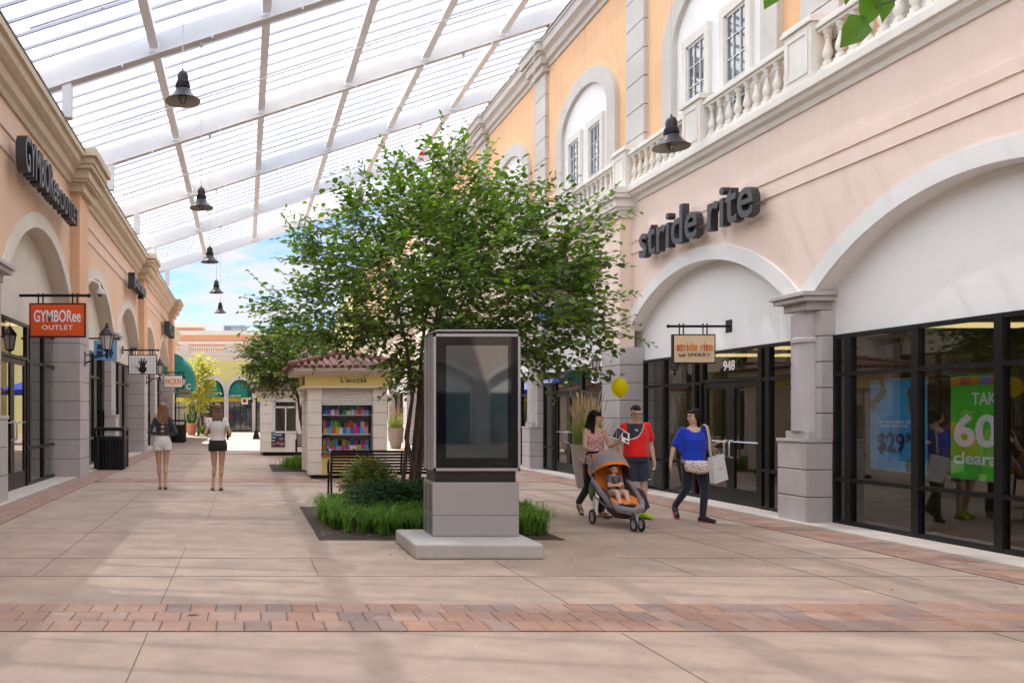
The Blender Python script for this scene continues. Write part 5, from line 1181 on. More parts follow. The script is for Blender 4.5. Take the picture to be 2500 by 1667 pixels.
def grass(name, kind, label, cat, pts, hgt, n, wd, cols, parent=None, droop=.6, root=None):
    rg = random.Random(9); vs = []; fs = []; cs = []
    for _ in range(n):
        q_ = pts(rg); x, y = q_[:2]; kc = q_[2] if len(q_) > 2 else 1.; a = rg.uniform(0, 6.283); h = hgt * rg.uniform(.6, 1.15) * (.45 + .55 * kc); l = h * rg.uniform(.35, 1.15) * droop; dx, dy = math.cos(a), math.sin(a); px, py = -dy, dx; c = rg.choice(cols); k = rg.uniform(.75, 1.2) * (.5 + .5 * kc); b = len(vs)
        for t in (0, .25, .5, .75, 1):
            z = h * math.sin(math.pi * .80 * t) * .92; o = l * t ** 1.35; w_ = wd * (1 - t) ** .6 * .5 + .0006
            vs += [(x + dx * o - px * w_, y + dy * o - py * w_, .04 + z), (x + dx * o + px * w_, y + dy * o + py * w_, .04 + z)]
        for i in range(4): fs.append((b + 2 * i, b + 2 * i + 1, b + 2 * i + 3, b + 2 * i + 2)); cs.append(tuple(q * k for q in c))
    mb = MB(); mb.v = vs; mb.f = fs; mb.c = cs; mb.m = [0] * len(fs); o = mb.build(name, LEAF, parent)
    if kind: tag(o, label, cat, kind=kind)
    return o
LG_ = [(.12, .26, .03), (.17, .33, .035), (.08, .18, .025), (.22, .38, .07)]
def clumps(x0, x1, y0, y1, k, r_, seed):
    rr = random.Random(seed); cc = [(rr.uniform(x0, x1), rr.uniform(y0, y1)) for _ in range(k)]
    def f(rg): c = rg.choice(cc); return c[0] + rg.gauss(0, r_), c[1] + rg.gauss(0, r_)
    return f
CC = []
_r = random.Random(21)
while len(CC) < 88:
    x, y = _r.uniform(1.08, 3.95), _r.uniform(10.82, 14.2)
    if x < 1.15 + .35 * max(0, 11.6 - y): continue
    if 1.85 < x < 3.35 and y > 11.9: continue
    if x > 3.2 and y > 12.8: continue
    if x < 1.9 and y > 13.2: continue
    if 1.8 < x < 3.3 and y > 11.5 and _r.random() < .5: continue
    if any(math.hypot(x - a, y - b) < .14 for a, b in CC): continue
    CC.append((x, y))
CK = {c: _r.uniform(.55, 1.25) for c in CC}
def bed(rg): c = rg.choice(CC); return c[0] + rg.gauss(0, .03), c[1] + rg.gauss(0, .03), CK[c]
grass('ground_cover_grass', 'stuff', 'bright green arching tufts of border grass in the planting bed', 'grass', bed, 0.34, 5200, .014, LG_, droop=1.0)
grass('ground_cover_grass', 'stuff', 'green grass tufts in the small bed beside the accessories kiosk', 'grass', clumps(1.15, 3.2, 23.5, 25.2, 22, .14, 4), .34, 3200, .018, LG_)
grass('ground_cover_grass', 'stuff', 'low green planting behind the far terracotta pot', 'grass', clumps(-3.0, -1.6, 62.5, 64, 14, .2, 6), .7, 1500, .05, [(.06, .14, .03), (.09, .2, .03)])
def shrub(label, c, rad, n, leaf, cols, seed):
    rg = random.Random(seed); root = thing('low_shrub', label, 'shrub', (c[0], c[1], 0), 'low shrubs in the planting bed'); P, D, N_, Ls, Ws, T = [], [], [], [], [], []; wood = MB()
    for _ in range(n):
        a = rg.uniform(0, 6.283); e = math.asin(rg.uniform(-.25, 1)); k = rg.uniform(.72, 1.05); o = Vector((math.cos(a) * math.cos(e), math.sin(a) * math.cos(e), math.sin(e)))
        p = Vector((c[0] + o.x * rad[0] * k, c[1] + o.y * rad[1] * k, c[2] + o.z * rad[2] * k))
        if p.z < .05: continue
        if rg.random() < .12: wood.tube([(c[0], c[1], .02), p], [.007, .003], 4, cap=False)
        bc = rg.choice(cols); ax = (o + Vector((rg.gauss(0, .5), rg.gauss(0, .5), -.2))).normalized(); sd = ax.cross(Vector((0, 0, 1))).normalized() if abs(ax.z) < .95 else Vector((1, 0, 0))
        for j in range(5):
            pp = p + ax * (.028 * j); sg = (1, -1)[j % 2]; P.append(pp); D.append(ax * .6 + sd * sg * .8 + Vector((0, 0, rg.gauss(-.2, .2)))); N_.append(o * .7 + Vector((rg.gauss(0, .3), rg.gauss(0, .3), .6))); l = leaf * rg.uniform(.7, 1.2); Ls.append(l); Ws.append(l * .42); kk = rg.uniform(.8, 1.2); T.append(tuple(q * kk for q in bc))
    wood.build('stems', BARK, root); leaf_mesh('foliage', LEAF, P, D, N_, Ls, Ws, T, root)
DGc = [(.03, .085, .035), (.04, .10, .035), (.025, .065, .03), (.055, .12, .03)]
shrub('dense dark blue green shrub in the middle of the planting bed', (1.98, 12.2, .22), (.50, .55, .36), 1100, .062, DGc, 2)
shrub('dark green shrub against the left side of the display kiosk', (2.45, 12.3, .2), (.42, .5, .34), 800, .062, DGc, 3)
shrub('feathery yellow green shrub with bronze tips in front of the bench', (1.98, 13.5, .42), (.38, .4, .40), 760, .062, [(.14, .22, .02), (.20, .24, .03), (.22, .13, .04), (.09, .17, .03)], 4)
shrub('dark green shrub around the foot of the tree trunks', (2.85, 13.0, .2), (.55, .5, .34), 800, .062, DGc, 6)

# ------------------------------------------------------------------ pots
PLM = [(.52, .36, .17), (.45, .30, .13), (.60, .44, .24), (.40, .28, .14)]
def plume_pot(x, y, r_, h, label, seed, hh=1.):
    rg = random.Random(seed); root = thing('tall_planter', label, 'planter', (x, y, 0), 'tall tapered planters of feather grass')
    m = MB(); m.lathe([(r_ * .55, 0), (r_ * .62, .02), (r_ * .80, h * .35), (r_ * .93, h * .7), (r_ * 1.0, h * .95), (r_ * 1.05, h), (r_ * .95, h), (r_ * .92, h - .06), (.01, h - .06)], (x, y, 0), 32, cap=False); m.build('pot', M('taupe_pot', (.27, .225, .185), .6, bump=.2, bs=80, var=.1, streak=.1), root, smooth=True)
    m = MB(); cs = []
    for _ in range(300):
        a = rg.uniform(0, 6.283); d = rg.random() ** .5 * r_ * .8; bx, by = x + math.cos(a) * d, y + math.sin(a) * d; H = rg.uniform(.35, .75) * hh; lean = rg.uniform(.05, .35) * hh; c = rg.choice([(.16, .20, .04), (.11, .17, .03), (.24, .24, .07)])
        p0 = Vector((bx, by, h - .05)); p1 = p0 + Vector((math.cos(a) * lean * .5, math.sin(a) * lean * .5, H * .7)); p2 = p0 + Vector((math.cos(a) * lean * 1.3, math.sin(a) * lean * 1.3, H)); w_ = .006; s = Vector((-math.sin(a), math.cos(a), 0)) * w_
        m.add([p0 - s, p0 + s, p1 + s * .8, p1 - s * .8, p2], [(0, 1, 2, 3), (3, 2, 4)], c=c)
    m.build('grass_blades', LEAF, root)
    m = MB()
    for _ in range(64):
        a = rg.uniform(0, 6.283); d = rg.random() ** .5 * r_ * .7; p0 = Vector((x + math.cos(a) * d, y + math.sin(a) * d, h - .03)); H = rg.uniform(.7, 1.22) * hh; lean = abs(rg.gauss(.12, .12)) * hh; dirv = Vector((math.cos(a), math.sin(a), 0))
        p1 = p0 + dirv * lean * .4 + Vector((0, 0, H * .55)); p2 = p0 + dirv * lean + Vector((0, 0, H)); c = rg.choice(PLM); m.tube([p0, p1, p2], [.0028, .0025, .002], 3, cap=False, c=(.35, .28, .12))
        q0 = p1.lerp(p2, .25); m.tube([q0, q0.lerp(p2, .35), q0.lerp(p2, .8), p2], [.003, .011, .008, .001], 5, c=c)
    m.build('seed_plumes', M('plume', (.5, .4, .2), .9, attr='tint', trans=.2), root)
plume_pot(7.30, 18.1, .33, .93, 'tall taupe planter of tan feather grass beside the stone pier', 3)
plume_pot(6.85, 38.5, .36, .95, 'far taupe planter of feather grass seen between the kiosk and the tree trunks', 4, .9)
r = thing('terracotta_pot', 'terracotta pot with a clipped cone evergreen beside the far litter bin', 'potted plant', (-3.95, 63, 0))
m = MB(); m.lathe([(.28, 0), (.42, .7), (.48, .78), (.48, .88), (.42, .88), (.40, .8), (.01, .8)], (-3.95, 63, 0), 20, cap=False); m.build('pot', M('terracotta', (.48, .22, .15), .8, var=.08), r, smooth=True)
rg = random.Random(8); P, D, N_, Ls, Ws, T = [], [], [], [], [], []
for _ in range(2200):
    t = rg.random(); a = rg.uniform(0, 6.283); rr = .46 * math.sin(math.pi * (.12 + .80 * (1 - t)) ) ** .8 * (1 - t * .55) * rg.uniform(.85, 1.05); P.append((-3.95 + rr * math.cos(a), 63 + rr * math.sin(a), .85 + 1.45 * t)); D.append((math.cos(a), math.sin(a), .8)); N_.append((rg.gauss(0, 1), rg.gauss(0, 1), 1)); Ls.append(.09); Ws.append(.05); k = rg.uniform(.7, 1.3); T.append((.05 * k, .13 * k, .02 * k))
leaf_mesh('cone_foliage', LEAF, P, D, N_, Ls, Ws, T, r)

rg = random.Random(31); m = MB()
for _ in range(520):
    x, y = rg.uniform(1.0, 3.95), rg.uniform(10.68, 12.6); z = .012 + .05 * min(1, min(x - .93, 4.02 - x, y - 10.62) / .6); a = rg.uniform(0, 3.14); s = rg.uniform(.008, .026)
    mt4 = Matrix.Translation((x, y, z + .008)) @ Euler((rg.gauss(0, .4), rg.gauss(0, .4), a)).to_matrix().to_4x4(); m.xbox(mt4, s * 1.8, s * .6, .005, c=rg.choice([(.16, .09, .05), (.10, .06, .04), (.28, .17, .08), (.22, .12, .05), (.34, .26, .18)]))
tag(m.build('mulch', M('mulch_bits', (.2, .1, .05), .9, attr='tint')), 'brown bark chips and dead leaves scattered over the planting bed soil', 'mulch', kind='stuff')
# ------------------------------------------------------------------ people
def SK(n, c): return M(n, c, .55, spec=.35, var=.05, vs=12, bump=.05, bs=200)
SKA = SK('skin_light', (.66, .42, .30)); SKT = SK('skin_tan', (.56, .31, .19)); SKD = SK('skin_brown', (.22, .10, .06)); SKB = SK('skin_child', (.70, .45, .33))
def cloth(n, c, **k): return M(n, c, .85, bump=.35, bs=14, var=.08, vs=9, sheen=.2, **k)
HAIRB = M('hair_black', (.010, .008, .008), .6, spec=.25, var=.3, vs=30, bump=.8, bs=70); HAIRG = M('hair_auburn', (.20, .085, .03), .5, var=.35, vs=18, bump=.6, bs=50); HAIRL = M('hair_dark_blonde', (.17, .09, .045), .5, var=.35, vs=18, bump=.6, bs=50)
EYEW = M('eye_white', (.6, .58, .55), .3); EYED = M('eye_dark', (.01, .008, .007), .2); LIP = M('lip', (.42, .12, .10), .5)
BASE = dict(pelvis=(0, 0, .93), chest=(0, 0, 1.27), neck=(0, .01, 1.44), head=(0, -.012, 1.595), shL=(.165, .0, 1.385), shR=(-.165, .0, 1.385), elL=(.215, .03, 1.10), elR=(-.215, .03, 1.10), wrL=(.235, -.04, .86), wrR=(-.235, -.04, .86),
            hiL=(.085, 0, .90), hiR=(-.085, 0, .90), knL=(.09, -.02, .49), knR=(-.09, -.02, .49), anL=(.09, .03, .085), anR=(-.09, .03, .085), toL=(.105, -.13, .035), toR=(-.105, -.13, .035))
TM = [(.84, .140, .10), (.90, .158, .112), (.97, .155, .112), (1.05, .145, .108), (1.14, .145, .106), (1.24, .158, .108), (1.33, .165, .105), (1.39, .14, .085), (1.43, .085, .065), (1.46, .055, .055)]
TF = [(.84, .140, .10), (.90, .165, .112), (.97, .152, .105), (1.06, .118, .085), (1.14, .122, .088), (1.24, .138, .105), (1.32, .142, .092), (1.38, .125, .075), (1.43, .07, .055), (1.46, .048, .048)]
class Person:
    def __init__(s, name, label, loc, rotz, H, J=None, fem=False, yaw=0, pitch=0, skin=SKA, lean=0, group=None):
        s.s = H / 1.70; s.root = thing(name, label, 'person', (0, 0, 0), group); s.loc = loc; s.rotz = rotz; s.J = {k: Vector(v) for k, v in BASE.items()}; s.fem = fem
        for k, v in (J or {}).items(): s.J[k] = Vector(v)
        s.T = TF if fem else TM; s.skin = skin; s.lean = lean
        s.HR = Matrix.Rotation(R(yaw), 3, 'Z') @ Matrix.Rotation(R(pitch), 3, 'X')
        if fem:
            for k in ('shL', 'shR'):
                if not (J and k in J): s.J[k].x *= .90
    def V(s, v): return Vector(v) * s.s
    def rings(s, z0, z1, g):
        out = []; T = s.T
        zz = sorted(set([z0, z1] + [t[0] for t in T if z0 < t[0] < z1]))
        for z in zz:
            rx, ry = (T[0][1:] if z < T[0][0] else T[-1][1:])
            for a, b in zip(T[:-1], T[1:]):
                if a[0] <= z <= b[0] + 1e-9: t = (z - a[0]) / (b[0] - a[0]); rx = a[1] + (b[1] - a[1]) * t; ry = a[2] + (b[2] - a[2]) * t; break
            cx, cy = s.axis(z); gg = g(z) if callable(g) else g
            out.append(((cx) * s.s, cy * s.s, z * s.s, (rx + gg) * s.s, (ry + gg) * s.s))
        return out
    def axis(s, z):
        p, c, n = s.J['pelvis'], s.J['chest'], s.J['neck']
        if z < p.z: return p.x, p.y
        if z < c.z: t = (z - p.z) / (c.z - p.z); return p.x + (c.x - p.x) * t, p.y + (c.y - p.y) * t
        t = min(1, (z - c.z) / (n.z - c.z)); return c.x + (n.x - c.x) * t, c.y + (n.y - c.y) * t
    def hp(s, v): return s.V(s.J['head']) + s.HR @ (Vector(v) * s.s)
    def capj(s, mb, a, b, r0, r1): mb.cap(s.V(a), s.V(b), r0 * s.s, r1 * s.s)
    def hand(s, mb, side, fd, curl=.5, up=None):
        w = s.J['wr' + side]; e = s.J['el' + side]; d = Vector(fd).normalized(); fa = (w - e).normalized()
        up = Vector(up) if up else Vector((0, -1, 0)); u = d.cross(up).normalized() if d.cross(up).length > .1 else Vector((1, 0, 0)); pn = u.cross(d).normalized()   # u: across the palm, pn: palm side
        pc = w + d * .045
        rot = Matrix((u, pn, d)).transposed(); mb.ell(s.V(pc), (.040 * s.s, .017 * s.s, .050 * s.s), rot=rot)
        for i, (o, l) in enumerate(((-.030, .066), (-.010, .076), (.010, .071), (.029, .055))):
            b0 = w + d * .082 + u * o; c1 = curl * .8; m1 = b0 + (d * math.cos(c1) + pn * math.sin(c1)) * l * .5; c2 = curl * 1.9; m2 = m1 + (d * math.cos(c2) + pn * math.sin(c2)) * l * .5
            mb.cap(s.V(b0 - d * .01), s.V(m1), .0090 * s.s, .0082 * s.s, 8); mb.cap(s.V(m1), s.V(m2), .0082 * s.s, .007 * s.s, 8)
        sg = -1 if side == 'L' else 1; t0 = w + d * .03 - u * .032; t1 = t0 - u * .022 + d * .032 + pn * .012; t2 = t1 + d * .028 + pn * .012
        mb.cap(s.V(t0), s.V(t1), .0115 * s.s, .010 * s.s, 8); mb.cap(s.V(t1), s.V(t2), .0098 * s.s, .008 * s.s, 8)
    def body(s, hands, voxel=.0075, feet=True):
        mb = MB(); J = s.J; f = s.fem
        mb.loft(s.rings(.86, 1.455, 0)); 
        s.capj(mb, J['neck'] - Vector((0, 0, .04)), J['head'] - Vector((0, -.012, .05)), .050 if f else .058, .046 if f else .054)
        # head
        sc_ = s.s; mb.ell(s.hp((0, .012, .025)), (.073 * sc_, .090 * sc_, .083 * sc_), rot=s.HR); mb.ell(s.hp((0, -.022, -.035)), (.058 * sc_, .066 * sc_, .078 * sc_), rot=s.HR)
        mb.ell(s.hp((0, -.045, -.082)), (.030 * sc_, .030 * sc_, .026 * sc_), rot=s.HR)
        mb.cap(s.hp((0, -.082, .012)), s.hp((0, -.100, -.022)), .008 * sc_, .013 * sc_, 8); mb.ell(s.hp((0, -.086, -.052)), (.024 * sc_, .012 * sc_, .012 * sc_), rot=s.HR)
        for q in (-1, 1): mb.ell(s.hp((q * .074, .008, -.010)), (.009 * sc_, .018 * sc_, .030 * sc_), rot=s.HR); mb.ell(s.hp((q * .034, -.070, -.022)), (.020 * sc_, .018 * sc_, .016 * sc_), rot=s.HR)
        mb.ell(s.hp((0, -.072, .034)), (.052 * sc_, .018 * sc_, .014 * sc_), rot=s.HR)
        for q, u in (('L', 1), ('R', -1)):
            k = .88 if f else 1.
            mb.ell(s.V(J['sh' + q]), (.056 if not f else .046) * sc_); s.capj(mb, J['sh' + q], J['el' + q], .049 * k, .037 * k); s.capj(mb, J['el' + q], J['wr' + q], .038 * k, .024 * k)
            mid = J['el' + q].lerp(J['wr' + q], .28); mb.ell(s.V(mid), .040 * k * sc_)
            s.capj(mb, J['hi' + q], J['kn' + q], .082 if not f else .084, .052 if not f else .048); s.capj(mb, J['kn' + q], J['an' + q], .050 if not f else .045, .033 if not f else .029)
            d = (J['an' + q] - J['kn' + q]); cf = J['kn' + q].lerp(J['an' + q], .30); fw = (J['to' + q] - J['an' + q]); fw.z = 0; fw.normalize(); s.capj(mb, J['kn' + q].lerp(J['an' + q], .12) - fw * .010, J['kn' + q].lerp(J['an' + q], .42) - fw * .014, .050 if not f else .046, .048 if not f else .044)
            if feet:
                a, t = J['an' + q], J['to' + q]; hl = a - (t - a).normalized() * .035; hl.z = min(a.z, t.z + .02) if a.z < .12 else a.z - .03
                s.capj(mb, a, hl, .034, .028); s.capj(mb, hl, t, .030, .024); s.capj(mb, a, a.lerp(t, .6), .034, .028); mb.ell(s.V(t + (t - a).normalized() * .02), (.040 * sc_, .045 * sc_, .020 * sc_))
        for q, (fd, cu, up) in hands.items(): s.hand(mb, q, fd, cu, up)
        s.b = fused(mb, 'body', s.skin, s.root, voxel, 3); return s
    def top(s, mat, z0, z1, infl, sleeve, sl_infl, hem=0., voxel=.009, paint=None, name='shirt', wide=0.):
        kf = .80 if s.fem else 1.
        mb = MB(); mb.loft(s.rings(z0, z1, lambda z: infl + hem * max(0, (1.15 - z) / .3)))
        for q in 'LR':
            a, b = s.J['sh' + q], s.J['el' + q]
            if sleeve > 0:
                mb.ell(s.V(a), (.060 + sl_infl * .5) * s.s * kf); e = a.lerp(b, min(1, sleeve)); mb.cap(s.V(a), s.V(e), (.052 + sl_infl) * s.s * kf, (.046 + sl_infl * 1.1 + wide) * s.s * kf)
                if sleeve > 1: e2 = b.lerp(s.J['wr' + q], sleeve - 1); mb.cap(s.V(b), s.V(e2), (.040 + sl_infl) * s.s, (.030 + sl_infl) * s.s)
        return fused(mb, name, mat, s.root, voxel, 4, paint)
    def legs(s, mat, frac, infl, flare=0., ztop=1.02, name='trousers', crotch=.84, voxel=.009, paint=None):
        mb = MB(); mb.loft(s.rings(crotch + .02, ztop, infl))
        for q in 'LR':
            h, k, a = s.J['hi' + q], s.J['kn' + q], s.J['an' + q]
            if frac <= 1: e = h.lerp(k, frac); r0 = .088 + infl; r1 = (.088 - .032 * frac) + infl + flare; mb.tube([s.V(h + Vector((0, 0, .03))), s.V(h), s.V(h.lerp(e, .5)), s.V(e)], [r0 * .9 * s.s, r0 * s.s, (r0 + r1) / 2 * s.s, r1 * s.s], 18)
            else: mb.cap(s.V(h), s.V(k), (.088 + infl) * s.s, (.056 + infl) * s.s); mb.cap(s.V(k), s.V(k.lerp(a, frac - 1)), (.055 + infl) * s.s, (.040 + infl + flare) * s.s)
        return fused(mb, name, mat, s.root, voxel, 3, paint)
    def face(s, glasses=None, brow=True, eye=.031):
        m = MB(); sc_ = s.s
        for q in (-1, 1): m.ell(s.hp((q * eye, -.083, .006)), (.0125 * sc_, .006 * sc_, .006 * sc_), rot=s.HR, seg=10, ring=6)
        e = m.build('eyes', EYEW, s.root, smooth=True); m = MB()
        for q in (-1, 1): m.ell(s.hp((q * eye, -.0882, .006)), (.0058 * sc_, .003 * sc_, .0056 * sc_), rot=s.HR, seg=8, ring=6)
        m.build('irises', EYED, s.root, smooth=True)
        m = MB()
        if brow:
            for q in (-1, 1): m.tube([s.hp((q * .016, -.091, .026)), s.hp((q * .033, -.089, .031)), s.hp((q * .050, -.079, .026))], [.003 * sc_, .0038 * sc_, .002 * sc_], 6)
            m.build('eyebrows', HAIRB, s.root, smooth=True)
        m = MB(); m.tube([s.hp((-.024, -.089, -.051)), s.hp((-.008, -.0975, -.0485)), s.hp((0, -.098, -.050)), s.hp((.008, -.0975, -.0485)), s.hp((.024, -.089, -.051))], [.002 * sc_, .0042 * sc_, .0042 * sc_, .0042 * sc_, .002 * sc_], 6); m.build('lips', LIP, s.root, smooth=True)
        if glasses:
            m = MB()
            for q in (-1, 1): m.tube([s.hp((q * .032 + .021 * math.cos(a / 10 * 2 * math.pi), -.098, .004 + .016 * math.sin(a / 10 * 2 * math.pi))) for a in range(11)], .0018 * sc_, 5); m.tube([s.hp((q * .053, -.096, .010)), s.hp((q * .076, -.05, .008)), s.hp((q * .078, .01, .004))], .0018 * sc_, 5)
            m.tube([s.hp((-.011, -.1, .008)), s.hp((.011, -.1, .008))], .0016 * sc_, 5); g_ = m.build('glasses_frame', BLACK, s.root)
            if glasses == 'dark':
                m = MB()
                for q in (-1, 1): m.ell(s.hp((q * .032, -.098, .003)), (.022 * sc_, .004 * sc_, .017 * sc_), rot=s.HR, seg=12, ring=6)
                m.build('lenses', EYED, g_)
        return s
    def hair_cap(s, mb, g=.010, fr=.018, back=.0, low=-.02):
        sc_ = s.s; mb.ell(s.hp((0, .034, .040)), ((.073 + g) * sc_, (.078 + g) * sc_, (.074 + g) * sc_), rot=s.HR); mb.ell(s.hp((0, .052, low)), ((.068 + g) * sc_, (.052 + g) * sc_, .062 * sc_), rot=s.HR)
    def place(s): s.root.location = s.loc; s.root.rotation_euler = (0, 0, R(s.rotz)); return s
def shoe_(p, q, matu, mats, name='shoe', h=.0):
    a, t = p.J['an' + q], p.J['to' + q]; d = (t - a); d.normalize(); mb = MB(); hl = a - d * .045; 
    lo = t.z; hl = Vector((hl.x, hl.y, a.z - .052)); tt = t + d * .03
    mb.cap(p.V(hl + Vector((0, 0, .012))), p.V(tt + Vector((0, 0, .006))), .036 * p.s, .034 * p.s); mb.cap(p.V(a + Vector((0, 0, -.02))), p.V(a.lerp(t, .6)), .040 * p.s, .032 * p.s); mb.cap(p.V(a), p.V(a + Vector((0, 0, .01))), .040 * p.s, .038 * p.s)
    o = fused(mb, name, matu, p.root, .007, 3)
    sd = d.cross(Vector((0, 0, 1))).normalized(); up = sd.cross(d).normalized()
    so = MB(); pts = [(-.035, .0), (-.025, .034), (.05, .036), (.13, .044), (.19, .040), (.222, .02), (.225, 0), (.222, -.02), (.19, -.040), (.13, -.044), (.05, -.036), (-.025, -.034)]
    dd = (tt - hl).normalized(); up = sd.cross(dd).normalized(); o0 = hl - up * .018
    vs = [p.V(o0 + dd * u + sd * v) for u, v in pts] + [p.V(o0 - up * .020 + dd * u + sd * v) for u, v in pts]; n = len(pts)
    so.add(vs, [tuple(range(n)), tuple(range(2 * n - 1, n - 1, -1))] + [(i, (i + 1) % n, n + (i + 1) % n, n + i) for i in range(n)]); so.build('sole', mats, o)

# --- man in the red shirt
RED = cloth('shirt_red', (.85, .012, .010)); NAVY = cloth('shirt_navy', (.030, .028, .045)); WHT = cloth('cloth_white', (.78, .76, .73)); SHN = cloth('shorts_navy', (.022, .030, .055))
p = Person('person', 'man in red sports shirt with navy yoke, navy shorts and lime green shoes', (5.93, 12.88, 0), 2, 1.70,
           dict(elL=(.255, .04, 1.11), wrL=(.27, -.03, .87), elR=(-.25, .05, 1.12), wrR=(-.235, -.06, .89), knL=(.10, -.06, .49), anL=(.10, -.03, .085), toL=(.125, -.19, .035), knR=(-.09, .0, .49), anR=(-.10, .14, .10), toR=(-.12, -.01, .04), head=(-.006, -.03, 1.59)), yaw=-12, pitch=16)
p.T = [(z, rx + (.012 if z < 1.35 else .006), ry + (.022 if z < 1.3 else .004)) for z, rx, ry in TM]
p.body({'L': ((.05, -.1, -1), .35, (-1, 0, 0)), 'R': ((0, -.15, -1), .4, (1, 0, 0))}, feet=False)
def paint_m(c, n):
    x, y, z = c.x / p.s, c.y / p.s, c.z / p.s; f = 1.20 + .22 * max(0, min(1, (x + .17) / .255)) ** 2.6
    if abs(x) > .168 or y > .05: return 0
    if x > .085: return 0
    if math.hypot(x, (y - .0)) < .078 and z > 1.415: return 0
    if abs(z - f) < .009: return 2
    return 1 if z > f else 0
p.top([RED, NAVY, WHT], .93, 1.438, .020, .58, .020, hem=.012, paint=paint_m, wide=.012)
p.legs(SHN, .82, .022, .024, ztop=.99, name='shorts')
m = MB(); m.tube([(.105, -.128, 1.24), (.135, -.132, 1.235), (.125, -.132, 1.25), (.15, -.128, 1.255)], .006, 4); 
m = MB()
for a, b in (((-.075, 1.335), (-.045, 1.35)), ((-.08, 1.352), (-.03, 1.33)), ((-.055, 1.325), (-.035, 1.322))): m.tube([p.V((a[0], -.138, a[1])), p.V((b[0], -.134, b[1]))], .006, 4)
m.build('chest_logo', WHT, p.root)
m = MB(); m.tube([p.V((.11, -.150, .60)), p.V((.125, -.152, .592)), p.V((.17, -.135, .612))], [.003, .006, .002], 5); m.build('shorts_logo', WHT, p.root)
for q in 'LR': shoe_(p, q, M('shoe_lime', (.42, .62, .01), .5, bump=.2), BLACK)
p.face(glasses='clear'); mb = MB(); p.hair_cap(mb, .004); mb.ell(p.hp((0, .004, .068)), (.062 * p.s, .078 * p.s, .042 * p.s), rot=p.HR); fused(mb, 'hair', HAIRB, p.root, .007, 2); p.place()

# --- woman in the blue top
BLUE = cloth('top_blue', (.004, .04, .52)); JEAN = cloth('leggings_dark', (.012, .016, .032))
p = Person('person', 'woman in loose royal blue top and dark trousers looking over her shoulder', (6.63, 12.55, 0), -6, 1.64,
           dict(shL=(.155, 0, 1.385), shR=(-.155, 0, 1.385), elR=(-.27, .05, 1.12), wrR=(-.33, .01, .89), elL=(.27, .07, 1.12), wrL=(.285, -.13, 1.20), hiL=(.085, -.02, .90), knL=(.12, -.12, .49), anL=(.085, -.12, .085), toL=(.16, -.27, .035), hiR=(-.08, .02, .9), knR=(-.08, .02, .50), anR=(-.165, .27, .20), toR=(-.18, .15, .08)), fem=True, yaw=-72, pitch=2)
p.body({'R': ((-.1, -.1, -1), .25, (1, 0, 0)), 'L': ((.55, -.75, .35), .9, (0, 0, -1))}, feet=False)
mb = MB(); mb.loft(p.rings(.89, 1.435, lambda z: .016 + .030 * math.sin(math.pi * min(1, max(0, (z - .93) / .42))))); 
for q, u in (('L', 1), ('R', -1)):
    a, b = p.J['sh' + q], p.J['el' + q]; mb.ell(p.V(a), .058 * p.s); mb.cap(p.V(a), p.V(a.lerp(b, .80)), .056 * p.s, .060 * p.s); mb.cap(p.V(a + Vector((-u * .03, 0, -.06))), p.V((u * .165, .02, 1.08)), .055 * p.s, .05 * p.s)
def paint_b(c, n): return 1 if (c.z / p.s > 1.405 and math.hypot(c.x / p.s, (c.y / p.s + .02) * 1.0) < .098) or (c.y < 0 and math.hypot(c.x / p.s / .098, (c.z / p.s - 1.45) / .095) < 1) else 0
fused(mb, 'top', [BLUE, SKA], p.root, .010, 5, paint_b)
p.legs(JEAN, 1.97, .006, 0, ztop=1.0)
for q in 'LR': shoe_(p, q, M('shoe_black', (.015, .014, .016), .6), M('sole_pink', (.55, .03, .16), .5))
p.face(glasses='clear'); mb = MB(); p.hair_cap(mb, .016); sc_ = p.s
mb.ell(p.hp((0, -.046, .064)), (.064 * sc_, .038 * sc_, .030 * sc_), rot=p.HR); mb.ell(p.hp((.068, .014, .0)), (.018 * sc_, .050 * sc_, .062 * sc_), rot=p.HR); mb.ell(p.hp((-.068, .014, .0)), (.018 * sc_, .050 * sc_, .062 * sc_), rot=p.HR); mb.ell(p.hp((0, .07, -.06)), (.06 * sc_, .035 * sc_, .06 * sc_), rot=p.HR)
fused(mb, 'hair', HAIRB, p.root, .008, 2); p.place()
# her bags
r = thing('shoulder_bag', 'beige printed shoulder bag worn across the hips of the woman in blue', 'bag', (0, 0, 0))
m = MB(); mb = MB()
for t in range(9): x = -.17 + .34 * t / 8; mb.ell((x, -.185, .80 - .02 * math.sin(math.pi * t / 8)), (.05, .05, .105 - .02 * abs(t - 4) / 4))
FLO = M('bag_floral', (.62, .54, .50), .7); fused(mb, 'bag_body', FLO, r, .008, 4)
n = FLO.node_tree; vz = n.nodes.new('ShaderNodeTexVoronoi'); vz.inputs['Scale'].default_value = 26; cr = n.nodes.new('ShaderNodeValToRGB'); cr.color_ramp.elements[0].color = (.16, .09, .10, 1); cr.color_ramp.elements[1].color = (.66, .57, .53, 1); cr.color_ramp.elements[0].position = .18; cr.color_ramp.elements[1].position = .34
tcn = n.nodes.new('ShaderNodeTexCoord'); n.links.new(tcn.outputs['Object'], vz.inputs['Vector']); n.links.new(vz.outputs['Distance'], cr.inputs[0]); n.links.new(cr.outputs[0], n.nodes['Principled BSDF'].inputs['Base Color'])
TANS = M('strap_tan', (.50, .38, .28), .7); m = MB(); m.tube([(-.20, -.20, .735), (0, -.235, .715), (.20, -.20, .735)], .014, 8); m.build('trim', TANS, r, smooth=True)
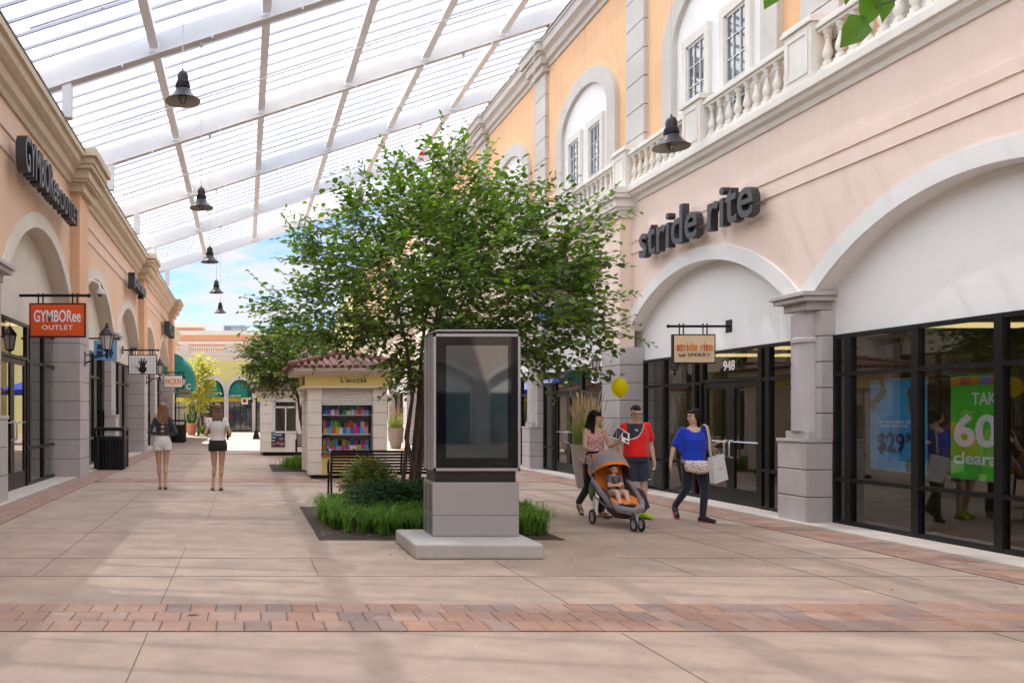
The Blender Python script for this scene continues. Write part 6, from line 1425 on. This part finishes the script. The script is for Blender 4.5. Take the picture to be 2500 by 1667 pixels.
m = MB(); m.tube([(.17, -.17, .86), (.155, -.15, 1.0), (.148, -.135, 1.2), (.135, -.09, 1.37), (.128, .0, 1.40), (.12, .09, 1.36), (.02, .16, 1.1), (-.13, .13, .92), (-.19, -.05, .85), (-.18, -.16, .86)], .019, 8, flat=.35); m.build('strap', TANS, r, smooth=True)
r.location = (6.63, 12.51, .025); r.rotation_euler = (0, 0, R(-6))
r = thing('paper_bag', 'white paper shopping bag hanging from the forearm of the woman in blue', 'bag', (0, 0, 0))
m = MB(); mt4 = Matrix.Translation((.235, -.22, .79)) @ Euler((R(4), R(-14), R(24))).to_matrix().to_4x4(); a, b, h = .12, .05, .19
cs = [(-a, -b, -h), (a, -b, -h), (a, b, -h), (-a, b, -h), (-a * .96, -b * .7, h), (a * .96, -b * .7, h), (a * .96, b * .7, h), (-a * .96, b * .7, h)]; vs = [mt4 @ Vector(c) for c in cs]
m.add(vs, [(0, 3, 2, 1), (0, 1, 5, 4), (1, 2, 6, 5), (2, 3, 7, 6), (3, 0, 4, 7)]); m.build('bag_body', M('paper_white', (.80, .79, .78), .55, bump=.5, bs=9), r)
m = MB()
for yb_ in (-b * .7, b * .7): m.tube([mt4 @ Vector((-.05, yb_, h)), mt4 @ Vector((-.035, yb_ * .5, h + .09)), mt4 @ Vector((.0, 0, h + .12)), mt4 @ Vector((.035, yb_ * .5, h + .09)), mt4 @ Vector((.05, yb_, h))], .004, 6)
m.build('handle', TANS, r, smooth=True); m = MB(); m.tube([mt4 @ Vector((-.03 + .02 * k, -b * .86 - .001, .02 * math.sin(k * 2.1))) for k in range(5)], .004, 4); m.build('printed_mark', M('grid_grey'), r)
r.location = (6.63, 12.53, 0); r.rotation_euler = (0, 0, R(-6))

# --- woman pushing the stroller
PK = M('tank_pink', (.66, .33, .30), .85); n = PK.node_tree; vz = n.nodes.new('ShaderNodeTexNoise'); vz.inputs['Scale'].default_value = 42; cr = n.nodes.new('ShaderNodeValToRGB'); cr.color_ramp.elements[0].color = (.36, .12, .13, 1); cr.color_ramp.elements[1].color = (.80, .52, .46, 1); cr.color_ramp.elements[0].position = .42; cr.color_ramp.elements[1].position = .55
tcn = n.nodes.new('ShaderNodeTexCoord'); n.links.new(tcn.outputs['Object'], vz.inputs['Vector']); n.links.new(vz.outputs[0], cr.inputs[0]); n.links.new(cr.outputs[0], n.nodes['Principled BSDF'].inputs['Base Color'])
p = Person('person', 'woman with long black hair and sunglasses in a pink patterned sleeveless top', (5.33, 12.98, 0), 8, 1.62,
           dict(chest=(0, -.03, 1.27), neck=(.01, -.03, 1.44), head=(.02, -.05, 1.595), shL=(.15, -.03, 1.385), shR=(-.15, -.03, 1.385), elR=(-.22, -.12, 1.13), wrR=(-.13, -.34, 1.06), elL=(.24, -.08, 1.13), wrL=(.23, -.30, 1.20), knL=(.13, -.10, .49), anL=(.13, .0, .085), toL=(.16, -.15, .035), knR=(-.07, .03, .50), anR=(-.07, .33, .20), toR=(-.08, .22, .07)), fem=True, yaw=62, pitch=4)
p.body({'R': ((.45, -.75, -.25), .95, (0, 0, -1)), 'L': ((.55, -.6, .35), .8, (-.3, .2, .5))})
p.top(PK, .80, 1.335, .022, 0, 0, hem=.045, name='tank_top'); m = MB()
for q in (-1, 1): m.tube([p.V((q * .075, -.115, 1.31)), p.V((q * .085, -.10, 1.37)), p.V((q * .085, -.04, 1.435)), p.V((q * .08, .06, 1.38)), p.V((q * .07, .07, 1.31))], .009, 6)
m.build('straps', PK, p.root)
p.legs(JEAN, 1.93, .010, .004, ztop=.98); SAN = M('sandal_brown', (.10, .04, .025), .6)
for q in 'LR':
    a, t = p.J['an' + q], p.J['to' + q]; d = (t - a).normalized(); m = MB(); hl = Vector((a.x, a.y, a.z - .06)) - Vector((d.x, d.y, 0)) * .03
    m.tube([p.V(hl), p.V(hl.lerp(t, .5) - Vector((0, 0, .012))), p.V(t + d * .04 - Vector((0, 0, .022)))], [.034, .036, .036], 10, flat=.3)
    for u in (.25, .6, .85): c = a.lerp(t, u); m.tube([p.V(c + Vector((-.045, 0, -.02))), p.V(c + Vector((-.02, 0, .030))), p.V(c + Vector((.02, 0, .030))), p.V(c + Vector((.045, 0, -.02)))], .006, 6)
    m.build('sandal', SAN, p.root, smooth=True)
p.face(glasses='dark'); mb = MB(); p.hair_cap(mb, .012); sc_ = p.s
for q, l in ((-1, .44), (1, .34)):
    mb.cap(p.hp((q * .060, .035, .03)), p.hp((q * .075, .045, -.16)), .034 * sc_, .036 * sc_); mb.cap(p.hp((q * .075, .045, -.16)), p.hp((q * .07, .02, -l)), .036 * sc_, .016 * sc_)
mb.cap(p.hp((0, .085, .0)), p.hp((0, .115, -.22)), .055 * sc_, .060 * sc_); mb.cap(p.hp((0, .115, -.22)), p.hp((0, .11, -.40)), .058 * sc_, .025 * sc_); mb.ell(p.hp((-.045, -.035, .06)), (.035 * sc_, .045 * sc_, .035 * sc_), rot=p.HR); mb.ell(p.hp((.045, -.035, .06)), (.035 * sc_, .045 * sc_, .035 * sc_), rot=p.HR)
fused(mb, 'hair', HAIRB, p.root, .008, 2); p.place()
r = thing('handbag', 'black handbag hanging at the hip of the woman with the stroller', 'bag', (5.18, 12.85, .6)); mb = MB(); mb.box(5.09, 5.26, 12.70, 12.80, .60, .84); fused(mb, 'bag_body', M('leather_black', (.012, .012, .012), .4), r, .012, 6)
m = MB(); m.tube([(5.11, 12.75, .84), (5.14, 12.78, .98), (5.2, 12.8, 1.02), (5.24, 12.75, .84)], .007, 6); m.build('handle', M('leather_black'), r)
r = thing('booklet', 'folded black and white leaflet held up by the woman with the stroller', 'leaflet', (5.62, 12.5, 1.1)); m = MB(); c = Vector((5.62, 12.53, 1.235)); mt4 = Matrix.Translation(c) @ Euler((R(-25), R(24), R(12))).to_matrix().to_4x4(); m.xbox(mt4, .13, .006, .19); mt5 = Matrix.Translation(c + Vector((-.105, .02, .055))) @ Euler((R(-25), R(24), R(-35))).to_matrix().to_4x4(); m.xbox(mt5, .11, .006, .18); m.build('pages', SW, r)
m = MB(); m.xbox(mt5 @ Matrix.Translation((0, -.004, .0)), .10, .003, .16); m.xbox(mt4 @ Matrix.Translation((-.01, -.004, .03)), .09, .003, .09); m.xbox(mt4 @ Matrix.Translation((.02, -.004, -.06)), .06, .003, .03); m.build('printed_picture', BLACK, r)

# --- stroller
OG = cloth('stroller_orange', (.75, .20, .015)); GY = cloth('stroller_grey', (.27, .235, .26)); DG = cloth('stroller_dark', (.035, .022, .024)); SIL = M('frame_silver', (.35, .34, .34), .35, metal=.8)
st_ = thing('stroller', 'three wheeled orange and grey stroller with a domed sun hood', 'stroller', (0, 0, 0))
def wheel(x, y, r_, w_):
    m = MB(); n = 28; vs = []; fs = []
    for i in range(n):
        a = 2 * math.pi * i / n
        for k in range(8):
            b = 2 * math.pi * k / 8; rr = r_ - .02 + .02 * math.cos(b); vs.append((x + w_ * math.sin(b), y + rr * math.cos(a), r_ + rr * math.sin(a)))
    for i in range(n):
        for k in range(8): fs.append((i * 8 + k, i * 8 + (k + 1) % 8, ((i + 1) % n) * 8 + (k + 1) % 8, ((i + 1) % n) * 8 + k))
    m.add(vs, fs); t = m.build('wheel', M('tyre', (.03, .03, .032), .8), st_, smooth=True)
    m = MB(); m.tube([(x, y + (r_ - .045) * math.cos(a / 16 * 2 * math.pi), r_ + (r_ - .045) * math.sin(a / 16 * 2 * math.pi)) for a in range(17)], .011, 6)
    for k in range(3): a = 2 * math.pi * k / 3 + .5; m.tube([(x, y, r_), (x, y + (r_ - .045) * math.cos(a), r_ + (r_ - .045) * math.sin(a))], .010, 5)
    m.tube([(x - w_ - .006, y, r_), (x + w_ + .006, y, r_)], .020, 10); m.build('rim', M('rim_alloy', (.6, .6, .6), .3, metal=.9), t, smooth=True)
for x in (-.29, .29): wheel(x, 0, .108, .020)
for x in (-.050, .050): wheel(x, -.80, .100, .017)
m = MB()
for q in (-1, 1):
    m.tube([(q * .28, 0, .12), (q * .255, .03, .30), (q * .24, .10, .60), (q * .245, .22, .80), (q * .235, .36, .96)], [.016, .016, .016, .015, .014], 8)
    m.tube([(q * .25, .05, .40), (q * .235, -.25, .31), (q * .12, -.55, .24), (q * .03, -.68, .22)], .014, 8)
m.tube([(-.28, 0, .11), (.28, 0, .11)], .014, 8); m.tube([(0, -.68, .25), (0, -.78, .20), (0, -.80, .12)], .018, 8); m.tube([(-.05, -.80, .1), (.05, -.80, .1)], .012, 8); m.build('frame', SIL, st_, smooth=True)
m = MB(); m.tube([(-.235, .36, .96), (-.21, .41, 1.0), (-.12, .43, 1.01), (.12, .43, 1.01), (.21, .41, 1.0), (.235, .36, .96)], .017, 10); m.build('handlebar', BLACK, st_, smooth=True)
def sheet(mb, rows, th=.012):
    n = len(rows[0]); vs = [Vector(p) for r_ in rows for p in r_]; fs = [(i * n + j, i * n + j + 1, (i + 1) * n + j + 1, (i + 1) * n + j) for i in range(len(rows) - 1) for j in range(n - 1)]; mb.add(vs, fs); mb.add([v + Vector((0, th, -th)) for v in vs], fs)
prof_ = [(.24, .98), (.20, .80), (.14, .62), (.08, .47), (-.02, .43), (-.20, .42), (-.32, .40), (-.42, .32), (-.52, .24)]
rows = [[(u * (.205 - .03 * (i > 6)), y - .02 * (1 - abs(u)), z - .035 * (1 - u * u)) for u in (-1, -.7, -.35, 0, .35, .7, 1)] for i, (y, z) in enumerate(prof_)]
m = MB(); sheet(m, rows); m.build('seat', OG, st_, smooth=True)
m = MB()
for q in (-1, 1): rows = [[(q * .205, y - .01, z - .02), (q * .235, y - .06, z + .05), (q * .25, y - .09, z + .12 * (1 if i < 7 else .6))] for i, (y, z) in enumerate(prof_[1:])]; sheet(m, rows, .01)
m.build('side_panels', DG, st_, smooth=True)
m = MB(); m.tube([(-.25, .10, .62), (-.255, -.08, .54), (-.25, -.25, .46), (-.23, -.42, .36), (-.16, -.57, .28), (0, -.64, .25), (.16, -.57, .28), (.23, -.42, .36), (.25, -.25, .46), (.255, -.08, .54), (.25, .10, .62)], [.028, .03, .034, .036, .038, .040, .038, .036, .034, .03, .028], 10, flat=1.4); m.build('bumper_rim', GY, st_, smooth=True)
m = MB(); m.loft([(0, -.30, .13, .10, .16), (0, -.27, .20, .16, .26), (0, -.22, .33, .21, .30)]); m.build('basket', DG, st_, smooth=True)
m = MB(); m.ell((-.25, .12, .47), (.03, .11, .15)); m.build('side_pocket', M('mesh_grey', (.10, .10, .09), .8), st_, smooth=True); m = MB(); m.ell((-.272, .10, .46), (.014, .055, .075)); m.build('pocket_patch', M('patch_lime', (.16, .22, .02), .7), st_, smooth=True)
# hood: bowed ribs
def hood(t0, t1, n, mat, name, k=1., wd=.265):
    m = MB(); vs = []; nu = 16
    for i in range(n + 1):
        t = R(t0 + (t1 - t0) * i / n)      # tilt of this bow about the pivot
        for j in range(nu + 1):
            a = math.pi * j / nu; x = wd * k * math.cos(a); h = (.40 + .02 * math.sin(t)) * k * math.sin(a) ** .75
            vs.append((x, .16 - math.sin(t) * h * .92, .66 + math.cos(t) * h))
    fs = [(i * (nu + 1) + j, i * (nu + 1) + j + 1, (i + 1) * (nu + 1) + j + 1, (i + 1) * (nu + 1) + j) for i in range(n) for j in range(nu)]; m.add(vs, fs); return m.build(name, mat, st_, smooth=True)
hood(-55, -18, 5, OG, 'hood_back'); hood(-18, 10, 5, GY, 'hood'); hood(10, 15, 1, OG, 'hood_piping', 1.006); hood(15, 52, 6, GY, 'hood'); hood(-50, 52, 10, DG, 'hood_lining', .975); hood(52, 60, 2, OG, 'hood_edge', 1.012)
st_.location = (5.28, 12.18, 0); st_.rotation_euler = (0, 0, R(-1))
# --- toddler
JT = dict(pelvis=(0, .00, .93), chest=(0, .05, 1.25), neck=(0, .08, 1.43), head=(0, .06, 1.60), shL=(.13, .06, 1.37), shR=(-.13, .06, 1.37), elL=(.17, -.10, 1.14), elR=(-.18, -.08, 1.14), wrL=(.06, -.26, 1.18), wrR=(-.05, -.27, 1.17),
          hiL=(.08, -.02, .93), hiR=(-.08, -.02, .93), knL=(.15, -.38, .98), knR=(-.10, -.40, .98), anL=(.17, -.56, .66), anR=(-.08, -.60, .66), toL=(.19, -.70, .66), toR=(-.08, -.74, .66))
p = Person('person', 'toddler in grey shorts sitting in the orange stroller with hands together', (5.22, 12.12, .0), 3, .86, JT, skin=SKB)
p.T = [(z, rx * 1.05, ry * 1.1) for z, rx, ry in TM]; hs = 1.45
# a child's head is large for its body
_hp = p.hp; p.hp = lambda v: p.V(p.J['head']) + p.HR @ (Vector(v) * p.s * hs); s_old = p.s
mb = MB(); mb.loft(p.rings(.86, 1.45, .0)); sc_ = p.s * hs
mb.ell(p.hp((0, .01, .03)), (.080 * sc_, .090 * sc_, .085 * sc_)); mb.ell(p.hp((0, -.022, -.025)), (.066 * sc_, .062 * sc_, .066 * sc_)); mb.ell(p.hp((0, -.086, -.02)), (.010 * sc_, .010 * sc_, .010 * sc_))
for q in (-1, 1): mb.ell(p.hp((q * .078, .01, -.01)), (.010 * sc_, .018 * sc_, .026 * sc_)); mb.ell(p.hp((q * .036, -.062, -.034)), (.026 * sc_, .022 * sc_, .024 * sc_))
for q in 'LR':
    p.capj(mb, p.J['sh' + q], p.J['el' + q], .062, .052); p.capj(mb, p.J['el' + q], p.J['wr' + q], .054, .040); p.capj(mb, p.J['hi' + q], p.J['kn' + q], .105, .078); p.capj(mb, p.J['kn' + q], p.J['an' + q], .075, .048)
    w = p.J['wr' + q]; u = 1 if q == 'L' else -1; mb.ell(p.V(w + Vector((-u * .03, -.03, .01))), (.036 * p.s, .034 * p.s, .04 * p.s))
    for k in range(4): mb.cap(p.V(w + Vector((-u * .03, -.05, .035 - .024 * k))), p.V(w + Vector((-u * .085, -.06, .030 - .022 * k))), .013 * p.s, .011 * p.s, 8)
    mb.cap(p.V(w + Vector((-u * .02, -.03, .04))), p.V(w + Vector((-u * .05, -.05, .07))), .015 * p.s, .012 * p.s, 8)
fused(mb, 'body', SKB, p.root, .0055, 3)
mb = MB(); mb.loft(p.rings(.90, 1.42, .016))
for q in 'LR': mb.cap(p.V(p.J['sh' + q]), p.V(p.J['sh' + q].lerp(p.J['el' + q], .55)), .078 * p.s, .070 * p.s)
fused(mb, 'shirt', cloth('toddler_shirt', (.16, .12, .13)), p.root, .007, 3)
mb = MB(); mb.loft(p.rings(.86, 1.02, .016))
for q in 'LR': mb.cap(p.V(p.J['hi' + q]), p.V(p.J['hi' + q].lerp(p.J['kn' + q], .62)), .125 * p.s, .110 * p.s)
fused(mb, 'shorts', cloth('toddler_shorts', (.40, .36, .33)), p.root, .007, 3)
for q in 'LR': mb = MB(); mb.cap(p.V(p.J['an' + q] + Vector((0, .01, -.02))), p.V(p.J['to' + q] + Vector((0, 0, .0))), .066 * p.s, .06 * p.s); fused(mb, 'shoe', M('shoe_brown', (.05, .03, .02), .6), p.root, .006, 2)
m = MB()
for q in (-1, 1): m.ell(p.hp((q * .032, -.080, .0)), (.012 * sc_, .006 * sc_, .007 * sc_), seg=8, ring=6)
m.build('eyes', EYED, p.root, smooth=True); m = MB(); m.ell(p.hp((0, -.082, -.048)), (.018 * sc_, .008 * sc_, .006 * sc_), seg=8, ring=6); m.build('lips', LIP, p.root, smooth=True)
mb = MB(); mb.ell(p.hp((0, .020, .050)), (.086 * sc_, .094 * sc_, .084 * sc_)); mb.ell(p.hp((0, -.045, .085)), (.06 * sc_, .04 * sc_, .03 * sc_)); fused(mb, 'hair', HAIRB, p.root, .006, 2)
m = MB(); m.tube([p.V((-.10, -.09, 1.38)), p.V((-.03, -.17, 1.15)), p.V((0, -.20, 1.02)), p.V((.03, -.17, 1.15)), p.V((.10, -.09, 1.38))], .008, 6, flat=.5); m.build('harness', BLACK, p.root)
p.root.location = (5.28, 12.12, -.02); p.root.rotation_euler = (0, 0, R(-1))

# --- the two girls walking away (built facing -Y, turned round)
TEE = cloth('tee_white', (.72, .68, .63)); BLKC = cloth('cloth_black', (.014, .013, .014)); SHW = cloth('shorts_white', (.72, .70, .66)); CHAR = cloth('top_charcoal', (.030, .030, .035))
p = Person('person', 'girl with wavy auburn hair in a charcoal cut out top and white shorts', (-1.73, 17.9, 0), 184, 1.79,
           dict(elL=(.26, .06, 1.13), wrL=(.14, -.16, 1.10), elR=(-.26, .06, 1.13), wrR=(-.14, -.16, 1.08), hiL=(.088, 0, .9), knL=(.075, -.01, .49), anL=(.05, .02, .085), toL=(.055, -.13, .035), knR=(-.06, .01, .49), anR=(-.055, .12, .10), toR=(-.06, -.02, .035)), fem=True, yaw=8, skin=SKT)
p.body({'L': ((-.6, -.6, .1), .9, (0, 0, -1)), 'R': ((.6, -.6, .1), .9, (0, 0, -1))})
def paint_g(c, n):
    x, y, z = c.x / p.s, c.y / p.s, c.z / p.s
    if y < 0: return 0
    if z > 1.30 and abs(x) < (z - 1.30) * 1.25 + .005 and abs(x) < .12: return 1
    for zz, w_ in ((1.245, .045), (1.16, .042)):
        if abs(x) / w_ + abs(z - zz) / .032 < 1: return 1
    return 0
p.top([CHAR, SKT], 1.07, 1.415, .010, 1.78, .008, paint=paint_g, name='long_sleeved_top'); p.legs(SHW, .30, .016, .014, ztop=1.05, name='shorts', crotch=.815)
mb = MB(); sc_ = p.s; p.hair_cap(mb, .016)
for i in range(9): a = -1 + 2 * i / 8; mb.cap(p.hp((a * .07, .06 + .02 * math.cos(a * 1.5), .0)), p.hp((a * .095 + .012 * math.sin(i * 2.3), .10 - .03 * abs(a), -.14)), .030 * sc_, .030 * sc_); mb.cap(p.hp((a * .095 + .012 * math.sin(i * 2.3), .10 - .03 * abs(a), -.14)), p.hp((a * .085 + .02 * math.sin(i * 1.7 + 1), .11, -.27 - .03 * math.cos(i * 2.))), .031 * sc_, .014 * sc_)
fused(mb, 'hair', HAIRG, p.root, .009, 2)
def flip(p):
    for q in 'LR':
        a, t = p.J['an' + q], p.J['to' + q]; m = MB(); d = Vector((t.x - a.x, t.y - a.y, 0)).normalized(); z = a.z - .075; m.tube([p.V((a.x - d.x * .06, a.y - d.y * .06, z)), p.V((a.x, a.y, z)), p.V((t.x, t.y, .006)), p.V((t.x + d.x * .07, t.y + d.y * .07, .006))], [.03, .036, .042, .03], 10, flat=.25); m.build('flip_flop', BLACK, p.root, smooth=True)
flip(p); p.place()
p = Person('person', 'girl with long straight dark blonde hair in a white tee and black shorts', (-.56, 17.6, 0), 178, 1.78,
           dict(elL=(.24, .07, 1.12), wrL=(.20, -.14, 1.06), elR=(-.25, .07, 1.13), wrR=(-.21, -.16, 1.05), knL=(.07, -.02, .49), anL=(.09, .05, .085), toL=(.11, -.09, .035), knR=(-.08, .0, .49), anR=(-.06, .08, .095), toR=(-.07, -.06, .035)), fem=True, yaw=0, skin=SKT)
p.body({'L': ((-.2, -.7, .3), .9, (0, 0, -1)), 'R': ((.2, -.7, .3), .9, (0, 0, -1))})
p.top(TEE, .985, 1.42, .022, .42, .012, hem=.012, name='tee_shirt'); p.legs(BLKC, .30, .019, .010, ztop=1.04, name='shorts', crotch=.815)
mb = MB(); p.hair_cap(mb, .014); sc_ = p.s
for i in range(9): a = -1 + 2 * i / 8; mb.cap(p.hp((a * .068, .06, .0)), p.hp((a * .085, .095 - .02 * abs(a), -.18)), .030 * sc_, .028 * sc_); mb.cap(p.hp((a * .085, .095 - .02 * abs(a), -.18)), p.hp((a * .06, .10, -.40 + .05 * abs(a))), .028 * sc_, .012 * sc_)
fused(mb, 'hair', HAIRL, p.root, .009, 2); flip(p); p.place()
r = thing('clutch_purse', 'dark purse tucked under the arm of the girl in the white tee', 'purse', (-.36, 17.65, 1.1)); mb = MB(); mb.box(-.375, -.335, 17.58, 17.78, 1.04, 1.24); fused(mb, 'purse_body', M('leather_navy', (.015, .015, .04), .5), r, .01, 4)
# --- distant walkers
p = Person('person', 'distant woman in white sleeveless top and denim shorts walking towards the camera', (-2.6, 57.5, 0), 0, 1.66, dict(elR=(-.25, .04, 1.14), wrR=(-.18, -.10, .98), knL=(.09, -.08, .5), anR=(-.09, .16, .12), toR=(-.1, .03, .04)), fem=True, skin=SKD)
p.body({'L': ((0, -.1, -1), .4, (-1, 0, 0)), 'R': ((.3, -.3, -1), .4, (1, 0, 0))}, voxel=.014); p.top(WHT, .98, 1.36, .012, 0, 0, voxel=.014, name='vest_top'); p.legs(cloth('denim', (.18, .24, .33)), .35, .016, .01, ztop=1.03, name='shorts', voxel=.014)
mb = MB(); p.hair_cap(mb, .03); fused(mb, 'hair', HAIRB, p.root, .014, 2); p.face(); p.place()
p = Person('person', 'distant person in red shirt half hidden behind the girl in the white tee', (-1.75, 58.5, 0), 0, 1.74, dict(knL=(.09, -.08, .5)), skin=SKD)
p.body({'L': ((0, -.1, -1), .4, (-1, 0, 0)), 'R': ((0, -.1, -1), .4, (1, 0, 0))}, voxel=.014); p.top(RED, .95, 1.43, .016, .5, .016, voxel=.014); p.legs(SHN, .8, .02, .02, name='shorts', voxel=.014)
mb = MB(); p.hair_cap(mb, .006); fused(mb, 'hair', HAIRB, p.root, .014, 2); p.face(); p.place()
